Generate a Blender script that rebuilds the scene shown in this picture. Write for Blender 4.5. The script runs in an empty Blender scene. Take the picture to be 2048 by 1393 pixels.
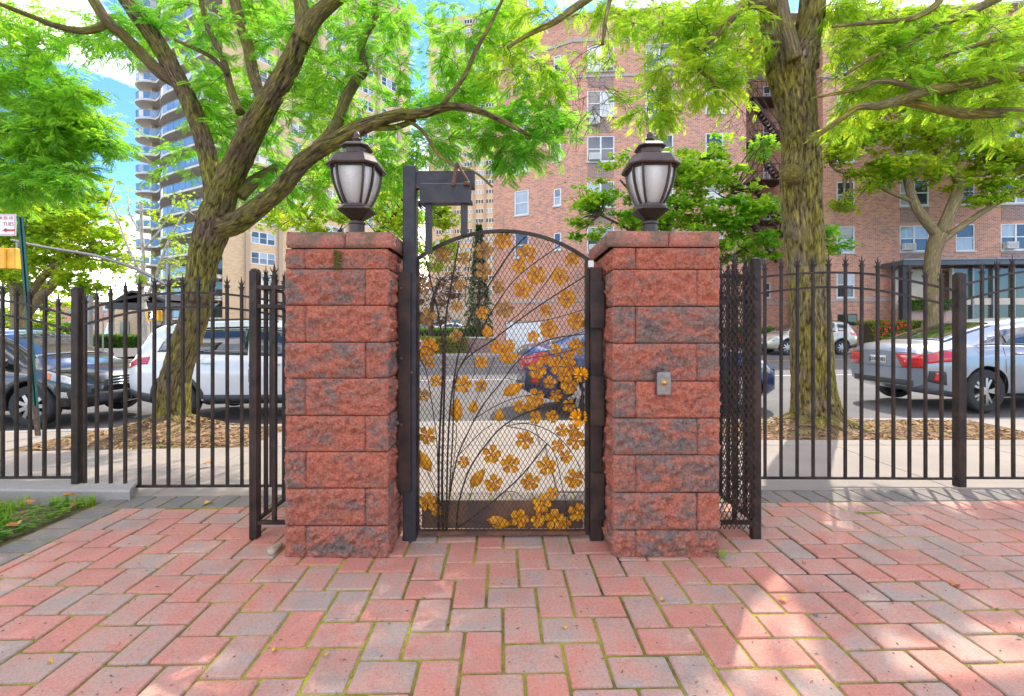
import bpy, bmesh, math, random
import numpy as np
from mathutils import Vector, Matrix, noise

random.seed(7)
rng = np.random.default_rng(11)
sc = bpy.context.scene
COL = sc.collection

# ------------------------------------------------------------------ camera
CAMH, HOR, FPX = 1.25, 657.0, 910.0
cam_d = bpy.data.cameras.new('camera')
cam_d.sensor_width = 36.0
cam_d.lens = FPX / 2048 * 36.0
cam_d.shift_y = -(696.5 - HOR) / 2048
cam_d.clip_start = 0.05
cam_d.clip_end = 2000
cam = bpy.data.objects.new('camera', cam_d)
COL.objects.link(cam)
cam.location = (0, 0, CAMH)
cam.rotation_euler = (math.radians(90), 0, 0)
sc.camera = cam

# ------------------------------------------------------------------ light
SUN_EL, SUN_AZ = math.radians(52), math.radians(33)
world = bpy.data.worlds.new('World')
sc.world = world
world.use_nodes = True
wn, wl = world.node_tree.nodes, world.node_tree.links
for n in list(wn):
    wn.remove(n)
w_out = wn.new('ShaderNodeOutputWorld')
w_bg = wn.new('ShaderNodeBackground')
w_sky = wn.new('ShaderNodeTexSky')
w_sky.sky_type = 'NISHITA'
w_sky.sun_disc = False
w_sky.sun_elevation = SUN_EL
w_sky.sun_rotation = SUN_AZ
w_sky.air_density = 1.0
w_sky.dust_density = 0.3
w_sky.ozone_density = 1.5
w_tc = wn.new('ShaderNodeTexCoord')
w_map = wn.new('ShaderNodeMapping')
w_map.inputs['Scale'].default_value = (1.0, 1.0, 2.6)
w_map.inputs['Location'].default_value = (1.7, 0.6, 0.2)
w_noise = wn.new('ShaderNodeTexNoise')
w_noise.inputs['Scale'].default_value = 2.3
w_noise.inputs['Detail'].default_value = 7
w_noise.inputs['Roughness'].default_value = 0.55
w_ramp = wn.new('ShaderNodeValToRGB')
w_ramp.color_ramp.elements[0].position = 0.46
w_ramp.color_ramp.elements[1].position = 0.64
w_mix = wn.new('ShaderNodeMixRGB')
w_mix.inputs['Color2'].default_value = (9.8, 8.9, 7.9, 1)
wl.new(w_tc.outputs['Generated'], w_map.inputs['Vector'])
wl.new(w_map.outputs['Vector'], w_noise.inputs['Vector'])
wl.new(w_noise.outputs['Fac'], w_ramp.inputs['Fac'])
w_sep = wn.new('ShaderNodeSeparateXYZ')
w_mr = wn.new('ShaderNodeMapRange')
w_mr.inputs['From Min'].default_value = -0.02
w_mr.inputs['From Max'].default_value = 0.06
w_mul = wn.new('ShaderNodeMath')
w_mul.operation = 'MULTIPLY'
wl.new(w_tc.outputs['Generated'], w_sep.inputs[0])
wl.new(w_sep.outputs['Z'], w_mr.inputs['Value'])
wl.new(w_ramp.outputs['Color'], w_mul.inputs[0])
wl.new(w_mr.outputs[0], w_mul.inputs[1])
wl.new(w_mul.outputs[0], w_mix.inputs['Fac'])
w_tint = wn.new('ShaderNodeMixRGB')
w_tint.blend_type = 'MULTIPLY'
w_tint.inputs['Fac'].default_value = 1.0
w_tint.inputs['Color2'].default_value = (0.26, 0.41, 0.60, 1)
wl.new(w_sky.outputs['Color'], w_tint.inputs['Color1'])
wl.new(w_tint.outputs['Color'], w_mix.inputs['Color1'])
wl.new(w_mix.outputs['Color'], w_bg.inputs['Color'])
w_bg.inputs['Strength'].default_value = 0.15
wl.new(w_bg.outputs['Background'], w_out.inputs['Surface'])

sun_d = bpy.data.lights.new('sun', 'SUN')
sun_d.energy = 1.3
sun_d.angle = math.radians(0.6)
sun_d.color = (1.0, 0.94, 0.84)
sun = bpy.data.objects.new('sun', sun_d)
COL.objects.link(sun)
sdir = Vector((math.sin(SUN_AZ) * math.cos(SUN_EL), math.cos(SUN_AZ) * math.cos(SUN_EL), math.sin(SUN_EL)))
sun.rotation_euler = sdir.to_track_quat('Z', 'Y').to_euler()
sun.location = (10, 16, 25)

sc.view_settings.view_transform = 'Standard'
sc.view_settings.look = 'None'
sc.view_settings.exposure = 2.2
sc.view_settings.gamma = 1.0
sc.view_settings.use_curve_mapping = False
sc.render.film_transparent = False
sc.cycles.max_bounces = 8
sc.cycles.diffuse_bounces = 4
sc.cycles.transparent_max_bounces = 8
sc.cycles.sample_clamp_indirect = 6.0

# ------------------------------------------------------------------ helpers
def WP(px, py, Y):
    """photo pixel + distance -> place in metres"""
    return Vector(((px - 1024) * Y / FPX, Y, CAMH + (HOR - py) * Y / FPX))

def WX(px, Y): return (px - 1024) * Y / FPX
def WZ(py, Y): return CAMH + (HOR - py) * Y / FPX

def tag(o, label=None, cat=None, group=None, kind=None):
    if label: o['label'] = label
    if cat: o['category'] = cat
    if group: o['group'] = group
    if kind: o['kind'] = kind
    return o

def thing(name, label, cat, loc=(0, 0, 0), rz=0.0, group=None):
    o = bpy.data.objects.new(name, None)
    COL.objects.link(o)
    o.location = loc
    o.rotation_euler = (0, 0, rz)
    o.empty_display_size = 0.2
    return tag(o, label, cat, group)

def root_loc(o):
    v = Vector((0, 0, 0))
    while o is not None:
        v += o.location
        o = o.parent
    return v

def link_mesh(name, me, mat=None, parent=None, kind=None):
    o = bpy.data.objects.new(name, me)
    COL.objects.link(o)
    if mat is not None and not me.materials:
        me.materials.append(mat)
    if parent is not None:
        o.parent = parent
    if kind: o['kind'] = kind
    return o

def kids(o): return [c for c in bpy.data.objects if c.parent is o]

def copy_tree(o, parent=None, children=None):
    c = o.copy()
    COL.objects.link(c)
    if parent is not None: c.parent = parent
    for ch in (o.children if children is None else children):
        copy_tree(ch, c)
    return c

class MB:
    """collects geometry for ONE mesh object"""
    def __init__(s):
        s.v, s.f, s.uv, s.att, s.mi, s.fur = [], [], {}, {}, {}, {}
    def add(s, vs, fs):
        b = len(s.v)
        s.v.extend([tuple(p) for p in vs])
        s.f.extend([tuple(i + b for i in f) for f in fs])
        return b
    def box(s, x0, x1, y0, y1, z0, z1):
        s.add([(x0, y0, z0), (x1, y0, z0), (x1, y1, z0), (x0, y1, z0), (x0, y0, z1), (x1, y0, z1), (x1, y1, z1), (x0, y1, z1)],
              [(0, 3, 2, 1), (4, 5, 6, 7), (0, 1, 5, 4), (1, 2, 6, 5), (2, 3, 7, 6), (3, 0, 4, 7)])
        return s
    def cbox(s, x0, x1, y0, y1, z0, z1, c=0.004):
        """box with bevelled vertical and top edges"""
        b = len(s.v)
        rings = []
        for z, d in ((z0, 0), (z1 - c, 0), (z1, c)):
            X0, X1, Y0, Y1 = x0 + d, x1 - d, y0 + d, y1 - d
            rings.append([(X0 + c, Y0, z), (X1 - c, Y0, z), (X1, Y0 + c, z), (X1, Y1 - c, z), (X1 - c, Y1, z), (X0 + c, Y1, z), (X0, Y1 - c, z), (X0, Y0 + c, z)])
        vs = sum(rings, [])
        fs = [tuple(range(7, -1, -1)), tuple(range(16, 24))]
        for k in range(2):
            for i in range(8):
                j = (i + 1) % 8
                fs.append((k * 8 + i, k * 8 + j, k * 8 + 8 + j, k * 8 + 8 + i))
        s.add(vs, fs)
        return s
    def bar(s, p0, p1, w, h, up=(0, 0, 1)):
        p0, p1 = Vector(p0), Vector(p1)
        d = (p1 - p0).normalized()
        u = Vector(up)
        if abs(d.dot(u)) > 0.99: u = Vector((0, 1, 0))
        r = d.cross(u).normalized()
        u = r.cross(d).normalized()
        vs = []
        for p in (p0, p1):
            for a, b in ((-1, -1), (1, -1), (1, 1), (-1, 1)):
                vs.append(p + r * (a * w / 2) + u * (b * h / 2))
        s.add(vs, [(0, 1, 2, 3), (7, 6, 5, 4), (0, 4, 5, 1), (1, 5, 6, 2), (2, 6, 7, 3), (3, 7, 4, 0)])
        return s
    def sweep(s, pts, w, h, up=(0, 0, 1)):
        """rectangular section along a path"""
        pts = [Vector(p) for p in pts]
        vs, fs = [], []
        for i, p in enumerate(pts):
            d = (pts[min(i + 1, len(pts) - 1)] - pts[max(i - 1, 0)]).normalized()
            r = d.cross(Vector(up)).normalized()
            u = r.cross(d).normalized()
            for a, b in ((-1, -1), (1, -1), (1, 1), (-1, 1)):
                vs.append(p + r * (a * w / 2) + u * (b * h / 2))
        n = len(pts)
        for i in range(n - 1):
            for k in range(4):
                l = (k + 1) % 4
                fs.append((i * 4 + k, i * 4 + 4 + k, i * 4 + 4 + l, i * 4 + l))
        fs += [(0, 1, 2, 3), tuple(4 * (n - 1) + k for k in (3, 2, 1, 0))]
        s.add(vs, fs)
        return s
    def tube(s, pts, rad, n=8, rough=0.0, seed=0, attr=False, ridge=0.0):
        pts = [Vector(p) for p in pts]
        if not hasattr(rad, '__len__'): rad = [rad] * len(pts)
        d0 = (pts[1] - pts[0]).normalized()
        ref = Vector((1, 0, 0)) if abs(d0.x) < 0.8 else Vector((0, 1, 0))
        r = (ref - d0 * ref.dot(d0)).normalized()
        vs, fs, at, fu = [], [], [], []
        L = 0.0
        for i, p in enumerate(pts):
            d = (pts[min(i + 1, len(pts) - 1)] - pts[max(i - 1, 0)]).normalized()
            r = (r - d * r.dot(d)).normalized()
            u = d.cross(r)
            if i: L += (p - pts[i - 1]).length
            for k in range(n):
                a = 2 * math.pi * k / n
                R = rad[i]
                if rough:
                    q = Vector((math.cos(a) * 2.2, math.sin(a) * 2.2, L * 0.9 + seed))
                    R *= 1 + rough * (noise.noise(q * 1.6) + 0.45 * noise.noise(q * 4.1))
                dep = 0.0
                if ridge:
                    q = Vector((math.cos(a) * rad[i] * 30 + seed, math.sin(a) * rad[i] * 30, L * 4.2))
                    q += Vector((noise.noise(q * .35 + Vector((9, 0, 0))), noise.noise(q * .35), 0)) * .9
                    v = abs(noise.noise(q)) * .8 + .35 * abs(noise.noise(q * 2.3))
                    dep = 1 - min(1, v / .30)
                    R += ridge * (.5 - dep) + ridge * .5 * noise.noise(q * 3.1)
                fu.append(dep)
                vs.append(p + (r * math.cos(a) + u * math.sin(a)) * R)
                at.append((math.cos(a) * rad[i], math.sin(a) * rad[i], L + seed))
        m = len(pts)
        for i in range(m - 1):
            for k in range(n):
                l = (k + 1) % n
                fs.append((i * n + k, i * n + l, (i + 1) * n + l, (i + 1) * n + k))
        fs += [tuple(range(n - 1, -1, -1)), tuple(range((m - 1) * n, m * n))]
        b = s.add(vs, fs)
        if attr:
            for i, q in enumerate(at): s.att[b + i] = q
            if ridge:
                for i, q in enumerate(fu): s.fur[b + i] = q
        return s
    def lathe(s, c, prof, n=12, shape=None):
        """profile [(r,z)] round axis at c; shape(k)->unit xy multiplies"""
        c = Vector(c)
        vs, fs = [], []
        for r, z in prof:
            for k in range(n):
                if shape: x, y = shape(k)
                else:
                    a = 2 * math.pi * k / n
                    x, y = math.cos(a), math.sin(a)
                vs.append((c.x + x * r, c.y + y * r, c.z + z))
        m = len(prof)
        for i in range(m - 1):
            for k in range(n):
                l = (k + 1) % n
                fs.append((i * n + k, i * n + l, (i + 1) * n + l, (i + 1) * n + k))
        fs += [tuple(range(n - 1, -1, -1)), tuple(range((m - 1) * n, m * n))]
        s.add(vs, fs)
        return s
    def quad(s, a, b, c, d, uv=None):
        k = s.add([a, b, c, d], [(0, 1, 2, 3)])
        if uv: s.uv[len(s.f) - 1] = uv
        return s
    def mesh(s, name, mats, off=Vector((0, 0, 0)), smooth=False):
        me = bpy.data.meshes.new(name)
        vs = [(p[0] - off[0], p[1] - off[1], p[2] - off[2]) for p in s.v]
        me.from_pydata(vs, [], s.f)
        if s.uv:
            ul = me.uv_layers.new(name='UVMap')
            for fi, uvs in s.uv.items():
                pol = me.polygons[fi]
                for li, q in zip(pol.loop_indices, uvs): ul.data[li].uv = q
        if s.att:
            a = me.attributes.new('bark', 'FLOAT_VECTOR', 'POINT')
            arr = np.zeros((len(vs), 3), dtype=np.float32)
            for i, q in s.att.items(): arr[i] = q
            a.data.foreach_set('vector', arr.ravel())
            if s.fur:
                a = me.attributes.new('furrow', 'FLOAT', 'POINT')
                arr = np.zeros(len(vs), dtype=np.float32)
                for i, q in s.fur.items(): arr[i] = q
                a.data.foreach_set('value', arr)
        for m in (mats if isinstance(mats, (list, tuple)) else [mats]): me.materials.append(m)
        for fi, i in s.mi.items(): me.polygons[fi].material_index = i
        if smooth:
            me.polygons.foreach_set('use_smooth', [True] * len(me.polygons))
        me.update()
        return me
    def build(s, name, mat, parent=None, smooth=False, kind=None, local=False):
        off = Vector((0, 0, 0)) if (parent is None or local) else root_loc(parent)
        return link_mesh(name, s.mesh(name, mat, off, smooth), None, parent, kind)

def recalc(me):
    bm = bmesh.new(); bm.from_mesh(me)
    bmesh.ops.recalc_face_normals(bm, faces=bm.faces)
    bm.to_mesh(me); bm.free()

def smooth_path(pts, rad=None, k=4):
    """Catmull-Rom through the points"""
    P = [Vector(p) for p in pts]
    out, ro = [], []
    for i in range(len(P) - 1):
        p0, p1, p2, p3 = P[max(i - 1, 0)], P[i], P[i + 1], P[min(i + 2, len(P) - 1)]
        for j in range(k):
            t = j / k
            out.append(0.5 * ((2 * p1) + (p2 - p0) * t + (2 * p0 - 5 * p1 + 4 * p2 - p3) * t * t + (3 * p1 - p0 - 3 * p2 + p3) * t ** 3))
            if rad is not None: ro.append(rad[i] * (1 - t) + rad[i + 1] * t)
    out.append(P[-1])
    if rad is not None:
        ro.append(rad[-1])
        return out, ro
    return out

def text_mesh(name, s, size, mat, parent, loc, rz=0.0, extrude=0.001, align='CENTER', tilt=90):
    cu = bpy.data.curves.new(name, 'FONT')
    cu.body = s; cu.size = size; cu.extrude = extrude
    cu.align_x = align; cu.align_y = 'CENTER'
    t = bpy.data.objects.new(name, cu)
    COL.objects.link(t)
    bpy.context.view_layer.update()
    me = bpy.data.meshes.new_from_object(t.evaluated_get(bpy.context.evaluated_depsgraph_get()))
    bpy.data.objects.remove(t)
    bpy.data.curves.remove(cu)
    me.name = name
    me.materials.clear(); me.materials.append(mat)
    o = bpy.data.objects.new(name, me)
    COL.objects.link(o)
    o.parent = parent
    o.location = loc
    o.rotation_euler = (math.radians(tilt), 0, rz)
    return o

# ------------------------------------------------------------------ materials
def new_mat(name):
    m = bpy.data.materials.new(name)
    m.use_nodes = True
    nt = m.node_tree
    b = nt.nodes.get('Principled BSDF')
    return m, nt, b

def node(nt, t, **kw):
    n = nt.nodes.new(t)
    for k, v in kw.items():
        if k in n.inputs: n.inputs[k].default_value = v
        else: setattr(n, k, v)
    return n

def coords(nt, src='Object', scale=(1, 1, 1)):
    if src == 'Position':
        g = nt.nodes.new('ShaderNodeNewGeometry'); out = g.outputs['Position']
    elif src == 'bark':
        a = nt.nodes.new('ShaderNodeAttribute'); a.attribute_name = 'bark'; out = a.outputs['Vector']
    else:
        t = nt.nodes.new('ShaderNodeTexCoord'); out = t.outputs[src]
    mp = node(nt, 'ShaderNodeMapping')
    mp.inputs['Scale'].default_value = scale
    nt.links.new(out, mp.inputs['Vector'])
    return mp.outputs['Vector']

def ramp(nt, fac, stops):
    r = nt.nodes.new('ShaderNodeValToRGB')
    el = r.color_ramp.elements
    while len(el) < len(stops): el.new(0.5)
    for e, (p, c) in zip(el, stops):
        e.position = p
        e.color = (*c, 1) if len(c) == 3 else c
    nt.links.new(fac, r.inputs['Fac'])
    return r.outputs['Color']

def mix(nt, fac, a, b, mode='MIX'):
    m = nt.nodes.new('ShaderNodeMixRGB')
    m.blend_type = mode
    for s, v in (('Fac', fac), ('Color1', a), ('Color2', b)):
        if hasattr(v, 'is_linked') or hasattr(v, 'links'): nt.links.new(v, m.inputs[s])
        elif s == 'Fac': m.inputs[s].default_value = v
        else: m.inputs[s].default_value = (*v, 1)
    return m.outputs['Color']

def nz(nt, vec, scale, detail=4, rough=0.55):
    n = node(nt, 'ShaderNodeTexNoise')
    n.inputs['Scale'].default_value = scale
    n.inputs['Detail'].default_value = detail
    n.inputs['Roughness'].default_value = rough
    nt.links.new(vec, n.inputs['Vector'])
    return n.outputs['Fac']

def bump(nt, b, h, strength=0.5, dist=0.01):
    bp = node(nt, 'ShaderNodeBump')
    bp.inputs['Strength'].default_value = strength
    bp.inputs['Distance'].default_value = dist
    nt.links.new(h, bp.inputs['Height'])
    nt.links.new(bp.outputs['Normal'], b.inputs['Normal'])
    return bp

def basic(name, c1, c2=None, scale=8, rough=0.6, metal=0.0, bmp=0.0, bscale=60, src='Object', bdist=0.004, coat=0.0, spec=None, lo=0.35, hi=0.65):
    m, nt, b = new_mat(name)
    vec = coords(nt, src)
    if c2 is None: c2 = tuple(x * 0.8 for x in c1)
    col = ramp(nt, nz(nt, vec, scale, 5), [(lo, c1), (hi, c2)])
    nt.links.new(col, b.inputs['Base Color'])
    b.inputs['Roughness'].default_value = rough
    b.inputs['Metallic'].default_value = metal
    if coat: b.inputs['Coat Weight'].default_value = coat
    if spec is not None: b.inputs['Specular IOR Level'].default_value = spec
    if bmp: bump(nt, b, nz(nt, vec, bscale, 6, 0.6), bmp, bdist)
    return m

def island_random(nt):
    g = nt.nodes.new('ShaderNodeNewGeometry')
    o = nt.nodes.new('ShaderNodeObjectInfo')
    a = nt.nodes.new('ShaderNodeMath'); a.operation = 'ADD'
    f = nt.nodes.new('ShaderNodeMath'); f.operation = 'FRACT'
    nt.links.new(g.outputs['Random Per Island'], a.inputs[0])
    nt.links.new(o.outputs['Random'], a.inputs[1])
    nt.links.new(a.outputs[0], f.inputs[0])
    return f.outputs[0]

MT = {}
def mk_paver(name, red, mauve, grey, bias=0.0):
    m, nt, b = new_mat(name)
    pos = coords(nt, 'Position')
    rnd = island_random(nt)
    # shift the noise per paver so each shows its own patch of the mix
    comb = nt.nodes.new('ShaderNodeCombineXYZ')
    mul = nt.nodes.new('ShaderNodeMath'); mul.operation = 'MULTIPLY'; mul.inputs[1].default_value = 37.0
    nt.links.new(rnd, mul.inputs[0]); nt.links.new(mul.outputs[0], comb.inputs['Z'])
    va = nt.nodes.new('ShaderNodeVectorMath'); va.operation = 'ADD'
    nt.links.new(pos, va.inputs[0]); nt.links.new(comb.outputs[0], va.inputs[1])
    big = nz(nt, va.outputs[0], 6.5, 5, 0.6)
    s = nt.nodes.new('ShaderNodeMath'); s.operation = 'MULTIPLY_ADD'; s.inputs[1].default_value = 0.34; s.inputs[2].default_value = -0.17 + bias
    nt.links.new(rnd, s.inputs[0])
    t = nt.nodes.new('ShaderNodeMath'); t.operation = 'ADD'
    nt.links.new(big, t.inputs[0]); nt.links.new(s.outputs[0], t.inputs[1])
    col = ramp(nt, t.outputs[0], [(0.32, red), (0.50, mauve), (0.70, grey)])
    fine = nz(nt, pos, 160, 3, 0.7)
    col = mix(nt, 0.55, col, ramp(nt, fine, [(0.3, (0.55, 0.5, 0.48)), (0.7, (1, 1, 1))]), 'MULTIPLY')
    sp = nz(nt, pos, 75, 4, 0.8)
    col = mix(nt, 0.5, col, ramp(nt, sp, [(0.34, (0.62, 0.58, 0.56)), (0.5, (1, 1, 1)), (0.66, (1.22, 1.2, 1.18))]), 'MULTIPLY')
    # pale scuffs
    sc1 = nz(nt, va.outputs[0], 14, 8, 0.75)
    col = mix(nt, ramp(nt, sc1, [(0.60, (0, 0, 0)), (0.74, (0.5, 0.5, 0.5))]), col, (0.46, 0.36, 0.32))
    # dirt
    d1 = nz(nt, pos, 2.2, 6, 0.65)
    col = mix(nt, ramp(nt, d1, [(0.5, (0, 0, 0)), (0.8, (0.5, 0.5, 0.5))]), col, (0.12, 0.085, 0.07))
    nt.links.new(col, b.inputs['Base Color'])
    b.inputs['Roughness'].default_value = 0.78
    bump(nt, b, fine, 0.35, 0.003)
    return m
MT['paver'] = mk_paver('paver_concrete', (0.53, 0.215, 0.15), (0.48, 0.265, 0.195), (0.37, 0.29, 0.235), -0.03)
MT['paver_grey'] = mk_paver('grey_border_concrete', (0.25, 0.19, 0.15), (0.215, 0.185, 0.155), (0.18, 0.165, 0.14), 0.05)

def mk_joint():
    m, nt, b = new_mat('moss_joint')
    pos = coords(nt, 'Position')
    n1 = nz(nt, pos, 1.5, 5, 0.6)
    col = ramp(nt, n1, [(0.36, (0.045, 0.034, 0.022)), (0.46, (0.20, 0.18, 0.025)), (0.60, (0.36, 0.36, 0.03))])
    n2 = nz(nt, pos, 60, 3)
    col = mix(nt, 0.6, col, ramp(nt, n2, [(0.3, (0.4, 0.4, 0.4)), (0.7, (1, 1, 1))]), 'MULTIPLY')
    nt.links.new(col, b.inputs['Base Color'])
    b.inputs['Roughness'].default_value = 0.95
    bump(nt, b, n2, 0.8, 0.006)
    return m
MT['joint'] = mk_joint()

def mk_stone():
    m, nt, b = new_mat('split_face_stone')
    pos = coords(nt, 'Position')
    rnd = island_random(nt)
    comb = nt.nodes.new('ShaderNodeCombineXYZ')
    mul = nt.nodes.new('ShaderNodeMath'); mul.operation = 'MULTIPLY'; mul.inputs[1].default_value = 23.0
    nt.links.new(rnd, mul.inputs[0]); nt.links.new(mul.outputs[0], comb.inputs['X'])
    va = nt.nodes.new('ShaderNodeVectorMath'); va.operation = 'ADD'
    nt.links.new(pos, va.inputs[0]); nt.links.new(comb.outputs[0], va.inputs[1])
    mp = node(nt, 'ShaderNodeMapping'); mp.inputs['Rotation'].default_value = (0, 0.6, 0)
    mp.inputs['Scale'].default_value = (1, 1, 1.7)
    nt.links.new(va.outputs[0], mp.inputs['Vector'])
    big = nz(nt, mp.outputs[0], 6.5, 9, 0.72)
    s = nt.nodes.new('ShaderNodeMath'); s.operation = 'MULTIPLY_ADD'; s.inputs[1].default_value = 0.16; s.inputs[2].default_value = -0.08
    nt.links.new(rnd, s.inputs[0])
    # higher up the pillars are greyer, weathered
    sx = nt.nodes.new('ShaderNodeSeparateXYZ'); nt.links.new(pos, sx.inputs[0])
    t = nt.nodes.new('ShaderNodeMath'); t.operation = 'ADD'
    nt.links.new(big, t.inputs[0]); nt.links.new(s.outputs[0], t.inputs[1])
    col = ramp(nt, t.outputs[0], [(0.36, (0.64, 0.205, 0.125)), (0.50, (0.55, 0.21, 0.14)), (0.59, (0.33, 0.22, 0.18)), (0.69, (0.24, 0.20, 0.18))])
    fine = nz(nt, pos, 70, 6, 0.75)
    col = mix(nt, 0.85, col, ramp(nt, fine, [(0.34, (0.35, 0.31, 0.31)), (0.50, (0.9, 0.86, 0.84)), (0.70, (1.35, 1.27, 1.22))]), 'MULTIPLY')
    nt.links.new(col, b.inputs['Base Color'])
    b.inputs['Roughness'].default_value = 0.85
    b.inputs['Specular IOR Level'].default_value = 0.25
    mid = nz(nt, pos, 42, 7, 0.72)
    bump(nt, b, mid, 1.0, 0.035)
    return m
MT['stone'] = mk_stone()

def mk_cap():
    m, nt, b = new_mat('mossy_cap_stone')
    pos = coords(nt, 'Position')
    big = nz(nt, pos, 7, 6, 0.6)
    col = ramp(nt, big, [(0.38, (0.48, 0.18, 0.12)), (0.52, (0.33, 0.17, 0.12)), (0.66, (0.18, 0.14, 0.10))])
    g = nt.nodes.new('ShaderNodeNewGeometry')
    sx = nt.nodes.new('ShaderNodeSeparateXYZ'); nt.links.new(g.outputs['Normal'], sx.inputs[0])
    mo = nz(nt, pos, 11, 6, 0.65)
    ad = nt.nodes.new('ShaderNodeMath'); ad.operation = 'MULTIPLY_ADD'; ad.inputs[1].default_value = 0.35
    nt.links.new(sx.outputs['Z'], ad.inputs[0]); nt.links.new(mo, ad.inputs[2])
    col = mix(nt, ramp(nt, ad.outputs[0], [(0.55, (0, 0, 0)), (0.8, (0.9, 0.9, 0.9))]), col, (0.09, 0.085, 0.02))
    fine = nz(nt, pos, 90, 5, 0.7)
    col = mix(nt, 0.7, col, ramp(nt, fine, [(0.3, (0.4, 0.35, 0.35)), (0.75, (1.4, 1.3, 1.25))]), 'MULTIPLY')
    nt.links.new(col, b.inputs['Base Color'])
    b.inputs['Roughness'].default_value = 0.9
    bump(nt, b, nz(nt, pos, 34, 6, 0.68), 0.85, 0.02)
    return m
MT['cap'] = mk_cap()

def mk_iron(name, c1, c2, rough=0.42):
    m, nt, b = new_mat(name)
    pos = coords(nt, 'Position')
    n1 = nz(nt, pos, 9, 7, 0.65)
    col = ramp(nt, n1, [(0.40, c1), (0.66, c2)])
    rust = nz(nt, pos, 27, 6, 0.7)
    col = mix(nt, ramp(nt, rust, [(0.66, (0, 0, 0)), (0.78, (0.8, 0.8, 0.8))]), col, (0.11, 0.045, 0.018))
    nt.links.new(col, b.inputs['Base Color'])
    b.inputs['Roughness'].default_value = rough
    b.inputs['Specular IOR Level'].default_value = 0.28
    bump(nt, b, nz(nt, pos, 120, 4), 0.25, 0.002)
    return m
MT['iron'] = mk_iron('black_painted_iron', (0.020, 0.014, 0.011), (0.055, 0.032, 0.022), 0.5)
MT['iron_grey'] = mk_iron('grey_painted_steel', (0.030, 0.030, 0.034), (0.05, 0.047, 0.05), 0.5)
MT['iron_rust'] = basic('rusty_iron', (0.05, 0.03, 0.02), (0.16, 0.06, 0.025), 18, 0.7, 0.0, 0.4, 70, 'Position')
MT['mesh'] = basic('weathered_mesh_wire', (0.035, 0.025, 0.02), (0.085, 0.05, 0.03), 10, 0.55, 0.2, src='Position')
MT['gold'] = basic('gold_painted_metal', (0.95, 0.44, 0.004), (0.55, 0.19, 0.003), 30, 0.5, 0.0, 0.25, 70, 'Position', spec=0.25)
MT['gold_dull'] = basic('dull_gold_paint', (0.62, 0.31, 0.05), (0.34, 0.17, 0.06), 22, 0.6, 0.0, 0.25, 70, 'Position', spec=0.25)  # darker, less saturated gold for some of the flowers
MT['bronze'] = basic('dark_bronze', (0.045, 0.030, 0.024), (0.075, 0.050, 0.038), 14, 0.42, 0.35, 0.15, 80, 'Position')
MT['steel'] = basic('brushed_steel', (0.30, 0.28, 0.26), (0.22, 0.205, 0.19), 40, 0.35, 0.8, src='Position')
MT['brass'] = basic('brass_button', (0.55, 0.34, 0.13), (0.4, 0.24, 0.09), 20, 0.3, 0.9)

def mk_frost():
    m, nt, b = new_mat('frosted_lamp_glass')
    pos = coords(nt, 'Position')
    f = nz(nt, pos, 150, 4, 0.7)
    col = ramp(nt, f, [(0.35, (0.80, 0.79, 0.75)), (0.65, (0.95, 0.94, 0.90))])
    nt.links.new(col, b.inputs['Base Color'])
    b.inputs['Roughness'].default_value = 0.32
    tr = node(nt, 'ShaderNodeBsdfTranslucent'); nt.links.new(col, tr.inputs['Color'])
    ms = node(nt, 'ShaderNodeMixShader'); ms.inputs['Fac'].default_value = 0.38
    out = nt.nodes['Material Output']
    nt.links.new(b.outputs[0], ms.inputs[1]); nt.links.new(tr.outputs[0], ms.inputs[2])
    nt.links.new(ms.outputs[0], out.inputs['Surface'])
    bump(nt, b, f, 0.3, 0.003)
    return m
MT['frost'] = mk_frost()

def mk_concrete(name, c1, c2, stain=(0.2, 0.16, 0.12)):
    m, nt, b = new_mat(name)
    pos = coords(nt, 'Position')
    col = ramp(nt, nz(nt, pos, 1.3, 7, 0.6), [(0.35, c1), (0.65, c2)])
    fine = nz(nt, pos, 130, 4, 0.7)
    col = mix(nt, 0.4, col, ramp(nt, fine, [(0.3, (0.6, 0.58, 0.55)), (0.7, (1, 1, 1))]), 'MULTIPLY')
    st = nz(nt, pos, 3.1, 8, 0.7)
    col = mix(nt, ramp(nt, st, [(0.58, (0, 0, 0)), (0.8, (0.55, 0.55, 0.55))]), col, stain)
    nt.links.new(col, b.inputs['Base Color'])
    b.inputs['Roughness'].default_value = 0.85
    bump(nt, b, fine, 0.3, 0.004)
    return m
MT['walk'] = mk_concrete('sidewalk_concrete', (0.32, 0.265, 0.215), (0.265, 0.225, 0.185))
MT['curb'] = mk_concrete('kerb_concrete', (0.36, 0.33, 0.29), (0.28, 0.26, 0.23), (0.10, 0.09, 0.07))
MT['asphalt'] = mk_concrete('asphalt', (0.15, 0.135, 0.125), (0.115, 0.105, 0.10), (0.07, 0.065, 0.06))
def mk_dirt():
    m, nt, b = new_mat('mossy_bare_soil')
    pos = coords(nt, 'Position')
    col = ramp(nt, nz(nt, pos, 5, 6), [(0.35, (0.32, 0.19, 0.10)), (0.65, (0.17, 0.10, 0.055))])
    col = mix(nt, ramp(nt, nz(nt, pos, 2.1, 6, 0.65), [(0.50, (0, 0, 0)), (0.62, (0.8, 0.8, 0.8))]), col, (0.16, 0.17, 0.03))
    col = mix(nt, 0.6, col, ramp(nt, nz(nt, pos, 60, 4, 0.7), [(0.3, (0.5, 0.5, 0.5)), (0.7, (1.2, 1.2, 1.2))]), 'MULTIPLY')
    nt.links.new(col, b.inputs['Base Color']); b.inputs['Roughness'].default_value = 0.95
    bump(nt, b, nz(nt, pos, 30, 6), 0.9, 0.03)
    return m
MT['dirt'] = mk_dirt()
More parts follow.
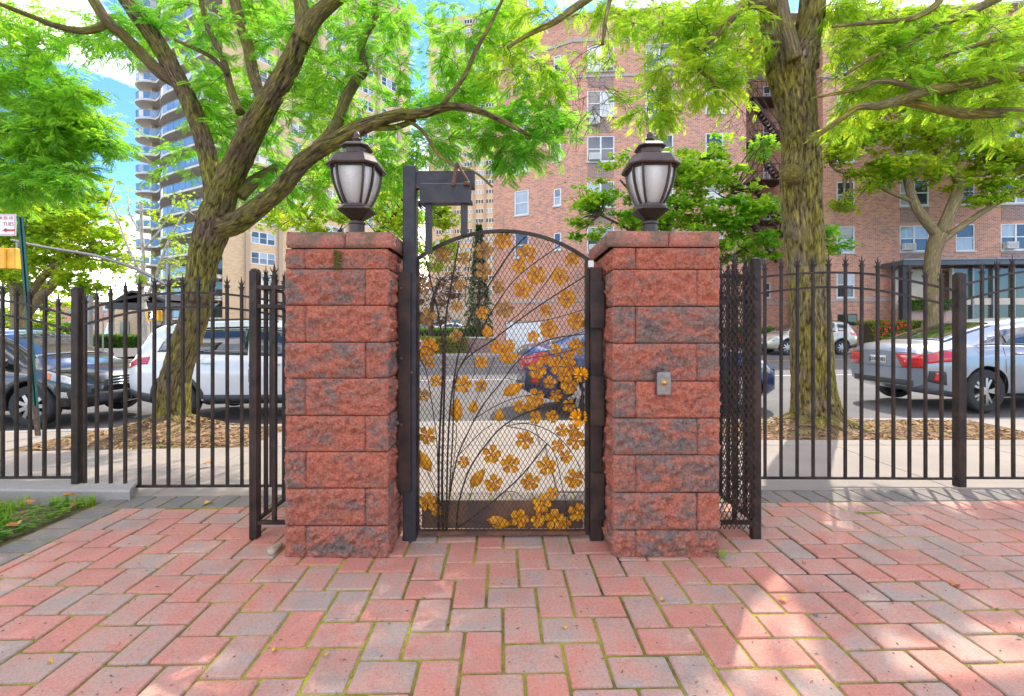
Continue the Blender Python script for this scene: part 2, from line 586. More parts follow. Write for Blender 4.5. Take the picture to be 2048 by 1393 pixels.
MT['lawnsoil'] = basic('lawn_soil', (0.16, 0.10, 0.05), (0.10, 0.10, 0.03), 6, 0.95, 0, 0.8, 30, 'Position', 0.02)
MT['chip'] = basic('wood_mulch', (0.44, 0.27, 0.12), (0.20, 0.11, 0.05), 25, 0.9, src='Position')
MT['whiteline'] = basic('white_road_paint', (0.62, 0.60, 0.56), (0.45, 0.43, 0.40), 6, 0.7, src='Position')
MT['yellowline'] = basic('yellow_road_paint', (0.60, 0.34, 0.05), (0.45, 0.25, 0.05), 6, 0.7, src='Position')

def mk_bark(name, c_dark, c_mid, c_moss, moss=0.5, scale=1.0, depth=0.05):
    m, nt, b = new_mat(name)
    vec = coords(nt, 'bark', (1, 1, 0.13))
    n1 = nz(nt, vec, 34 * scale, 6, 0.66)
    sb = nt.nodes.new('ShaderNodeMath'); sb.operation = 'SUBTRACT'; sb.inputs[1].default_value = 0.5
    ab = nt.nodes.new('ShaderNodeMath'); ab.operation = 'ABSOLUTE'
    nt.links.new(n1, sb.inputs[0]); nt.links.new(sb.outputs[0], ab.inputs[0])
    rid = ramp(nt, ab.outputs[0], [(0.0, (0, 0, 0)), (0.17, (1, 1, 1))])
    n2 = nz(nt, vec, 110 * scale, 6, 0.7)
    h = mix(nt, 0.42, rid, n2)
    col = ramp(nt, h, [(0.12, tuple(x * .3 + y * .7 for x, y in zip(c_mid, c_dark))), (0.45, c_mid), (0.82, tuple(min(1, x * 1.5) for x in c_mid))])
    pos = coords(nt, 'Position')
    mo = nz(nt, pos, 2.6, 7, 0.65)
    mossf = ramp(nt, mo, [(0.62 - 0.35 * moss, (0, 0, 0)), (0.80 - 0.3 * moss, (0.85, 0.85, 0.85))])
    col = mix(nt, mossf, col, ramp(nt, h, [(0.15, tuple(x * 0.3 for x in c_moss)), (0.45, tuple(x * .85 for x in c_moss)), (0.85, tuple(x * 1.25 for x in c_moss))]))
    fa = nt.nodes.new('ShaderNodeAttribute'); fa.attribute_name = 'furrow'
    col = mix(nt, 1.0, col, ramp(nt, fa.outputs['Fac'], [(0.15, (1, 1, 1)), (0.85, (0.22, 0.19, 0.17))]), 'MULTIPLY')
    nt.links.new(col, b.inputs['Base Color'])
    b.inputs['Roughness'].default_value = 0.9
    b.inputs['Specular IOR Level'].default_value = 0.2
    bump(nt, b, h, 1.0, depth)
    return m
MT['bark_left'] = mk_bark('locust_bark', (0.018, 0.012, 0.008), (0.27, 0.18, 0.11), (0.44, 0.40, 0.065), 0.68)
MT['bark_right'] = mk_bark('mossy_street_tree_bark', (0.025, 0.02, 0.012), (0.34, 0.26, 0.155), (0.49, 0.41, 0.05), 0.72, 0.8)
MT['bark_plane'] = mk_bark('mottled_plane_bark', (0.10, 0.07, 0.035), (0.26, 0.19, 0.10), (0.27, 0.24, 0.08), 0.5, 0.3, 0.02)
MT['bark_birch'] = mk_bark('pale_bark', (0.20, 0.18, 0.14), (0.46, 0.42, 0.36), (0.26, 0.24, 0.12), 0.2, 0.4, 0.01)
MT['twig'] = basic('dark_twig', (0.045, 0.03, 0.018), (0.09, 0.065, 0.03), 10, 0.9, src='Position')

def mk_leaf(name, c1, c2, t1, t2, tr=0.5, scale=1.1):
    m, nt, b = new_mat(name)
    pos = coords(nt, 'Position')
    g = nt.nodes.new('ShaderNodeNewGeometry')
    n1 = nz(nt, pos, scale, 4, 0.6)
    ad = nt.nodes.new('ShaderNodeMath'); ad.operation = 'MULTIPLY_ADD'; ad.inputs[1].default_value = 0.36
    nt.links.new(g.outputs['Random Per Island'], ad.inputs[0]); nt.links.new(n1, ad.inputs[2])
    col = ramp(nt, ad.outputs[0], [(0.45, c1), (0.85, c2)])
    colt = ramp(nt, ad.outputs[0], [(0.45, t1), (0.85, t2)])
    nt.links.new(col, b.inputs['Base Color'])
    b.inputs['Roughness'].default_value = 0.5
    b.inputs['Specular IOR Level'].default_value = 0.3
    tl = node(nt, 'ShaderNodeBsdfTranslucent'); nt.links.new(colt, tl.inputs['Color'])
    ms = node(nt, 'ShaderNodeMixShader'); ms.inputs['Fac'].default_value = tr
    nt.links.new(b.outputs[0], ms.inputs[1]); nt.links.new(tl.outputs[0], ms.inputs[2])
    nt.links.new(ms.outputs[0], nt.nodes['Material Output'].inputs['Surface'])
    return m
MT['leaf_locust'] = mk_leaf('locust_leaves', (0.055, 0.23, 0.016), (0.15, 0.33, 0.02), (0.17, 0.60, 0.035), (0.46, 0.76, 0.045), 0.66)
MT['leaf_right'] = mk_leaf('yellowish_locust_leaves', (0.075, 0.24, 0.014), (0.22, 0.35, 0.018), (0.28, 0.64, 0.03), (0.68, 0.80, 0.04), 0.67)  # yellower green than the left locust, used on the right trees
MT['leaf_zelkova'] = mk_leaf('bright_green_leaves', (0.06, 0.25, 0.018), (0.16, 0.35, 0.022), (0.20, 0.64, 0.035), (0.50, 0.78, 0.05), 0.66)
MT['leaf_plane'] = mk_leaf('yellow_green_leaves', (0.12, 0.26, 0.014), (0.28, 0.37, 0.018), (0.38, 0.68, 0.03), (0.78, 0.84, 0.05), 0.66, 0.5)
MT['leaf_maple'] = mk_leaf('maple_leaves', (0.06, 0.24, 0.014), (0.21, 0.38, 0.018), (0.20, 0.58, 0.03), (0.62, 0.78, 0.04), 0.6, 0.45)
MT['leaf_hedge'] = mk_leaf('hedge_leaves', (0.035, 0.14, 0.012), (0.10, 0.22, 0.015), (0.09, 0.28, 0.02), (0.22, 0.40, 0.02), 0.35, 0.8)
MT['leaf_lime'] = mk_leaf('lime_hedge_leaves', (0.14, 0.22, 0.015), (0.27, 0.29, 0.02), (0.3, 0.4, 0.02), (0.5, 0.5, 0.02), 0.4, 0.8)
MT['leaf_purple'] = mk_leaf('purple_plum_leaves', (0.11, 0.055, 0.035), (0.20, 0.11, 0.06), (0.22, 0.10, 0.05), (0.35, 0.2, 0.08), 0.4, 0.8)
MT['leaf_fir'] = mk_leaf('conifer_needles', (0.025, 0.095, 0.03), (0.06, 0.16, 0.03), (0.05, 0.2, 0.04), (0.12, 0.3, 0.04), 0.3, 0.8)
MT['grass'] = mk_leaf('grass_blades', (0.09, 0.27, 0.02), (0.24, 0.36, 0.03), (0.2, 0.5, 0.02), (0.5, 0.65, 0.03), 0.45, 2)
MT['redflower'] = basic('red_blossom', (0.55, 0.05, 0.02), (0.4, 0.03, 0.02), 8, 0.6)
MT['dry'] = basic('dry_leaf', (0.42, 0.17, 0.03), (0.25, 0.11, 0.03), 12, 0.8, src='Position')
# ================================================================== GROUND
def zr(X): return float(np.interp(X, [-60, -20, -8, -4, 0, 5, 8, 14, 30, 60], [-.75, -.5, -.3, -.22, -.16, -.08, -.05, .03, .08, .1]))
def zs(X): return float(np.interp(X, [-30, -8, -5, -2, 0], [-.35, -.13, -.06, -.01, -.004]))
def curbY(X): return 6.2 + 0.03 * X
def farY(X): return 22.0 + 0.04 * X
def gz(X, Y):
    f = min(1, max(0, (Y - 22.5) / 6.0))
    f = f * f * (3 - 2 * f)
    return zr(X) - 0.12 * f * min(1, max(0, (6 - X) / 8))

def sheet(name, xs, yfun, zfun, mat, kind='structure'):
    """strip of quads; yfun(X)->list of Y"""
    b = MB()
    n = len(yfun(xs[0]))
    for X in xs:
        for Y in yfun(X): b.v.append((X, Y, zfun(X, Y)))
    for i in range(len(xs) - 1):
        for j in range(n - 1):
            b.f.append((i * n + j, (i + 1) * n + j, (i + 1) * n + j + 1, i * n + j + 1))
    return b.build(name, mat, None, True, kind)

MT['earth'] = basic('worn_ground', (0.20, 0.18, 0.14), (0.15, 0.14, 0.11), 0.4, 0.95, src='Position')
xs_far = [-420, -200, -120, -60, -40, -30, -20, -14, -8, -4, 0, 5, 8, 14, 20, 30, 45, 60, 120, 420]
sheet('ground', xs_far, lambda X: [-60, -5, 3, 6, 10, 22, 28, 40, 60, 100, 200, 600], lambda X, Y: min(zr(X) - 0.13, -0.12) - (0.06 if Y > 22.4 else 0), MT['earth'])
xs_rd = [-120, -60, -40, -30, -24, -20, -16, -12, -8, -6, -4, -2, 0, 2.5, 5, 8, 11, 14, 20, 30, 45, 60, 120]
sheet('road', xs_rd, lambda X: list(np.linspace(curbY(X) + 0.13, farY(X), 6)), lambda X, Y: zr(X), MT['asphalt'])
sheet('cross_street', [-120, -90, -60, -44, -36, -30, -24], lambda X: [farY(X), 30, 40, 48, 56], lambda X, Y: zr(X) - 0.004, MT['asphalt'])
def stripe(name, mat, X0, X1, yf, w, dash=None):
    xs = np.arange(X0, X1 + 0.01, 1.5)
    return sheet(name, list(xs), lambda X: [yf(X) - w / 2, yf(X) + w / 2], lambda X, Y: zr(X) + 0.005, mat)
stripe('parking_lane_line', MT['whiteline'], -24, 40, lambda X: 12.55 + 0.0 * X, 0.12)
stripe('yellow_centre_line', MT['yellowline'], -24, 40, lambda X: 17.2 + 0.06 * X, 0.14)
stripe('yellow_edge_line', MT['yellowline'], -24, 6, lambda X: 20.3 + 0.05 * X, 0.14)

# kerb along the near side, in lengths
kerb = MB().box(0, 0.001, 0, 0.001, -1.001, -1.0).build('kerb', MT['curb'], None, False, 'structure')
kerb.data.clear_geometry()
bk = MB()
for i in range(-8, 10):
    X0, X1 = i * 1.8 + 0.005, i * 1.8 + 1.795
    b = MB()
    z0, z1 = zs(X0), zs(X1)
    ya, yb = curbY(X0), curbY(X1)
    w = 0.15
    vs = []
    for X, y, z in ((X0, ya, z0), (X1, yb, z1)):
        vs += [(X, y - w, z - 0.3), (X, y, z - 0.3), (X, y, z - 0.02), (X, y - 0.02, z), (X, y - w, z)]
    b.add(vs, [(0, 5, 6, 1), (1, 6, 7, 2), (2, 7, 8, 3), (3, 8, 9, 4), (4, 9, 5, 0), (0, 1, 2, 3, 4), (9, 8, 7, 6, 5)])
    b.build('kerb_stone', MT['curb'], kerb)
b = MB()  # bedding under the stones keeps the kerb one sheet at its foot
b.quad((-14.4, curbY(-14.4) - .14, -0.6), (18, curbY(18) - .14, -0.6), (18, curbY(18), -0.6), (-14.4, curbY(-14.4), -0.6))
kerb.data.from_pydata(b.v, [], b.f); kerb.data.update()

# sidewalk: a bed sheet and single slabs
PITS = [(-5.5, -2.85, 4.88), (1.9, 6.25, 5.12)]
walk = sheet('sidewalk', [-20, -14, -8, -5, -2, 0, 4, 9, 16], lambda X: [3.3, curbY(X) - 0.15], lambda X, Y: zs(X) - 0.03, MT['curb'])
def slab(x0, x1, y0, y1):
    b = MB()
    g = 0.005
    x0 += g; x1 -= g; y0 += g; y1 -= g
    t = 0.006
    vs = [(x0, y0, zs(x0) - .028), (x1, y0, zs(x1) - .028), (x1, y1, zs(x1) - .028), (x0, y1, zs(x0) - .028),
          (x0, y0, zs(x0) - t), (x1, y0, zs(x1) - t), (x1, y1, zs(x1) - t), (x0, y1, zs(x0) - t),
          (x0 + t, y0 + t, zs(x0)), (x1 - t, y0 + t, zs(x1)), (x1 - t, y1 - t, zs(x1)), (x0 + t, y1 - t, zs(x0))]
    fs = [(8, 9, 10, 11)]
    for k in range(4):
        l = (k + 1) % 4
        fs += [(k, l, l + 4, k + 4), (k + 4, l + 4, l + 8, k + 8)]
    b.add(vs, fs)
    b.build('slab', MT['walk'], walk)
for i in range(-9, 9):
    X0, X1 = i * 1.55 + 0.35, i * 1.55 + 1.9
    slab(X0, X1, 3.47 + 0.024 * (X0 + X1) / 2, 4.88)
xb = [-14, -11.6, -9.4, -7.4, -5.5, -2.85, -1.3, 0.3, 1.9, 6.25, 8.4, 10.6, 13]
for X0, X1 in zip(xb[:-1], xb[1:]):
    if (X0, X1) == (-5.5, -2.85): continue
    if (X0, X1) == (1.9, 6.25):
        slab(X0, 4.0, 4.88, 5.12); slab(4.0, X1, 4.88, 5.12)
    else: slab(X0, X1, 4.88, curbY((X0 + X1) / 2) - 0.155)

# planting pits: uneven soil with mounds at the trunks
TREE_L, TREE_R = (-4.22, 5.62), (3.92, 5.85)
def pit(x0, x1, y0, cx, cy, hm, name):
    b = MB()
    nx, ny = 40, 20
    for i in range(nx + 1):
        X = x0 + (x1 - x0) * i / nx
        for j in range(ny + 1):
            Y = y0 + (curbY(X) - 0.15 - y0) * j / ny
            e = min(1, 4 * min(i / nx, 1 - i / nx, j / ny, 1 - j / ny))
            d = math.hypot(X - cx, (Y - cy) * 1.1)
            z = zs(X) - 0.024 + e * (0.03 + 0.025 * noise.noise(Vector((X * 3, Y * 3, 1))) + 0.02 * noise.noise(Vector((X * 9, Y * 9, 4)))) + hm * e * math.exp(-(d / 0.55) ** 2)
            b.v.append((X, Y, z))
    for i in range(nx):
        for j in range(ny):
            b.f.append((i * (ny + 1) + j, (i + 1) * (ny + 1) + j, (i + 1) * (ny + 1) + j + 1, i * (ny + 1) + j + 1))
    o = b.build(name, MT['dirt'], None, True, 'structure')
    # loose mulch and dead leaves
    V, F = [], []
    N = 2600 if hm < 0.15 else 1500
    for k in range(N):
        X = x0 + 0.05 + rng.random() * (x1 - x0 - 0.1); Y = y0 + 0.03 + rng.random() * (curbY(X) - 0.2 - y0)
        d = math.hypot(X - cx, (Y - cy) * 1.1)
        e = min(1, 4 * min((X - x0) / (x1 - x0), (x1 - X) / (x1 - x0), (Y - y0) / 1.2, (y0 + 1.2 - Y) / 1.2))
        e = max(0, e)
        z = zs(X) - 0.01 + e * 0.03 + hm * e * math.exp(-(d / 0.55) ** 2) + rng.random() * 0.012
        a = rng.random() * 6.28; L = 0.02 + rng.random() * 0.035; w = 0.006 + rng.random() * 0.012
        t = (rng.random() - .5) * 0.03
        c, s = math.cos(a), math.sin(a)
        i0 = len(V)
        V += [(X - c * L, Y - s * L, z - t), (X + s * w, Y - c * w, z + .006), (X + c * L, Y + s * L, z + t), (X - s * w, Y + c * w, z + .004)]
        F.append((i0, i0 + 1, i0 + 2, i0 + 3))
    me = bpy.data.meshes.new('mulch'); me.from_pydata(V, [], F)
    m = link_mesh('mulch', me, MT['chip']); tag(m, 'loose wood mulch and dry leaves round the foot of the street tree', 'mulch', kind='stuff')
    return o
pit(*PITS[0], TREE_L[0], TREE_L[1], 0.20, 'tree_pit')
pit(*PITS[1], TREE_R[0], TREE_R[1], 0.10, 'tree_pit')

# ------------------------------------------------------------------ patio
TH = math.radians(1.3)
def RT(u, v): return (u * math.cos(TH) - v * math.sin(TH), u * math.sin(TH) + v * math.cos(TH))
def IRT(x, y): return (x * math.cos(TH) + y * math.sin(TH), -x * math.sin(TH) + y * math.cos(TH))
b = MB()
for (u, v) in ((-2.88, -3), (9, -3), (9, 3.45), (-2.88, 3.45)):
    x, y = RT(u, v); b.v.append((x, y, -0.008))
b.f.append((0, 1, 2, 3))
patio = b.build('patio', MT['joint'], None, False, 'structure')
PW, PL = 0.157, 0.233
def paver_mesh(name, L, W, mat, j=0.0058, ch=0.007):
    b = MB()
    x, y = L / 2 - j, W / 2 - j
    r = 0.006
    def ring(X, Y, z): return [(-X + r, -Y, z), (X - r, -Y, z), (X, -Y + r, z), (X, Y - r, z), (X - r, Y, z), (-X + r, Y, z), (-X, Y - r, z), (-X, -Y + r, z)]
    vs = ring(x, y, -0.03) + ring(x, y, -ch) + ring(x - ch * .4, y - ch * .4, -ch * .3) + ring(x - ch, y - ch, 0)
    fs = [tuple(range(24, 32))]
    for k in range(3):
        for i in range(8):
            l = (i + 1) % 8
            fs.append((k * 8 + i, k * 8 + l, k * 8 + 8 + l, k * 8 + 8 + i))
    b.add(vs, fs)
    return b.mesh(name, mat)
pm = paver_mesh('paver', PL, PW, MT['paver'])
pmb = paver_mesh('border_paver', 0.228, 0.152, MT['paver_grey'])
au, av = IRT(0.513, 1.745)
cands = []
for k in range(-60, 61):
    for m in range(-40, 41):
        bu, bv = au + k * PW - m * PL, av + k * PW + m * PL
        for (cu, cv, rot) in ((bu + PL / 2, bv + PW / 2, 0), (bu - PW / 2, bv + PL / 2, 1)):
            hu, hv = (PL / 2, PW / 2) if not rot else (PW / 2, PL / 2)
            u0, u1, v0, v1 = max(cu - hu, -2.638), cu + hu, cv - hv, min(cv + hv, 3.228)
            if u1 - u0 < .03 or v1 - v0 < .03 or cu > 6.5 or cv < -2.5: continue
            full = u1 - u0 > 2 * hu - .001 and v1 - v0 > 2 * hv - .001
            x, y = RT((u0 + u1) / 2, (v0 + v1) / 2)
            cands.append((math.hypot(x, y), x, y, rot, None if full else (u1 - u0, v1 - v0)))
cands.sort()
def in_view(x, y, mg=0.25):
    return y > 1.42 and abs(x) < y * 1.125 + mg
vis = [c for c in cands if in_view(c[1], c[2])]
rest = [c for c in cands if not in_view(c[1], c[2])] + vis[300:]
pvs = []
for (_, x, y, rot, cutsz) in vis[:300]:
    if cutsz: rot = 0
    o = link_mesh('paver', paver_mesh('paver', cutsz[0], cutsz[1], MT['paver']) if cutsz else pm, None, patio)
    o.location = (x, y, 0.0022 * (rng.random() - .5) * 2)
    o.rotation_euler = ((rng.random() - .5) * .022, (rng.random() - .5) * .022, TH + rot * math.pi / 2 + (rng.random() - .5) * .018)
tmpl = np.array([v.co[:] for v in pm.vertices]); tf = [tuple(p.vertices) for p in pm.polygons]
b = MB()
for (_, x, y, rot, cutsz) in rest:
    if cutsz: continue
    a = TH + rot * math.pi / 2
    b.add([(x + p[0] * math.cos(a) - p[1] * math.sin(a), y + p[0] * math.sin(a) + p[1] * math.cos(a), p[2]) for p in tmpl], tf)
b.build('outer_pavers', MT['paver'], patio, False, 'stuff')
# grey border course: back edge (laid across) and left edge
def border(u, v, rot):
    x, y = RT(u, v)
    o = link_mesh('border_paver', pmb, None, patio)
    o.location = (x, y, 0.002 * (rng.random() - .5))
    o.rotation_euler = ((rng.random() - .5) * .012, (rng.random() - .5) * .012, TH + rot + (rng.random() - .5) * .01)
u = -2.79
while u < 5.6:
    border(u, 3.345, math.pi / 2); u += 0.1545
v = 3.14
while v > 0.2:
    border(-2.755, v, 0.0); v -= 0.1545

# lawn corner on the left
b = MB()
nx, ny = 24, 40
for i in range(nx + 1):
    for j in range(ny + 1):
        u = -9 + (6.12) * (i / nx) ** 0.6; v = -2 + 5.36 * j / ny
        x, y = RT(u, v)
        b.v.append((x, y, -0.012 + 0.03 * noise.noise(Vector((x * 2.3, y * 2.3, 0))) * min(1, (-2.88 - u) * 4)))
for i in range(nx):
    for j in range(ny):
        b.f.append((i * (ny + 1) + j, (i + 1) * (ny + 1) + j, (i + 1) * (ny + 1) + j + 1, i * (ny + 1) + j + 1))
b.build('lawn', MT['lawnsoil'], None, True, 'structure')
V, F = [], []
for k in range(9000):
    u = -2.89 - rng.random() ** 1.5 * 2.2; v = 1.7 + rng.random() * 1.62
    x, y = RT(u, v)
    if noise.noise(Vector((x * 3.1, y * 3.1, 7))) < 0.02 - 0.6 * max(0, -2.95 - u): continue
    h = 0.03 + rng.random() * 0.06; a = rng.random() * 6.28; w = 0.0025 + rng.random() * 0.003
    dx, dy = math.cos(a) * h * 0.5, math.sin(a) * h * 0.5
    px_, py_ = -math.sin(a) * w, math.cos(a) * w
    i0 = len(V)
    V += [(x - px_, y - py_, -0.01), (x + px_, y + py_, -0.01), (x + dx * .4 + px_ * .7, y + dy * .4 + py_ * .7, h * .6), (x + dx * .4 - px_ * .7, y + dy * .4 - py_ * .7, h * .6), (x + dx, y + dy, h)]
    F += [(i0, i0 + 1, i0 + 2, i0 + 3), (i0 + 3, i0 + 2, i0 + 4)]
for k in range(260):   # low clover-like weeds
    u = -2.92 - rng.random() ** 2 * 0.9; v = 2.3 + rng.random() * 0.95
    x, y = RT(u, v)
    for q in range(5):
        a = rng.random() * 6.28; r0 = rng.random() * 0.03; s = 0.012 + rng.random() * 0.012
        cx_, cy_, cz = x + math.cos(a) * r0, y + math.sin(a) * r0, 0.01 + rng.random() * 0.03
        i0 = len(V)
        V += [(cx_ - s, cy_, cz), (cx_, cy_ - s * .8, cz + .004), (cx_ + s, cy_, cz + .006 * rng.random()), (cx_, cy_ + s * .8, cz + .003)]
        F.append((i0, i0 + 1, i0 + 2, i0 + 3))
me = bpy.data.meshes.new('grass'); me.from_pydata(V, [], F)
tag(link_mesh('grass', me, MT['grass']), 'short green grass and weeds in the corner beside the paving', 'grass', kind='stuff')

# low concrete wall that carries the left fence
b = MB()
x0, x1, ya, yb = -6.6, -2.79, 3.32, 3.52
b.add([(x0, ya, -.3), (x1, ya, -.3), (x1 - .10, yb, -.3), (x0, yb, -.3), (x0, ya, .085), (x1, ya, .055), (x1 - .10, yb, .055), (x0, yb, .085),
       (x0, ya + .012, .097), (x1 - .012, ya + .012, .067), (x1 - .105, yb - .012, .067), (x0, yb - .012, .097)],
      [(0, 3, 2, 1), (8, 9, 10, 11)] + [(k, (k + 1) % 4, (k + 1) % 4 + 4, k + 4) for k in range(4)] + [(k + 4, (k + 1) % 4 + 4, (k + 1) % 4 + 8, k + 8) for k in range(4)])
tag(b.build('low_wall', MT['curb']), 'low weathered concrete footing wall under the left stretch of fence', 'wall')

# far pavement and verge
sheet('far_sidewalk', [-24, -16, -12, -8, -4, 0, 4, 8, 14, 20, 30, 45, 60], lambda X: [farY(X), farY(X) + 0.18, farY(X) + 1.6, farY(X) + 3.4], lambda X, Y: gz(X, Y) + 0.11, MT['walk'])
b = MB()
for X0 in np.arange(-24, 45, 2.4):
    X1 = X0 + 2.39
    b.add([(X0, farY(X0) - .02, zr(X0) - .05), (X1, farY(X1) - .02, zr(X1) - .05), (X1, farY(X1) - .02, zr(X1) + .125), (X0, farY(X0) - .02, zr(X0) + .125),
           (X0, farY(X0) + .14, zr(X0) + .125), (X1, farY(X1) + .14, zr(X1) + .125)], [(0, 1, 2, 3), (3, 2, 5, 4)])
b.build('far_kerb', MT['curb'], None, False, 'structure')

# ================================================================== BUILDINGS
def mk_brick(name, c1, c2, c3, mortar, bw=0.21, bh=0.075, ms=0.012):
    m, nt, b = new_mat(name)
    uv = nt.nodes.new('ShaderNodeTexCoord')
    br = nt.nodes.new('ShaderNodeTexBrick')
    br.inputs['Scale'].default_value = 1.0
    br.inputs['Brick Width'].default_value = bw
    br.inputs['Row Height'].default_value = bh
    br.inputs['Mortar Size'].default_value = ms
    br.inputs['Mortar Smooth'].default_value = 0.2
    br.inputs['Bias'].default_value = -0.1
    br.inputs['Color1'].default_value = (0, 0, 0, 1); br.inputs['Color2'].default_value = (1, 1, 1, 1); br.inputs['Mortar'].default_value = (0.5, 0.5, 0.5, 1)
    nt.links.new(uv.outputs['UV'], br.inputs['Vector'])
    big = nz(nt, coords(nt, 'UV'), 0.35, 5, 0.6)
    ad = nt.nodes.new('ShaderNodeMath'); ad.operation = 'MULTIPLY_ADD'; ad.inputs[1].default_value = 0.5
    nt.links.new(big, ad.inputs[0]); 
    mu = nt.nodes.new('ShaderNodeMath'); mu.operation = 'MULTIPLY'; mu.inputs[1].default_value = 0.62
    nt.links.new(br.outputs['Color'], mu.inputs[0]); nt.links.new(mu.outputs[0], ad.inputs[2])
    col = ramp(nt, ad.outputs[0], [(0.22, c1), (0.52, c2), (0.82, c3)])
    col = mix(nt, br.outputs['Fac'], col, mortar)
    nt.links.new(col, b.inputs['Base Color'])
    b.inputs['Roughness'].default_value = 0.85
    bp = bump(nt, b, br.outputs['Fac'], 0.4, 0.01); bp.invert = True
    return m
MT['brick'] = mk_brick('red_brick', (0.68, 0.28, 0.16), (0.57, 0.21, 0.12), (0.30, 0.14, 0.11), (0.62, 0.47, 0.37), 0.22, 0.085, 0.011)
MT['brick_dark'] = mk_brick('dark_red_brick', (0.38, 0.19, 0.14), (0.31, 0.15, 0.12), (0.19, 0.12, 0.11), (0.44, 0.37, 0.32), 0.22, 0.085, 0.011)
MT['tan'] = mk_brick('tan_brick', (0.70, 0.50, 0.29), (0.65, 0.45, 0.26), (0.57, 0.39, 0.22), (0.63, 0.47, 0.30), 0.4, 0.12, 0.01)
MT['tan_dark'] = mk_brick('tan_pilaster_brick', (0.52, 0.36, 0.23), (0.48, 0.33, 0.21), (0.43, 0.29, 0.19), (0.45, 0.33, 0.23), 0.4, 0.12, 0.01)
MT['white'] = basic('white_window_frame', (0.78, 0.78, 0.76), (0.68, 0.68, 0.66), 3, 0.5, src='Position')
MT['sill'] = basic('stone_sill', (0.62, 0.60, 0.56), (0.5, 0.48, 0.45), 3, 0.7, src='Position')
MT['slab_conc'] = basic('balcony_concrete', (0.66, 0.62, 0.55), (0.58, 0.54, 0.48), 1, 0.8, src='Position')
MT['soffit'] = basic('balcony_soffit', (0.50, 0.47, 0.43), (0.45, 0.42, 0.38), 1, 0.8, src='Position')
MT['dark'] = basic('dark_metal', (0.02, 0.02, 0.022), (0.035, 0.035, 0.035), 6, 0.5, src='Position')
MT['ac'] = basic('air_conditioner_shell', (0.66, 0.66, 0.63), (0.56, 0.56, 0.53), 5, 0.55, src='Position')
MT['fascia'] = basic('dark_grey_fascia', (0.10, 0.10, 0.105), (0.07, 0.07, 0.075), 3, 0.35, src='Position')
MT['escape'] = basic('brown_painted_iron', (0.075, 0.045, 0.038), (0.055, 0.035, 0.03), 6, 0.6, src='Position')
MT['pink_stone'] = basic('pink_lobby_stone', (0.44, 0.29, 0.22), (0.39, 0.25, 0.19), 2, 0.5, src='Position')
MT['cream'] = basic('cream_lobby_stone', (0.60, 0.50, 0.38), (0.52, 0.43, 0.33), 2, 0.5, src='Position')

def mk_glass(name, dark, pale, rough=0.06, amt=0.5):
    """window glass over a room: dark or curtained behind, mirror in front"""
    m, nt, b = new_mat(name)
    o = nt.nodes.new('ShaderNodeObjectInfo')
    col = ramp(nt, o.outputs['Random'], [(amt, dark), (min(1, amt + 0.08), pale)])
    pos = coords(nt, 'Position', (1, 1, 0.15))
    folds = nz(nt, pos, 9, 3)
    col = mix(nt, 0.5, col, ramp(nt, folds, [(0.3, (0.5, 0.5, 0.5)), (0.7, (1.2, 1.2, 1.2))]), 'MULTIPLY')
    nt.links.new(col, b.inputs['Base Color'])
    b.inputs['Roughness'].default_value = rough
    b.inputs['Specular IOR Level'].default_value = 0.9
    b.inputs['Coat Weight'].default_value = 0.6
    return m
MT['glass'] = mk_glass('window_glass', (0.05, 0.06, 0.07), (0.42, 0.45, 0.46), 0.06, 0.55)
MT['glass_lobby'] = mk_glass('lobby_glass', (0.035, 0.05, 0.035), (0.06, 0.08, 0.05), 0.05, 0.6)
MT['glass_blue'] = basic('blue_balcony_glass', (0.15, 0.25, 0.36), (0.11, 0.20, 0.30), 0.3, 0.12, coat=0.5, spec=0.8, src='Position')

def u_on(px, P0, P1):
    """distance along the wall P0-P1 (plan) seen at photo column px"""
    k = (px - 1024) / FPX
    dx, dy = P1[0] - P0[0], P1[1] - P0[1]
    t = (k * P0[1] - P0[0]) / (dx - k * dy)
    return t * math.hypot(dx, dy)

def wall(mb, P0, P1, z0, z1, openings=(), depth=0.16):
    P0, P1 = Vector((*P0, 0)), Vector((*P1, 0))
    L = (P1 - P0).length
    d = (P1 - P0) / L
    n = Vector((d.y, -d.x, 0))
    us = sorted({0.0, L, *[o[0] for o in openings], *[o[1] for o in openings]})
    zz = sorted({z0, z1, *[o[2] for o in openings], *[o[3] for o in openings]})
    def pt(u, z, dp=0): return P0 + d * u - n * dp + Vector((0, 0, z))
    for i in range(len(us) - 1):
        for j in range(len(zz) - 1):
            uc, zc = (us[i] + us[i + 1]) / 2, (zz[j] + zz[j + 1]) / 2
            if any(o[0] < uc < o[1] and o[2] < zc < o[3] for o in openings): continue
            a, b_, c, e = us[i], us[i + 1], zz[j], zz[j + 1]
            mb.quad(pt(a, c), pt(b_, c), pt(b_, e), pt(a, e), [(a, c), (b_, c), (b_, e), (a, e)])
    for (a, b_, c, e) in openings:
        D = depth
        mb.quad(pt(a, c), pt(a, c, D), pt(a, e, D), pt(a, e), [(0, c), (D, c), (D, e), (0, e)])
        mb.quad(pt(b_, c, D), pt(b_, c), pt(b_, e), pt(b_, e, D), [(0, c), (D, c), (D, e), (0, e)])
        mb.quad(pt(a, e, D), pt(b_, e, D), pt(b_, e), pt(a, e), [(a, 0), (b_, 0), (b_, D), (a, D)])
        mb.quad(pt(a, c), pt(b_, c), pt(b_, c, D), pt(a, c, D), [(a, 0), (b_, 0), (b_, D), (a, D)])
        mb.quad(pt(a, c, D), pt(b_, c, D), pt(b_, e, D), pt(a, e, D), [(a, c), (b_, c), (b_, e), (a, e)])
    return d, n

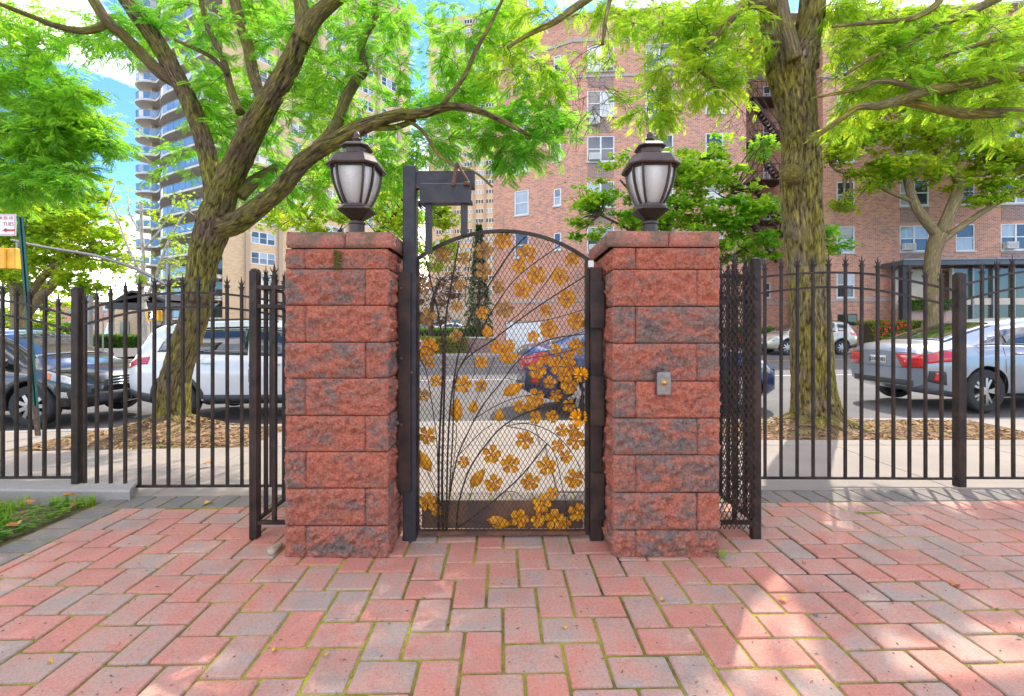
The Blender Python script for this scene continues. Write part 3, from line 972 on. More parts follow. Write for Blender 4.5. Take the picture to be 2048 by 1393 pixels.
WIN = {}
def window_proto(key, w, h, lights, fw=0.07, sill=True, split=True, drop=0.0):
    """meshes of a sash window, local x along the wall, -y outside, origin bottom centre"""
    f = MB()
    y0, y1 = 0.02, 0.10
    f.box(-w / 2, -w / 2 + fw, y0, y1, 0, h); f.box(w / 2 - fw, w / 2, y0, y1, 0, h)
    f.box(-w / 2 + fw, w / 2 - fw, y0, y1, h - fw, h); f.box(-w / 2 + fw, w / 2 - fw, y0, y1, 0, fw)
    panes = []
    lw = (w - 2 * fw - (lights - 1) * fw * 1.3) / lights
    x = -w / 2 + fw
    for i in range(lights):
        if split:
            f.box(x, x + lw, y0 + .02, y1, h * .5 - .03, h * .5 + .03)
            panes.append((x, x + lw, h * .5 + .03, h - fw, y0 + 0.035)); panes.append((x, x + lw, fw, h * .5 - .03, y0 + 0.055))
        else:
            panes.append((x, x + lw, fw, h - fw, y0 + 0.04))
        x += lw
        if i < lights - 1:
            f.box(x, x + fw * 1.3, y0 - .005, y1, fw, h - fw); x += fw * 1.3
    fm = f.mesh('window', MT['white'])
    pms = []
    for (a, b_, c, e, y) in panes:
        pms.append(MB().box(a, b_, y, y + 0.02, c, e).mesh('pane', MT['glass']))
    sm = MB().box(-w / 2 - .06, w / 2 + .06, -0.07, 0.10, -0.09, -0.002).mesh('sill', MT['sill']) if sill else None
    WIN[key] = (fm, pms, sm)
def place_window(key, parent, loc, rz):
    fm, pms, sm = WIN[key]
    o = link_mesh('window', fm, None, parent)
    o.location = Vector(loc) - root_loc(parent)
    o.rotation_euler = (0, 0, rz)
    for p in pms: link_mesh('pane', p, None, o)
    if sm: link_mesh('sill', sm, None, o)
    return o
window_proto('single', 1.05, 1.62, 1)
window_proto('double', 1.66, 1.58, 2)
window_proto('narrow', 0.5, 1.08, 1)
window_proto('triple', 3.2, 1.65, 3, 0.11, False)
window_proto('strip', 2.5, 1.35, 3, 0.12, False, False)

RZ = [17.82, 15.05, 12.26, 9.47, 6.70, 3.93]
ROOF, BASE = 20.45, -0.6
red = thing('brick_apartment_building', 'six storey red brick apartment building with white sash windows across the street', 'building', (8, 30, 0))
PTS = [(2.6, 47), (-1.28, 30.9), (3.72, 28.0), (14.1, 27.4), (14.4, 32.3), (19.4, 32.0), (19.2, 28.1), (37, 26.4)]
wb = MB()
plan = {1: [(1028, 1058, 'single'), (1107, 1122, 'narrow')],
        2: [(1175, 1228, 'double'), (1291, 1347, 'double'), (1412, 1446, 'single')],
        4: [(1527, 1541, 'narrow'), (1596, 1612, 'narrow')],
        6: [(1674, 1709, 'single'), (1800, 1858, 'double'), (1918, 1944, 'single'), (2003, 2062, 'double'), (2120, 2160, 'single')]}
wins = []
for i in range(len(PTS) - 1):
    P0, P1 = PTS[i], PTS[i + 1]
    L = math.hypot(P1[0] - P0[0], P1[1] - P0[1])
    d = ((P1[0] - P0[0]) / L, (P1[1] - P0[1]) / L)
    ops = []
    for (a, b_, kind) in plan.get(i, []):
        uc = (u_on(a, P0, P1) + u_on(b_, P0, P1)) / 2
        w, h = {'single': (1.05, 1.62), 'double': (1.66, 1.58), 'narrow': (0.5, 1.08)}[kind]
        for ri, zc in enumerate(RZ):
            if i == 6 and ri == 5 and a > 1700: continue
            if i == 1 and ri == 5: continue
            ops.append((uc - w / 2, uc + w / 2, zc - h / 2, zc + h / 2))
            wins.append((kind, P0[0] + d[0] * uc, P0[1] + d[1] * uc, zc - h / 2, math.atan2(d[1], d[0]), i, ri))
    if i == 6:
        ua = u_on(1675, P0, P1)
        ops.append((ua, ua + 1.15, 1.42, 2.12))
    if i == 1:
        ua, ub = u_on(1010, P0, P1), u_on(1086, P0, P1)
        ops.append((ua, ub, -0.55, 1.72))
    wall(wb, P0, P1, BASE, ROOF, ops)
wb.quad(*[Vector((p[0], p[1], ROOF - .3)) for p in (PTS[0], PTS[1], PTS[2], PTS[3])], uv=[(0, 0)] * 4)
wb.quad(Vector((2.6, 47, ROOF - .3)), Vector((14.1, 27.4, ROOF - .3)), Vector((37, 26.4, ROOF - .3)), Vector((37, 47, ROOF - .3)), uv=[(0, 0)] * 4)
wb.build('wall', MT['brick'], red)
for i in range(1, len(PTS) - 1):
    P0, P1 = Vector((*PTS[i], 0)), Vector((*PTS[i + 1], 0))
    d = (P1 - P0).normalized(); n = Vector((d.y, -d.x, 0))
    MB().bar(P0 + n * .05 + Vector((0, 0, ROOF + .06)) - d * .03, P1 + n * .05 + Vector((0, 0, ROOF + .06)) + d * .03, 0.42, 0.14).build('coping', MT['soffit'], red)
    for z, h in ((16.72, .16), (18.95, .22), (2.98, .2)):
        MB().bar(P0 + n * .012 + Vector((0, 0, z)), P1 + n * .012 + Vector((0, 0, z)), 0.07, h).build('brick_band', MT['brick_dark'], red)
acs = []
for (kind, x, y, z, rz, i, ri) in wins:
    o = place_window(kind, red, (x, y, z), rz)
    if kind == 'double' and (i, ri) in ((2, 0), (2, 2), (6, 4), (2, 4), (6, 2)): acs.append((x, y, z, rz, -0.4 if ri != 0 else 0.4))
    if kind == 'double' and ri in (1, 3) and rng.random() < .6: acs.append((x, y, z - .62, rz, -0.4))
acb = MB().cbox(-.32, .32, -.28, .05, 0, .40, .02).mesh('air_conditioner', MT['ac'])
grl = MB()
for k in range(7): grl.box(-.28 + k * .085, -.24 + k * .085, -.292, -.282, .05, .35)
grl = grl.mesh('grille', MT['soffit'])
for (x, y, z, rz, dx) in acs:
    o = link_mesh('air_conditioner', acb, None, red)
    o.location = Vector((x + math.cos(rz) * dx, y + math.sin(rz) * dx, z + .06)) - red.location
    o.rotation_euler = (0, 0, rz)
    link_mesh('grille', grl, None, o)
# darker brick panels under the paired windows
for (kind, x, y, z, rz, i, ri) in wins:
    if kind == 'double' and ri < 5:
        b = MB().box(-.8, .8, -0.018, 0.01, -1.02, -.14)
        for q in ((0, 1, 5, 4), ): pass
        me = b.mesh('brick_panel', MT['brick_dark'])
        ul = me.uv_layers.new(name='UVMap')
        for lp in me.loops:
            c = me.vertices[lp.vertex_index].co; ul.data[lp.index].uv = (c.x, c.z)
        o = link_mesh('brick_panel', me, None, red)
        o.location = Vector((x, y, z)) - red.location; o.rotation_euler = (0, 0, rz)
# basement window, garage door
P0, P1 = PTS[6], PTS[7]
L = math.hypot(P1[0] - P0[0], P1[1] - P0[1]); dv = Vector(((P1[0] - P0[0]) / L, (P1[1] - P0[1]) / L, 0))
ua = u_on(1675, P0, P1)
q = Vector((*P0, 0)) + dv * ua
nrm = Vector((dv.y, -dv.x, 0))
fr = MB().bar(q + dv * .575 - nrm * .06 + Vector((0, 0, 1.46)), q + dv * .575 - nrm * .06 + Vector((0, 0, 2.10)), 1.1, .03, up=nrm).build('basement_window', MT['dark'], red)
MB().bar(q + dv * .3 - nrm * .03 + Vector((0, 0, 1.5)), q + dv * .3 - nrm * .03 + Vector((0, 0, 2.06)), .5, .02, up=nrm).build('pane', MT['glass_lobby'], fr)
MB().bar(q + dv * .86 - nrm * .03 + Vector((0, 0, 1.5)), q + dv * .86 - nrm * .03 + Vector((0, 0, 2.06)), .5, .02, up=nrm).build('pane', MT['glass_lobby'], fr)
P0, P1 = PTS[1], PTS[2]
L = math.hypot(P1[0] - P0[0], P1[1] - P0[1]); dv = Vector(((P1[0] - P0[0]) / L, (P1[1] - P0[1]) / L, 0)); nrm = Vector((dv.y, -dv.x, 0))
ua, ub = u_on(1010, P0, P1), u_on(1086, P0, P1)
gd = None
for k in range(5):
    z = -0.5 + k * 0.44
    a, c = Vector((*P0, z + .22)) + dv * (ua + .04) - nrm * .1, Vector((*P0, z + .22)) + dv * (ub - .04) - nrm * .1
    if gd is None: gd = MB().bar(a, c, .05, .425).build('garage_door', MT['white'], red)
    else: MB().bar(a, c, .05, .425).build('door_panel', MT['white'], gd)
# fire escape in the court
fe = MB()
fx0, fx1, fy = WX(1493, 31.3), WX(1562, 31.3), 31.4
fe_parts = None
for k, py in enumerate((207, 287, 367, 447)):
    z = WZ(py, 31.4)
    pl = MB()
    pl.box(fx0, fx1, fy - .95, fy + .9, z - .06, z)
    o = pl.build('fire_escape_platform', MT['escape'], red)
    r = MB()
    for zz in (z + .5, z + 1.0):
        r.bar((fx0, fy - .95, zz), (fx1, fy - .95, zz), .04, .04)
    for q in range(9):
        x = fx0 + (fx1 - fx0) * q / 8
        r.bar((x, fy - .95, z), (x, fy - .95, z + 1.0), .03, .03)
    r.build('railing', MT['escape'], o)
    s = MB()
    a, c = Vector((fx0 + .1, fy - .5, z)), Vector((fx1 - .35, fy - .5, z - 2.75))
    for off in (-.3, .3):
        s.bar(a + Vector((0, off, 0)), c + Vector((0, off, 0)), .05, .18)
        s.bar(a + Vector((0, off, .75)), c + Vector((0, off, .75)), .035, .035)
    for q in range(1, 12):
        p = a.lerp(c, q / 12)
        s.box(p.x - .11, p.x + .11, p.y - .3, p.y + .3, p.z - .02, p.z + .015)
    s.build('stair', MT['escape'], o)
MB().tube([(14.55, 32.0, 0), (14.55, 32.0, 19.5)], .06, 6).build('drainpipe', MT['white'], red)
# lobby entrance: black fascia, stone, tall glass
ex0, ex1 = WX(1798, 26.3), 36.0
eY = lambda X: 28.0 - (X - 19.2) * 0.095
b = MB(); b.add([(ex0, 26.0, 4.86), (ex1, 25.1, 4.86), (ex1, 26.4, 4.86), (ex0, 27.6, 4.86), (ex0, 26.0, 5.14), (ex1, 25.1, 5.14), (ex1, 26.4, 5.14), (ex0, 27.6, 5.14)],
         [(0, 3, 2, 1), (4, 5, 6, 7), (0, 1, 5, 4), (1, 2, 6, 5), (2, 3, 7, 6), (3, 0, 4, 7)])
can = b.build('entrance_canopy', MT['fascia'], red)
MB().bar((ex0 - .02, 25.97, 5.17), (ex1, 25.07, 5.17), .08, .07).build('edge_trim', MT['steel'], can)
MB().box(ex0 + .05, ex0 + .3, 26.1, 26.4, -.1, 4.86).build('canopy_column', MT['dark'], red)
b = MB()
for x0, x1, dy in ((ex0 + .4, ex0 + 2.9, 0.0), (ex0 + 2.9, ex0 + 3.3, 0.02)):
    b.box(x0, x1, 26.55 - dy, 27.3, -.1, 2.35)
b.build('planter_wall', MT['pink_stone'], red)
b = MB().box(ex0 + .4, ex0 + 3.3, 27.32, 27.36, 2.35, 4.78)
b.build('lobby_wall', MT['cream'], red)
o = place_window('double', red, (ex0 + 1.7, 27.31, 2.75), 0)
x = ex0 + 3.35
b = MB()
for k in range(8):
    y = 27.0 - (x - 19.2) * 0.06
    pn = MB().box(x + .06, x + 1.06, y, y + .03, 3.0, 4.72).build('lobby_pane', MT['glass_lobby'], red)
    MB().box(x + .06, x + 1.06, y, y + .03, 0.1, 2.62).build('lobby_pane', MT['glass_lobby'], red)
    MB().box(x - .05, x + .055, y - .08, y + .1, 0, 4.78).build('mullion', MT['steel'] if k % 3 else MT['cream'], red)
    MB().box(x + .06, x + 1.06, y - .06, y + .08, 2.62, 3.0).build('transom', MT['cream'], red)
    x += 1.12

# ---------------------------------------------------------------- tower with wavy balconies and its tan wing
tower = thing('balcony_tower', 'tall tan brick apartment tower with rows of wavy balconies and blue glass railings', 'building', (-45, 66, 0))
A, B = Vector((-56.6, 69.5, 0)), Vector((-36.2, 58.0, 0))
dT = (B - A).normalized(); nT = Vector((dT.y, -dT.x, 0)); LT = (B - A).length
def wave(t):
    if t < 0.2: return 0.1 + 1.5 * math.sin(math.pi * (t / 0.2)) ** .8
    s = min(1, (t - 0.2) / 0.42)
    return 0.1 + 3.0 * (s * s * (3 - 2 * s)) - .5 * max(0, t - .62)
def wpt(t, off=0.0): return A + dT * (LT * t) + nT * (wave(t) + off)
TS = [0, .03, .06, .09, .12, .15, .18, .20, .22, .25, .29, .34, .40, .46, .52, .58, .64, .70, .76, .82, .88, .94, 1.0]
wb = MB()
wall(wb, (A.x - nT.x * 3, A.y - nT.y * 3), (B.x - nT.x * 3, B.y - nT.y * 3), -1, 58)
wall(wb, (A.x - nT.x * 3 - 4, A.y - nT.y * 3 + 22), (A.x - nT.x * 3, A.y - nT.y * 3), -1, 58)
C0, C1 = (-36.4, 57.2), (-18.4, 82.0)
ops, twin = [], []
Lc = math.hypot(C1[0] - C0[0], C1[1] - C0[1]); dC = ((C1[0] - C0[0]) / Lc, (C1[1] - C0[1]) / Lc)
rowz = [10.6 + 2.72 * k for k in range(-3, 17)]
for ub in (5.0, 10.4, 15.8, 21.2, 26.0):
    for z in rowz:
        ops.append((ub - 1.6, ub + 1.6, z - .82, z + .83)); twin.append((C0[0] + dC[0] * ub, C0[1] + dC[1] * ub, z - .82))
Bw = (B.x - nT.x * 3, B.y - nT.y * 3)
wall(wb, Bw, C0, -1, 58)
wall(wb, C0, C1, -1, 58, ops)
wall(wb, C1, (-34, 96), -1, 58)
wb.build('wall', MT['tan'], tower)
for (x, y, z) in twin: place_window('triple', tower, (x, y, z), math.atan2(dC[1], dC[0]))
for ub in (2.9, 7.2, 12.9, 18.2, 23.6, 28.0):
    p = Vector((C0[0] + dC[0] * ub, C0[1] + dC[1] * ub, 0)); nC = Vector((dC[1], -dC[0], 0))
    MB().bar(p + Vector((0, 0, -1)) + nC * .1, p + Vector((0, 0, 58)) + nC * .1, .5, .45, up=nC).build('pilaster', MT['tan_dark'], tower)
# tall dark recesses behind the balconies: doors, then slabs, posts and glass
slab_me = None
pan = []
for k in range(20):
    z = 2.6 + 2.7 * k
    if k == 0:
        b = MB()
        vs = []
        for t in TS:
            p = wpt(t); q = A + dT * (LT * t) - nT * 2.9
            vs += [(p.x, p.y, z), (q.x, q.y, z), (p.x, p.y, z - .28), (q.x, q.y, z - .28)]
        n = len(TS)
        fs = []
        for i in range(n - 1):
            a, c = i * 4, i * 4 + 4
            fs += [(a, c, c + 1, a + 1), (a + 2, a + 3, c + 3, c + 2), (a, a + 2, c + 2, c)]
        fs += [(0, 1, 3, 2), (4 * n - 4, 4 * n - 2, 4 * n - 1, 4 * n - 3)]
        b.add(vs, fs)
        o0 = b.build('balcony_slab', MT['slab_conc'], tower)
        rl = MB().sweep([wpt(t, -.08) + Vector((0, 0, z + 1.08)) for t in TS], .06, .06).build('handrail', MT['steel'], o0)
        for i in range(0, n - 1):
            p, q = wpt(TS[i], -.08), wpt(TS[i + 1], -.08)
            dd = (q - p) * .03
            pan.append(MB().bar(p + dd + Vector((0, 0, z + .55)), q - dd + Vector((0, 0, z + .55)), .03, .92).build('glass_panel', MT['glass_blue'], o0))
        for t in (.1, .35, .62, .88):
            p = A + dT * (LT * t) - nT * 1.6
            MB().bar(p + Vector((0, 0, z)) , p + Vector((0, 0, z + 2.42)), 2.6, .5, up=dT).build('dividing_wall', MT['tan'], o0)
        for t in (.22, .48, .75):
            p = A + dT * (LT * t) - nT * 2.88
            MB().bar(p + Vector((0, 0, z + .1)), p + Vector((0, 0, z + 2.2)), .12, 2.6, up=dT).build('balcony_door', MT['glass_lobby'], o0)
    else:
        c = copy_tree(o0, tower)
        c.location = (0, 0, 2.7 * k)
# low balconies beside the corner
cb = None
for k in range(5):
    z = 2.2 + 2.75 * k
    p = Vector((-37.9, 57.0, z))
    if cb is None:
        cb = MB().box(p.x - 1.0, p.x + 1.35, p.y - .3, p.y + 1.2, p.z - .2, p.z).build('corner_balcony', MT['slab_conc'], tower)
        r = MB()
        for q in range(12): r.box(p.x - 1.0 + q * .2, p.x - .96 + q * .2, p.y - .28, p.y - .25, p.z, p.z + 1.0)
        r.box(p.x - 1.0, p.x + 1.3, p.y - .29, p.y - .24, p.z + 1.0, p.z + 1.06); r.build('railing', MT['dark'], cb)
        MB().box(p.x - .9, p.x + 1.2, p.y + .9, p.y + 1.0, p.z + .3, p.z + 2.2).build('balcony_door', MT['glass_lobby'], cb)
    else:
        c = copy_tree(cb, tower); c.location = (0, 0, 2.75 * k)
# ground floor base of the tower
b = MB(); wall(b, (-50, 54.5), (-37.2, 54.5), -1, 2.0)
b.build('base_wall', MT['tan'], tower)

# ---------------------------------------------------------------- far tan tower
far = thing('distant_apartment_tower', 'distant very tall tan apartment tower with stacked strip windows left of the brick building', 'building', (-9, 140, 0))
fb = MB()
F0, F1 = (WX(857, 134), 134), (WX(1062, 128), 128)
Lf = math.hypot(F1[0] - F0[0], F1[1] - F0[1]); dF = ((F1[0] - F0[0]) / Lf, (F1[1] - F0[1]) / Lf)
wall(fb, F0, F1, -1, 92)
wall(fb, (F0[0] + 2, 160), F0, -1, 92)
wall(fb, F1, (F1[0] + 1.5, 150), -1, 92)
fb.build('wall', MT['tan'], far)
b = MB(); wall(b, (WX(1000, 131), 131.5), (WX(1055, 131), 130.5), 92, 97); wall(b, (WX(1055, 131), 130.5), (WX(1055, 131) + 1, 142), 92, 97); b.build('roof_house', MT['tan'], far)
for px in (868, 888, 908, 925, 948, 970, 990, 1010, 1030, 1050):
    u = u_on(px, F0, F1)
    p = Vector((F0[0] + dF[0] * u, F0[1] + dF[1] * u - .1, 0))
    if px in (925, 948, 970, 908, 990):
        MB().box(p.x - .35, p.x + .35, p.y - .2, p.y + .3, -1, 92).build('pilaster', MT['tan_dark'] if px != 925 else MT['tan'], far)
nwin = 0
for c0, c1 in ((876, 884), (893, 903), (911, 921), (929, 944), (952, 966), (974, 986)):
    u = (u_on(c0, F0, F1) + u_on(c1, F0, F1)) / 2
    for k in range(32):
        z = 4.0 + 2.75 * k
        place = (F0[0] + dF[0] * u, F0[1] + dF[1] * u - .12, z)
        fm, pms, sm = WIN['strip']
        o = link_mesh('window', fm, None, far); o.location = Vector(place) - far.location; o.rotation_euler = (0, 0, math.atan2(dF[1], dF[0]))
        if k == 0 and c0 == 876:
            pj = MB()
            for pmz in pms:
                pj.add([v.co[:] for v in pmz.vertices], [tuple(p.vertices) for p in pmz.polygons])
            pj = pj.mesh('pane', MT['glass'])
        link_mesh('pane', pj, None, o)
# ================================================================== PILLARS
def rough_block(x0, x1, y0, y1, z0, z1, seed, amp=0.012, step=0.022, faces='-x+x-y+y', ch=0.006):
    """split-face block: each open face a displaced grid, the edges tooled straight"""
    b = MB()
    def face(o, ux, uy, L, H, nrm):
        nu, nv = max(3, int(L / step)), max(3, int(H / step))
        base = len(b.v)
        us = [0, ch / L] + [ch / L + (1 - 2 * ch / L) * i / nu for i in range(1, nu)] + [1 - ch / L, 1]
        vs_ = [0, ch / H] + [ch / H + (1 - 2 * ch / H) * i / nv for i in range(1, nv)] + [1 - ch / H, 1]
        for iu, u in enumerate(us):
            for iv, v in enumerate(vs_):
                p = o + ux * (u * L) + uy * (v * H)
                edge = iu in (0, len(us) - 1) or iv in (0, len(vs_) - 1)
                if edge: d = -ch
                else:
                    e = min(1, min(u * L, (1 - u) * L, v * H, (1 - v) * H) / 0.03)
                    q = p * 11 + Vector((seed * 3.1, seed * 1.7, seed))
                    d = amp * (0.12 + 0.88 * e) * (noise.noise(q) * 0.5 + noise.noise(q * 2.3) * 0.6 + noise.noise(q * 4.6) * 0.55 + noise.noise(q * 8) * .3) + amp * .22 * e
                    f1 = noise.voronoi(q * 2.6)[0]
                    d += amp * (0.1 + 0.9 * e) * (.62 - 1.25 * f1[0]) * .75
                    d += amp * .35 * e * min(.5, f1[1] - f1[0])
                b.v.append(tuple(p + nrm * d))
        m = len(vs_)
        for i in range(len(us) - 1):
            for k in range(m - 1):
                b.f.append((base + i * m + k, base + (i + 1) * m + k, base + (i + 1) * m + k + 1, base + i * m + k + 1))
    X, Y, Z = Vector((1, 0, 0)), Vector((0, 1, 0)), Vector((0, 0, 1))
    face(Vector((x0, y0, z0)), X, Z, x1 - x0, z1 - z0, -Y)
    face(Vector((x1, y0, z0)), Y, Z, y1 - y0, z1 - z0, X)
    face(Vector((x1, y1, z0)), -X, Z, x1 - x0, z1 - z0, Y)
    face(Vector((x0, y1, z0)), -Y, Z, y1 - y0, z1 - z0, -X)
    b.add([(x0 + ch, y0 + ch, z1 - .001), (x1 - ch, y0 + ch, z1 - .001), (x1 - ch, y1 - ch, z1 - .001), (x0 + ch, y1 - ch, z1 - .001)], [(0, 1, 2, 3)])
    return b

def pillar(label, x0, x1, zs_, first_long, lf, sf, capx0, capx1):
    yf, yb = 2.484, 3.05
    r = thing('gate_pillar', label, 'pillar', ((x0 + x1) / 2, (yf + yb) / 2, 0))
    MB().box(x0 + .03, x1 - .03, yf + .03, yb - .03, -.02, zs_[-1] - .005).build('core', MT['dark'], r)
    g = 0.0022
    seed = x0 * 10
    for k in range(len(zs_) - 1):
        z0, z1 = zs_[k], zs_[k + 1]
        long_left = (k % 2 == 0) == first_long
        sx = x0 + (x1 - x0) * (lf if long_left else sf)
        jx = lambda s: s + (rng.random() - .5) * .004
        if long_left:
            front = [(x0, sx, yf, yf + .2), (sx, x1, yf, yf + .38)]
            back = [(x0 + .2, x1, yf + .38, yb), (x0, x0 + .2, yf + .2, yb)]
        else:
            front = [(x0, sx, yf, yf + .38), (sx, x1, yf, yf + .2)]
            back = [(x0, x1 - .2, yf + .38, yb), (x1 - .2, x1, yf + .2, yb)]
        for i, (a, c, d, e) in enumerate(front + back):
            seed += 1.37
            dj = (rng.random() - .5) * .006 if i < 2 else 0
            rough_block(a + g, c - g, d + g + dj, e - g, z0 + g, z1 - g, seed, 0.024, 0.0115 if i < 2 else 0.024).build('block', MT['stone'], r, True)
    # cap stones
    zc = zs_[-1]
    xm = capx0 + (capx1 - capx0) * (0.465 if first_long else 0.55)
    for (a, c) in ((capx0, xm), (xm, capx1)):
        seed += 2.2
        b = rough_block(a + g, c - g, yf - .014, yb + .014, zc + .002, zc + .088, seed, 0.012, 0.02, ch=0.012)
        b.build('cap_stone', MT['cap'], r, True)
    return r
zl = [0, .162, .360, .560, .762, .962, 1.163, 1.364, 1.562, 1.680]
pys_l = [1117, 1053, 978, 905, 832, 757, 685, 611, 538, 497]
zl = [-0.012] + [WZ(p, 2.484) for p in pys_l[1:]]
pys_r = [1112, 1062, 987, 911, 837, 763, 687, 613, 539, 495]
zrr = [-0.012] + [WZ(p, 2.484) for p in pys_r[1:]]
pilL = pillar('left red split face stone gate pillar under a lantern, beside the closer post', WX(569, 2.484), WX(776, 2.484), zl, False, 0.78, 0.20, WX(567, 2.45), WX(783, 2.45))
pilR = pillar('right red split face stone gate pillar with the doorbell on its front', WX(1226, 2.484), WX(1440, 2.484), zrr, False, 0.79, 0.215, WX(1216, 2.45), WX(1444, 2.45))
CAPZ = WZ(497, 2.484) + .09
mb_ = MB()
for k in range(150):   # moss streak under the left cap
    x = WX(673, 2.47) + rng.normal() * .008; z = WZ(500 + 36 * rng.random(), 2.47); s = .003 + .003 * rng.random()
    y = 2.472 + .006 * rng.random()
    mb_.add([(x - s, y, z - s), (x + s, y, z - s), (x, y, z + s), (x, y - .006 - .006 * rng.random(), z - s * .5)], [(0, 1, 3), (1, 2, 3), (2, 0, 3)])
mb_.build('moss_streak', basic('pillar_moss', (0.20, 0.19, 0.03), (0.11, 0.12, 0.02), 30, 0.95, src='Position'), pilL, kind='stuff')

# ------------------------------------------------------------------ lanterns
CH = 0.36
def sq8(k):
    a = CH
    pts = [(1, -1 + a), (1, 1 - a), (1 - a, 1), (-1 + a, 1), (-1, 1 - a), (-1, -1 + a), (-1 + a, -1), (1 - a, -1)]
    return pts[k % 8]
def lantern(cx, cy, z0, label):
    r = thing('pillar_lantern', label, 'lamp', (cx, cy, z0), group=None)
    s = 1.0
    c = (cx, cy, 0)
    top = 2.47
    MB().lathe(c, [(.062, z0), (.062, z0 + .012), (.046, z0 + .02), (.044, z0 + .10), (.050, z0 + .105), (.050, z0 + .118), (.040, z0 + .122), (.030, z0 + .130)], 20).build('neck', MT['bronze'], r, False)
    zb = z0 + .124
    MB().lathe(c, [(.028, zb), (.034, zb + .004), (.092, zb + .052), (.098, zb + .058), (.098, zb + .066), (.080, zb + .076), (.076, zb + .092), (.062, zb + .094)], 8, sq8).build('base_cup', MT['bronze'], r)
    # bowl-shaped body
    zg0, zg1 = zb + .093, 2.212
    H = zg1 - zg0
    prof = []
    for i in range(11):
        t = i / 10
        w = .064 + (.122 - .064) * (math.sin(min(1, t * 1.02) * math.pi / 2) ** 0.85)
        prof.append((w, zg0 + H * t))
    for k in range(8):
        b = MB()
        p0, p1 = sq8(k), sq8(k + 1)
        vs, fs = [], []
        for (w, z) in prof:
            for dd in (0, -.004):
                for p in (p0, p1):
                    ww = w - .003 + dd
                    vs.append((cx + p[0] * ww, cy + p[1] * ww, z))
        n = len(prof)
        for i in range(n - 1):
            a, e = i * 4, i * 4 + 4
            fs += [(a, a + 1, e + 1, e), (a + 2, e + 2, e + 3, a + 3), (a, e, e + 2, a + 2), (a + 1, a + 3, e + 3, e + 1)]
        b.add(vs, fs)
        b.build('glass_panel', MT['frost'], r, True)
        b = MB().sweep([(cx + p0[0] * w, cy + p0[1] * w, z) for (w, z) in prof], .017, .010, up=(p0[1], -p0[0], 0.001))
        b.build('rib', MT['bronze'], r)
    MB().lathe(c, [(.120, zg1 - .012), (.127, zg1 - .010), (.127, zg1), (.148, zg1 - .002), (.153, zg1 + .005), (.152, zg1 + .012), (.130, zg1 + .052), (.126, zg1 + .062), (.119, zg1 + .066), (.074, zg1 + .084), (.066, zg1 + .090), (.064, zg1 + .118), (.082, zg1 + .128), (.083, zg1 + .134), (.062, zg1 + .152), (.034, zg1 + .158)], 8, sq8).build('roof', MT['bronze'], r)
    zt = zg1 + .157
    MB().lathe(c, [(.030, zt), (.030, zt + .006), (.016, zt + .012), (.014, zt + .022), (.026, zt + .028), (.026, zt + .034), (.016, zt + .040), (.019, zt + .046), (.019, zt + .058), (.010, zt + .074), (.002, zt + .082)], 14).build('finial', MT['bronze'], r, True)
    return r
lantern(WX(714, 2.77), 2.77, CAPZ, 'bronze lantern with frosted glass standing on the left gate pillar')
lantern(WX(1300, 2.77), 2.77, CAPZ, 'bronze lantern with frosted glass standing on the right gate pillar')

# ------------------------------------------------------------------ doorbell
dY = 2.472
d = thing('doorbell', 'square steel doorbell plate with a round button on the right pillar', 'doorbell', (WX(1325, dY), dY, WZ(766, dY)))
hx, hz = 14 * dY / FPX, 22 * dY / FPX
MB().cbox(d.location.x - hx, d.location.x + hx, dY - .03, dY + .03, d.location.z - hz, d.location.z + hz, .004).build('plate', MT['steel'], d)
b = MB(); b.lathe((0, 0, 0), [(.019, 0), (.019, .004), (.014, .006), (.014, .003), (.0125, .003), (.0115, .010), (.004, .013)], 20)
o = b.build('button', MT['brass'], d, True, local=True)
o.location = (0, -.030, .004); o.rotation_euler = (math.radians(90), 0, 0)
for sz in (-1, 1):
    o = MB().lathe((0, 0, 0), [(.004, 0), (.004, .002), (.002, .003)], 8).build('screw', MT['steel'], d, local=True)
    o.location = (0, -.030, sz * hz * .78); o.rotation_euler = (math.radians(90), 0, 0)

# ================================================================== GATE
GY = 2.72
gate = thing('garden_gate', 'arched black iron mesh gate covered with gilded flowers and leaves', 'gate', (WX(1004, GY), GY, 0))
gx0, gx1 = WX(830, GY), WX(1178, GY)
gzb, gzs, gzt = WZ(1068, GY), WZ(519, GY), WZ(460, GY)
gcx = (gx0 + gx1) / 2; hw = (gx1 - gx0) / 2; sag = gzt - gzs
R = (hw * hw + sag * sag) / (2 * sag); czg = gzt - R
def arch_z(x): return czg + math.sqrt(max(0, R * R - (x - gcx) ** 2))
MB().box(gx0, gx0 + .024, GY - .015, GY + .02, gzb, gzs).build('stile', MT['iron'], gate)
MB().box(gx1 - .024, gx1, GY - .015, GY + .02, gzb, gzs).build('stile', MT['iron'], gate)
MB().box(gx0 + .0245, gx1 - .0245, GY - .015, GY + .02, gzb, gzb + .02).build('bottom_rail', MT['iron_rust'], gate)
MB().sweep([(x, GY + .0025, arch_z(x) - .008) for x in np.linspace(gx0 + .001, gx1 - .001, 25)], .034, .017).build('arched_rail', MT['iron'], gate)
MB().box(gx0 + .03, gx1 - .03, GY + .055, GY + .065, gzb + .01, WZ(1009, GY)).build('kick_plate', basic('rusted_plate', (0.085, 0.06, 0.045), (0.24, 0.11, 0.05), 6, 0.8, 0, 0.2, 50, 'Position'), gate)

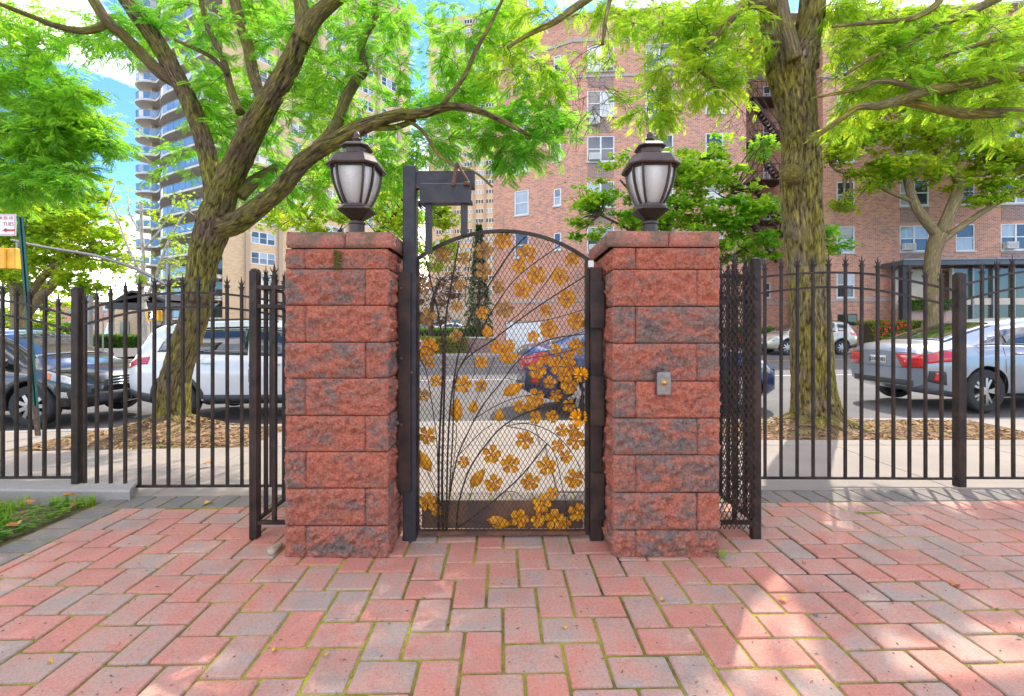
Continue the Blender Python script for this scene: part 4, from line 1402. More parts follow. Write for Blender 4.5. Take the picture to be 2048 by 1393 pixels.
def mesh_panel(x0, x1, z0, topf, y, du, dv, th, zig=True):
    """expanded-metal diamonds as zig-zag strands"""
    b = MB()
    n = int((x1 - x0) / du) + 1
    rows = int((3.0) / (dv / 2))
    # two families of straight strands clipped to the panel
    slope = dv / du
    for fam in (1, -1):
        k0 = int(-(2.2 / slope) / du) - 2
        for k in range(k0, int((x1 - x0) / du) + abs(k0) + 2):
            # x = xs + fam*(z-z0)/slope
            xs = x0 + k * du
            zs0 = z0
            pts = []
            steps = 160
            prev = None
            zz = np.linspace(z0, z0 + 2.2, 121)
            xx = xs + fam * (zz - z0) / slope
            ok = (xx > x0) & (xx < x1) & (zz < np.array([topf(x) if x0 < x < x1 else -9 for x in xx]))
            idx = np.where(ok)[0]
            if len(idx) < 2: continue
            a, c = idx[0], idx[-1]
            b.bar((xx[a], y + fam * .0009, zz[a]), (xx[c], y + fam * .0009, zz[c]), th, th * 1.2, up=(0, 1, 0))
    return b
mesh_panel(gx0 + .02, gx1 - .02, gzb + .015, lambda x: arch_z(x) - .012, GY - .012, .0272, .046, .0027).build('wire_mesh', MT['mesh'], gate, kind='stuff')

def gp(px, py, dy=0.0): return Vector((WX(px, GY), GY + dy, WZ(py, GY)))
BR = [([(886, 1062), (884, 960), (889, 759), (891, 647), (899, 587), (912, 516), (918, 482)], 4.2, 2.2),
      ([(877, 1062), (878, 900), (886, 716), (877, 631), (866, 582), (852, 520)], 4.0, 2.2),
      ([(892, 1062), (897, 860), (910, 745), (930, 660), (967, 589), (1018, 509), (1051, 474)], 3.0, 2.6),
      ([(934, 615), (930, 600), (934, 560), (942, 505), (949, 474)], 1.5, 1.2),
      ([(916, 741), (967, 651), (1011, 582), (1050, 541), (1120, 491)], 2.0, 1.6),
      ([(898, 1001), (905, 880), (916, 741), (988, 679), (1027, 649), (1084, 608), (1174, 550)], 2.4, 2.2),
      ([(1031, 647), (1096, 640), (1174, 618)], 1.5, 1.4),
      ([(1013, 649), (1050, 617), (1090, 568), (1114, 532)], 1.5, 1.3),
      ([(892, 1062), (898, 1001), (913, 921), (931, 876), (961, 818), (996, 773), (1038, 720), (1068, 695), (1107, 677), (1174, 668)], 2.6, 1.8),
      ([(912, 1062), (918, 1004), (938, 941), (971, 891), (1006, 853), (1056, 825), (1116, 810), (1150, 808)], 2.8, 2.2),
      ([(1011, 853), (1056, 848), (1109, 868), (1147, 911), (1164, 949), (1174, 972)], 1.6, 1.4),
      ([(1016, 854), (1059, 863), (1094, 888), (1111, 913), (1124, 971), (1132, 1010), (1134, 1062)], 1.6, 1.4),
      ([(1094, 888), (1044, 951), (991, 999), (951, 1031), (915, 1058)], 2.4, 2.2),
      ([(946, 840), (996, 810), (1046, 793), (1122, 784)], 1.5, 1.2),
      ([(913, 916), (961, 866), (986, 848)], 1.4, 1.2),
      ([(840, 720), (853, 745), (865, 815), (874, 891), (876, 980)], 1.6, 1.4),
      ([(855, 945), (870, 980), (876, 1010)], 1.3, 1.3),
      ([(915, 1056), (938, 1043), (970, 1048), (990, 1050)], 1.4, 1.2),
      ([(923, 660), (950, 730), (938, 770)], 1.2, 1.0), ([(990, 715), (970, 760), (946, 815)], 1.2, 1.1),
      ([(912, 850), (912, 880), (903, 960), (898, 1000)], 1.3, 1.2), ([(1038, 720), (1090, 712), (1150, 700)], 1.3, 1.2),
      ([(1010, 757), (1060, 765), (1110, 772), (1150, 800)], 1.3, 1.2), ([(1010, 985), (1030, 985), (1050, 1000)], 1.2, 1.0),
      ([(946, 975), (938, 1000), (925, 1020)], 1.3, 1.2)]
for pts, r0, r1 in BR:
    P = smooth_path([gp(x, y, .002 + .004 * math.sin(x * .05)) for x, y in pts])
    n = len(P)
    rr = [(r0 + (r1 - r0) * i / (n - 1)) * GY / FPX * .5 * 1.25 for i in range(n)]
    MB().tube(P, rr, 6).build('branch', MT['iron'], gate, True)
FL = [(1007, 481, 18), (1053, 507, 19), (1037, 533, 13), (1073, 550, 19), (1047, 578, 18), (997, 573, 13), (1121, 553, 18), (1146, 518, 14), (1135, 598, 18), (1092, 621, 12),
      (1008, 619, 18), (967, 501, 18), (965, 541, 17), (885, 509, 16), (926, 516, 12), (921, 571, 13), (846, 573, 15), (854, 635, 18), (912, 612, 12), (911, 672, 13), (965, 626, 13),
      (1098, 658, 18), (1067, 674, 12), (1153, 644, 18), (993, 695, 14), (1017, 711, 18), (962, 725, 13), (857, 695, 18), (859, 726, 12), (1112, 700, 12), (1153, 695, 17),
      (1075, 741, 18), (1115, 733, 18), (1144, 735, 14), (871, 763, 12), (924, 770, 18), (961, 773, 13), (846, 793, 12), (853, 873, 18), (1039, 815, 13), (1071, 797, 18), (1113, 793, 13),
      (1071, 837, 13), (1105, 835, 13), (1140, 772, 18), (1049, 883, 18), (1125, 863, 13), (1154, 883, 19), (1116, 895, 13), (1134, 916, 13), (983, 911, 18), (1021, 931, 19), (926, 927, 12),
      (1094, 935, 19), (986, 969, 18), (1061, 966, 19), (1149, 960, 19), (1105, 991, 13), (1084, 1011, 18), (853, 1006, 18), (1039, 1041, 18), (1110, 1043, 20), (1154, 1028, 18), (1100, 766, 13), (1129, 752, 14), (1090, 718, 12), (1060, 815, 11), (1139, 813, 14), (1147, 862, 12), (1076, 1044, 14), (1131, 1050, 12), (872, 1024, 12), (1137, 715, 13), (841, 712, 12), (1020, 690, 11)]
DULL = {(967, 501), (965, 541), (885, 509), (926, 516), (921, 571), (846, 573), (854, 635), (912, 612), (911, 672), (997, 573), (1008, 619), (846, 793)}
def flower_mesh(name, mat, petals=5, R=0.05, seed=0):
    b = MB()
    for k in range(petals):
        a0 = 2 * math.pi * k / petals + .1 * math.sin(k * 5 + seed)
        w = math.pi / petals * 0.86
        vs, fs = [], []
        nr, na = 5, 5
        for i in range(nr):
            t = i / (nr - 1)
            for j in range(na):
                s = (j / (na - 1) - .5) * 2
                wid = w * (0.35 + 0.75 * math.sin(math.pi * min(1, t * 0.78 + .1)))
                notch = 1 - 0.14 * (1 - abs(s)) * (t > .8) - 0.10 * abs(s) ** 3 * (t > .5)
                rr = R * (0.12 + 0.88 * t) * notch
                aa = a0 + s * wid
                dep = -0.35 * R * (math.sin(t * 2.2)) * (0.6 + 0.4 * s * s) + .10 * R * math.sin(s * 5 + k) * t + 0.12 * R * t * t
                vs.append((math.cos(aa) * rr, dep, math.sin(aa) * rr))
        for i in range(nr - 1):
            for j in range(na - 1):
                fs.append((i * na + j, i * na + j + 1, (i + 1) * na + j + 1, (i + 1) * na + j))
        b.add(vs, fs)
        # thickness: back sheet
        n = len(vs)
        b.add([(x * .985, y + .0018, z * .985) for x, y, z in vs], [tuple(reversed(f)) for f in fs])
    b.lathe((0, 0, 0), [(.001, -.014), (.006, -.010), (.009, -.002), (.010, .004)], 8)
    # lathe runs up z: swing it to face the viewer
    base = len(b.v) - 32
    for i in range(base, len(b.v)):
        x, y, z = b.v[i]; b.v[i] = (x, z - .012, y)
    return b.mesh(name, mat, smooth=True)
fm5 = [flower_mesh('flower', MT['gold'], 5, 1.0 * .05, s) for s in (0, 3)]
fm5d = flower_mesh('flower', MT['gold_dull'], 5, .05, 5)
for i, (x, y, r) in enumerate(FL):
    o = link_mesh('flower', fm5d if (x, y) in DULL else fm5[i % 2], None, gate)
    o.location = gp(x, y, .030) - gate.location
    s = r * GY / FPX / .05 * 1.17
    o.scale = (s, s, s)
    o.rotation_euler = ((rng.random() - .5) * .5, rng.random() * 6.28, (rng.random() - .5) * .5)
# two many-petalled daisies by the handle
dm = flower_mesh('daisy', MT['gold'], 16, .05, 2)
for (x, y, r) in ((1160, 748, 15), (1155, 833, 18)):
    o = link_mesh('flower', dm, None, gate); o.location = gp(x, y, -.036) - gate.location
    s = r * GY / FPX / .05 * 1.1; o.scale = (s, s, s)
def leaf_mesh(name, mat):
    b = MB()
    n, na = 9, 5
    vs, fs = [], []
    for i in range(n):
        t = i / (n - 1)
        w = 0.235 * math.sin(math.pi * t ** 0.75) ** 0.9 + .004
        for j in range(na):
            s = (j / (na - 1) - .5) * 2
            vs.append((s * w, -.10 * math.sin(math.pi * t) + .10 * abs(s) - .03 * math.sin(i * 3.1) * abs(s) * 1.2, t - .5 + .07 * abs(s) * (1 - t)))
    for i in range(n - 1):
        for j in range(na - 1):
            fs.append((i * na + j, i * na + j + 1, (i + 1) * na + j + 1, (i + 1) * na + j))
    b.add(vs, fs); b.add([(x, y + .02, z) for x, y, z in vs], [tuple(reversed(f)) for f in fs])
    return b.mesh(name, mat, smooth=True)
lm = leaf_mesh('leaf', MT['gold'])
for (x, y, L, a) in ((912, 824, 52, 0), (1026, 781, 50, 62), (954, 961, 50, 38), (848, 927, 50, -28), (998, 1050, 52, 102), (974, 664, 30, -5), (946, 816, 28, 4), (998, 834, 28, 0)):
    o = link_mesh('leaf', lm, None, gate)
    o.location = gp(x, y, .028) - gate.location
    s = L * GY / FPX
    o.scale = (s * (1.5 if L < 35 else 1), s, s); o.rotation_euler = (0, math.radians(a), 0)
hY = GY - .05
o = MB().lathe((WX(1165, hY), hY, 0), [(.004, WZ(842, hY)), (.009, WZ(838, hY)), (.006, WZ(830, hY)), (.008, WZ(818, hY)), (.011, WZ(812, hY)), (.007, WZ(806, hY)), (.010, WZ(796, hY)), (.007, WZ(786, hY)), (.011, WZ(780, hY)), (.006, WZ(772, hY)), (.005, WZ(762, hY)), (.008, WZ(756, hY)), (.003, WZ(750, hY))], 12).build('handle', MT['iron'], gate, True)
MB().box(WX(1150, GY), gx1 - .002, GY - .045, GY - .018, WZ(845, GY), WZ(770, GY)).build('lock_plate', MT['iron'], gate) if False else None
MB().bar((WX(1165, hY), hY, WZ(760, hY)), (WX(1165, hY), GY - .014, WZ(760, hY)), .008, .008).build('handle_stem', MT['iron'], o)
MB().bar((WX(1165, hY), hY, WZ(836, hY)), (WX(1165, hY), GY - .014, WZ(836, hY)), .008, .008).build('handle_stem', MT['iron'], o)
for py in (566, 960):
    hb = MB(); hb.lathe((gx0 - .012, GY - .01, WZ(py, GY) - .04), [(.012, 0), (.012, .078), (.009, .082)], 10)
    hb.box(gx0 - .01, gx0 + .02, GY - .022, GY - .016, WZ(py, GY) - .035, WZ(py, GY) + .035)
    hb.build('hinge', MT['iron_rust'], gate)

# ------------------------------------------------------------------ gate posts
pY = 2.665
pl = thing('gate_post', 'tall grey steel gate post with an overhead closer arm, against the left pillar', 'gate post', (WX(818, pY), pY, 0))
px0, px1 = WX(805, pY), WX(831, pY)
zt = WZ(330, pY)
MB().cbox(px0, px1, pY, pY + .08, -.02, zt, .006).build('post', MT['iron_grey'], pl)
MB().box(WX(798, 2.655), WX(822, 2.655), pY - .024, pY - .003, WZ(983, 2.65), WZ(545, 2.65)).build('mounting_bar', MT['iron'], pl)
for py in (577, 717, 850, 745):
    o = MB().lathe((0, 0, 0), [(.009, 0), (.009, .008), (.006, .012)], 8).build('bolt', MT['iron_rust'], pl, local=True)
    o.location = Vector((WX(803 if py != 745 else 824, 2.64), pY - .024, WZ(py, 2.64))) - pl.location; o.rotation_euler = (math.radians(90), 0, 0)
MB().box(px1 + .002, WX(949, pY + .03), pY + .01, pY + .06, WZ(372, pY), WZ(341, pY)).build('beam', MT['iron_grey'], pl)
MB().box(px1 + .002, WX(949, pY + .03), pY + .008, pY + .062, WZ(375, pY), WZ(372.4, pY)).build('rust_edge', MT['iron_rust'], pl)
cY = pY - .055
cl = MB().cbox(WX(839, cY), WX(941, cY), cY, cY + .06, WZ(403, cY), WZ(366, cY), .006).build('closer_box', MT['iron_grey'], pl)
MB().box(WX(838, cY), WX(944, cY), cY - .004, cY + .064, WZ(406, cY), WZ(401.5, cY)).build('closer_lip', MT['iron_grey'], cl)
for px, pe in ((855.5, 506), (927.5, 468)):
    MB().box(WX(px - 6.5, cY), WX(px + 6.5, cY), cY + .015, cY + .045, WZ(pe, cY), WZ(404, cY)).build('closer_leg', MT['iron_grey'], pl)
q = WP(914, 327, cY - .01)
MB().tube([WP(906, 372, cY - .01), q], .011, 8).build('arm', MT['iron_rust'], pl)
MB().tube([q, WP(938, 366, cY - .005)], .008, 8).build('arm', MT['iron_rust'], pl)
MB().lathe(WP(934, 368, cY - .005), [(.02, -.01), (.022, .004), (.012, .012)], 10).build('pivot', MT['iron_rust'], pl)

prr = thing('gate_post', 'short black steel latch post of stepped boxes against the right pillar', 'gate post', (WX(1194, pY), pY, 0))
MB().cbox(WX(1182, pY), WX(1206, pY), pY + .006, pY + .07, -.02, WZ(535, pY), .006).build('post', MT['iron'], prr)
for a, c in ((563, 656), (752, 850), (945, 1036)):
    MB().cbox(WX(1180, pY), WX(1208, pY), pY - .026, pY + .004, WZ(c, pY), WZ(a, pY), .004).build('latch_box', MT['iron'], prr)
MB().box(WX(1178, pY), WX(1188, pY), pY + .01, pY + .06, WZ(534, pY), WZ(521, pY)).build('stop_block', MT['white'], prr)

# ================================================================== FENCES
def finial_mesh():
    b = MB()
    b.box(-.0135, .0135, -.0135, .0135, .028, .036); b.box(-.0165, .0165, -.0165, .0165, .040, .047); b.box(-.0095, .0095, -.0095, .0095, .036, .040)
    b.box(-.0085, .0085, -.0085, .0085, .047, .062)
    # spear
    b.add([(-.010, 0, .070), (0, -.006, .070), (.010, 0, .070), (0, .006, .070), (-.0065, 0, .060), (0, -.005, .060), (.0065, 0, .060), (0, .005, .060), (0, 0, .135)],
          [(0, 1, 8), (1, 2, 8), (2, 3, 8), (3, 0, 8), (4, 5, 1, 0), (5, 6, 2, 1), (6, 7, 3, 2), (7, 4, 0, 3)])
    for s in (-1, 1):
        b.tube([(s * .004, 0, .062), (s * .012, 0, .070), (s * .020, 0, .082), (s * .024, 0, .096)], [.0055, .005, .0035, .0008], 6)
    return b.mesh('finial', MT['iron'])
FIN = finial_mesh()
def picket(parent, x, y, z0, z1, w=.0185, rz=0.0):
    o = MB().box(-w / 2, w / 2, -w / 2, w / 2, 0, z1 - z0).build('picket', MT['iron'], None, local=True)
    o.parent = parent
    o.location = Vector((x, y, z0)) - parent.location
    o.rotation_euler = ((rng.random() - .5) * .005, (rng.random() - .5) * .005, rz + (rng.random() - .5) * .06)
    f = link_mesh('finial', FIN, None, o)
    f.location = (0, 0, z1 - z0 - .030)
    return o
def fpost(parent, x, y, w, z0, z1, rz=0):
    b = MB().cbox(-w / 2, w / 2, -w / 2, w / 2, z0, z1 - .014, .005)
    b.lathe((0, 0, 0), [(w * .53, z1 - .016), (w * .53, z1 - .009), (w * .36, z1 - .002), (w * .1, z1)], 12, None)
    o = b.build('post', MT['iron'], None, local=True)
    o.parent = parent; o.location = Vector((x, y, 0)) - parent.location
    return o
def line_pt(px, a, bb):
    k = (px - 1024) / FPX
    Y = a / (1 - k * bb)
    return k * Y, Y
def fence_panel(parent, a, bb, up, lo, pks, bot_py=None, botz=.05, top=.052):
    """up/lo: photo samples of the two arched rails"""
    for nm, smp in (('upper_rail', up), ('lower_rail', lo)):
        P = []
        for px, py in smp:
            x, y = line_pt(px, a, bb); P.append((x, y, WZ(py, y)))
        MB().sweep(smooth_path(P, None, 5), .016, .016).build(nm, MT['iron'], parent)
        if nm == 'upper_rail': UP = smooth_path(P, None, 8)
    x0, y0 = line_pt(up[0][0], a, bb); x1, y1 = line_pt(up[-1][0], a, bb)
    MB().bar((x0, y0, botz), (x1, y1, botz), .018, .018).build('bottom_rail', MT['iron'], parent)
    ux = [p[0] for p in UP]; uz = [p[2] for p in UP]
    for px in pks:
        x, y = line_pt(px, a, bb)
        picket(parent, x, y, botz - .005, float(np.interp(x, ux, uz)) + top)
aL, bL = 3.50, .01
fl = thing('iron_fence', 'long black spearhead iron fence left of the gate, arched between square posts', 'fence', (-3.2, 3.48, 0))
x, y = line_pt(155, aL, bL); fpost(fl, x, y, .056, .06, WZ(574, y))
x2, y2 = line_pt(-205, aL, bL); fpost(fl, x2, y2, .056, .06, WZ(574, y))
fence_panel(fl, aL, bL, [(-192, 632), (-110, 606), (-25, 599), (60, 611), (142, 631)], [(-192, 661), (-110, 634), (-25, 627), (60, 640), (142, 660)], [5.4 - 27.7 * k for k in range(1, 7)] + [5.4, 33, 60, 88.7, 116.7], botz=.115)
fence_panel(fl, aL, bL, [(167, 621), (251, 597), (337, 587), (423, 587), (495, 594), (560, 606), (627, 624)], [(167, 650), (251, 628), (337, 616), (423, 615), (495, 621), (560, 633), (627, 652)],
            [167 + 3, 194, 221.5, 250.5, 279, 308, 337, 366, 396, 425, 455, 484, 513, 542, 571, 600], botz=.045)
x, y = line_pt(632, aL, bL); fpost(fl, x, y, .07, -.02, 1.6)
aR, bR = 3.66, -.012
fr = thing('iron_fence', 'long black spearhead iron fence right of the gate, in front of the silver car', 'fence', (3.4, 3.63, 0))
x, y = line_pt(1918.5, aR, bR); fpost(fr, x, y, .064, -.02, WZ(545, y))
x, y = line_pt(2392, aR, bR); fpost(fr, x, y, .064, -.02, WZ(545, 3.6))
x, y = line_pt(1392, aR, bR); fpost(fr, x, y, .07, -.02, 1.66)
fence_panel(fr, aR, bR, [(1400, 581), (1460, 567), (1530, 554), (1605, 547.5), (1681, 545.6), (1753, 550), (1825, 563), (1908, 581)], [(1400, 612), (1460, 598), (1530, 585.5), (1600, 577.5), (1652, 575), (1717, 577), (1789, 587), (1907, 612)],
            [1434, 1466, 1498, 1530] + [1562 + 32.1 * k for k in range(11)], botz=.055)
fence_panel(fr, aR, bR, [(1932, 569), (1990, 554), (2048, 544), (2160, 536), (2270, 545), (2380, 570)], [(1932, 599), (1990, 585), (2048, 575), (2160, 567), (2270, 576), (2380, 601)],
            [1963 + 31.8 * k for k in range(13)], botz=.062)

def enclosure(side, x, zt, rails, label, pk_front, pillar_x, yend, mesh):
    r = thing('fence_return', label, 'fence', (x, 2.69, 0))
    fpost(r, x, 2.69 + .03, .050, -.01, zt)
    s = 1 if pillar_x > x else -1
    for z in rails + [.095]:
        MB().bar((x + s * .025, 2.71, z), (pillar_x, 2.71, z), .022, .022).build('rail', MT['iron'], r)
        MB().bar((x, 2.76, z), (x, yend, z), .02, .02).build('rail', MT['iron'], r)
    for px in pk_front:
        picket(r, WX(px, 2.71), 2.71, .09, rails[0] + .055, .021)
    y = 2.84
    while y < yend - .05:
        picket(r, x, y, .09, rails[0] + .055, .02, math.pi / 2); y += .112
    if mesh:
        mesh_panel(min(x, pillar_x) + .002, max(x, pillar_x) - .002, .06, lambda q: rails[0] + .05, 2.694, .0285, .056, .0036).build('wire_mesh', MT['iron'], r, kind='stuff')
        b = mesh_panel(2.74, yend, .06, lambda q: rails[0] + .05, 0, .034, .056, .0034)
        b.v = [(x + .014 + v[1], v[0], v[2]) for v in b.v]
        b.build('wire_mesh', MT['iron'], r, kind='stuff')
    return r
enclosure('l', WX(504.5, 2.69), WZ(536, 2.69), [WZ(575, 2.71), WZ(613, 2.71)], 'short black iron fence return joining its post to the left pillar', [549], WX(568, 2.484) - .004, 3.46, False)
enclosure('r', WX(1516, 2.69), WZ(514, 2.69), [WZ(553, 2.71), WZ(597, 2.71)], 'short black iron fence return with wire mesh beside the right pillar', [1469], WX(1441, 2.484) + .004, 3.6, True)
# ================================================================== TREES
def unit(a):
    return a / np.maximum(1e-9, np.linalg.norm(a, axis=-1, keepdims=True))
def frames(d, up):
    """orthonormal frames: x along d, z near up"""
    x = unit(d); y = unit(np.cross(up, x)); z = np.cross(x, y)
    return np.stack([x, y, z], axis=1)          # (N,3,3) rows
def np_mesh(name, V, quads, mat, parent=None, kind=None, loc=None):
    me = bpy.data.meshes.new(name)
    V = np.asarray(V, dtype=np.float32).reshape(-1, 3)
    if loc is not None: V = V - np.asarray(loc, dtype=np.float32)
    Q = np.asarray(quads, dtype=np.int32)
    n, k = Q.shape
    me.vertices.add(len(V)); me.vertices.foreach_set('co', V.ravel())
    me.loops.add(n * k); me.loops.foreach_set('vertex_index', Q.ravel())
    me.polygons.add(n); me.polygons.foreach_set('loop_start', np.arange(0, n * k, k, dtype=np.int32))
    me.update(calc_edges=True)
    me.materials.append(mat)
    return link_mesh(name, me, None, parent, kind)

def pinnate(pairs=8, wid=.34, ll=.30):
    """one feathery compound leaf, length 1 along x"""
    V, Q = [], []
    for k in range(pairs + 1):
        t = 0.10 + 0.86 * k / pairs
        droop = -0.22 * t * t
        if k == pairs:
            items = [(0, 1)]
        else: items = [(-1, 1), (1, 1)]
        for s, _ in items:
            L = ll * (0.65 + 0.5 * math.sin(math.pi * (t * .8 + .12)))
            w = L * wid
            a = s * (1.15 - .25 * t) if s else 0
            dx, dy = math.cos(a), math.sin(a)
            b0 = len(V)
            p = np.array([t, 0, droop])
            tip = p + np.array([dx * L, dy * L, -.10 * L])
            m = p + np.array([dx * L * .5, dy * L * .5, .05 * L])
            nn = np.array([-dy * w, dx * w, 0])
            V += [p, m + nn, tip, m - nn]; Q.append((b0, b0 + 1, b0 + 2, b0 + 3))
    return np.array(V), np.array(Q)
PIN = pinnate(7, .20, .29)
PIN5 = pinnate(5, .20, .36)
# a simple folded leaf and a lobed one
LEAF1 = (np.array([[0, 0, 0], [.5, .26, .07], [1, 0, -.05], [.5, -.26, .07]]), np.array([[0, 1, 2, 3]]))
LOBE = (np.array([[0, 0, 0], [.30, .16, .03], [.62, .56, -.05], [.52, .18, .03], [1.0, 0, -.10], [.52, -.18, .03], [.62, -.56, -.05], [.30, -.16, .03]]),
        np.array([[0, 1, 3, 4], [0, 4, 5, 7], [1, 2, 3, 3], [7, 5, 6, 6]]))
LOBE = (np.array([[0, 0, 0], [.34, .30, .04], [1.0, 0, -.08], [.34, -.30, .04], [.05, .03, 0], [.25, .50, -.02], [.62, .52, -.08], [.38, .12, .03], [.05, -.03, 0], [.38, -.12, .03], [.62, -.52, -.08], [.25, -.50, -.02]]),
        np.array([[0, 3, 2, 1], [4, 7, 6, 5], [8, 11, 10, 9]]))

def leaves(tmpl, pos, d, up, size):
    V, Q = tmpl
    N = len(pos)
    Fm = frames(d, up)
    W = np.einsum('vk,nkj->nvj', V, Fm) * size[:, None, None] + pos[:, None, :]
    QQ = (Q[None] + (np.arange(N) * len(V))[:, None, None]).reshape(-1, Q.shape[1])
    return W.reshape(-1, 3), QQ

def rnd_dirs(n):
    return unit(rng.normal(size=(n, 3)))

class Canopy:
    """limbs traced as centre lines, twigs grown off them towards given spots, leaves on the twigs"""
    def __init__(s): s.pts = []; s.rad = []; s.tw = MB(); s.P = []; s.D = []; s.S = []
    def add_limb(s, P, R):
        for p, r in zip(P, R): s.pts.append(p); s.rad.append(r)
    def grow(s, target, twigs=5, leaf=.14, twlen=.42, droop=.25, per=8, bare=False, rmax=.014, flat=.5):
        A = np.array([p[:] for p in s.pts])
        t = np.array(target[:])
        dd = np.linalg.norm(A - t, axis=1)
        # prefer limb points below / inside: penalise those above the target
        i = int(np.argmin(dd + .35 * np.maximum(0, A[:, 2] - t[2])))
        p0 = Vector(A[i]); p3 = Vector(t)
        L = (p3 - p0).length
        if L < .05: return
        side = Vector(rnd_dirs(1)[0]) * L * .16
        p1 = p0.lerp(p3, .35) + side + Vector((0, 0, .12 * L)); p2 = p0.lerp(p3, .7) - side * .6 + Vector((0, 0, .12 * L))
        n = max(5, int(L / .14))
        pts = []
        for k in range(n + 1):
            q = k / n
            j = Vector(rnd_dirs(1)[0]) * .018 * (0 < k < n)
            pts.append(p0 * (1 - q) ** 3 + p1 * 3 * q * (1 - q) ** 2 + p2 * 3 * q * q * (1 - q) + p3 * q ** 3 + j)
        r0 = min(rmax, .0035 + .0055 * L, s.rad[i] * .8)
        s.tw.tube(pts, [r0 + (.0022 - r0) * (k / n) ** .7 for k in range(n + 1)], 5)
        for k in range(max(1, n // 3), n + 1, 2):
            s.pts.append(pts[k]); s.rad.append(max(.003, r0 * .6))
        for w in range(twigs):
            q = .35 + .65 * (w + .6 * rng.random()) / max(1, twigs - .4)
            q = min(1, q)
            b0 = pts[min(n, int(q * n))]
            main = (pts[min(n, int(q * n) + 1)] - pts[max(0, int(q * n) - 1)])
            main = main.normalized() if main.length else Vector((0, 0, -1))
            dv = Vector(rnd_dirs(1)[0]); dv.z *= flat
            dv = (dv.normalized() + main * .7 + Vector((0, 0, -droop))).normalized()
            tl = twlen * (.55 + .8 * rng.random())
            m = 5
            tp = [b0 + dv * tl * (j / m) + Vector((0, 0, -droop * .7 * tl * (j / m) ** 2)) + Vector(rnd_dirs(1)[0]) * .012 * (j > 0) for j in range(m + 1)]
            s.tw.tube(tp, [.0028, .0026, .0023, .002, .0016, .001], 3)
            if bare: continue
            for j in range(per):
                f = .12 + .88 * (j + rng.random() * .6) / per
                x = f * m; k0 = min(m - 1, int(x))
                pos = tp[k0].lerp(tp[k0 + 1], min(1, x - k0))
                sd = -1 if j % 2 else 1
                lat = dv.cross(Vector((0, 0, 1)))
                lat = lat.normalized() if lat.length > .1 else Vector((1, 0, 0))
                ld = dv * (.55 + .5 * rng.random()) + lat * sd * (.5 + .6 * rng.random()) + Vector((0, 0, -.35 * rng.random() - droop * .5)) + Vector(rnd_dirs(1)[0]) * .35
                s.P.append(pos[:]); s.D.append(ld[:]); s.S.append(leaf * (.6 + .65 * rng.random()))
    def finish(s, root, mat, tmpl, upj=.55):
        s.tw.build('twigs', MT['twig'], root, False, 'stuff')
        P, D, S = np.array(s.P), np.array(s.D), np.array(s.S)
        up = np.tile([0, 0, 1.0], (len(P), 1)) + rng.normal(size=(len(P), 3)) * upj
        V, Q = leaves(tmpl, P, D, up, S)
        np_mesh('crown', V, Q, mat, root, 'stuff', root_loc(root)[:])
        return len(P)

def dens(a, f, dy=0.0): return (*a[:4], max(2, int(a[4] * f + .5)), a[5] + dy, a[6] + dy * 1.8)
def spots(cx, cy, rx, ry, n, Y0, Y1):
    """n places inside an ellipse of the view, spread in depth"""
    out = []
    for _ in range(n):
        r = math.sqrt(rng.random()); a = rng.random() * 6.283
        Y = Y0 + (Y1 - Y0) * rng.random()
        out.append(WP(cx + rx * r * math.cos(a), cy + ry * r * math.sin(a), Y))
    return out

def limb(mb, can, pts, k=5, n=12, rough=.10, seed=0.0, ridge=0.0, thin=1.0):
    """pts: (px, py, radius px, Y)"""
    P = [WP(x, y, Y) for x, y, r, Y in pts]
    R = [r * Y / FPX * thin for x, y, r, Y in pts]
    if pts[-1][1] < -20 and R[-1] > .02:      # carry limbs on beyond the top of the view and taper them out
        d = (P[-1] - P[-2]).normalized()
        for f, q in ((.5, .7), (1.1, .4), (1.8, .08)):
            P.append(P[len(pts) - 1] + d * f + Vector((0, 0, .12 * f * f)) + Vector(rnd_dirs(1)[0]) * .07 * f); R.append(R[len(pts) - 1] * q)
    P, R = smooth_path(P, R, k)
    mb.tube(P, R, n, rough, seed, True, ridge)
    can.add_limb(P, R)

def base_flare(mb, cx, cy, z, r, n=7, seed=0):
    for k in range(n):
        a = 2 * math.pi * (k + .3 * math.sin(k * 7 + seed)) / n
        L = r * (1.25 + .5 * rng.random())
        p = [Vector((cx + math.cos(a) * r * .25, cy + math.sin(a) * r * .25, z + r * 1.5)), Vector((cx + math.cos(a) * r * .75, cy + math.sin(a) * r * .75, z + r * .45)), Vector((cx + math.cos(a) * (r * .9 + L * .45), cy + math.sin(a) * (r * .9 + L * .45), z + .02)), Vector((cx + math.cos(a) * (r + L), cy + math.sin(a) * (r + L), z - .09))]
        P, R = smooth_path(p, [r * .42, r * .40, r * .24, r * .08], 4)
        mb.tube(P, R, 8, .12, k * 3.1 + seed, True)

# ------------------------------------------------------------------ left honey locust
tl = thing('locust_tree', 'leaning mossy locust tree with forked trunk behind the left fence, arching over the left pillar', 'tree', (TREE_L[0], TREE_L[1], 0))
mb, can = MB(), Canopy()
Y = 5.65
limb(mb, can, [(344, 866, 40, Y), (346, 835, 34, Y), (350, 760, 30, Y), (368, 700, 28.5, Y), (390, 630, 28, Y), (402, 560, 29, Y), (408, 515, 30, Y), (420, 475, 33, Y), (430, 440, 36, Y), (438, 410, 30, Y)], 22, 72, .09, 1, .012, .86)
limb(mb, can, [(430, 450, 30, Y), (446, 390, 27.5, Y - .05), (470, 335, 26, Y - .1), (505, 262, 24, Y - .2), (545, 190, 22, Y - .3), (580, 130, 21, Y - .35), (603, 75, 19, Y - .4)], 22, 56, .10, 4, .010, .90)
limb(mb, can, [(603, 80, 19, Y - .4), (628, 38, 16, Y - .45), (660, 8, 14, Y - .5), (720, -40, 12, Y - .6), (800, -120, 9, Y - .7)], 5, 14, .12, 9)
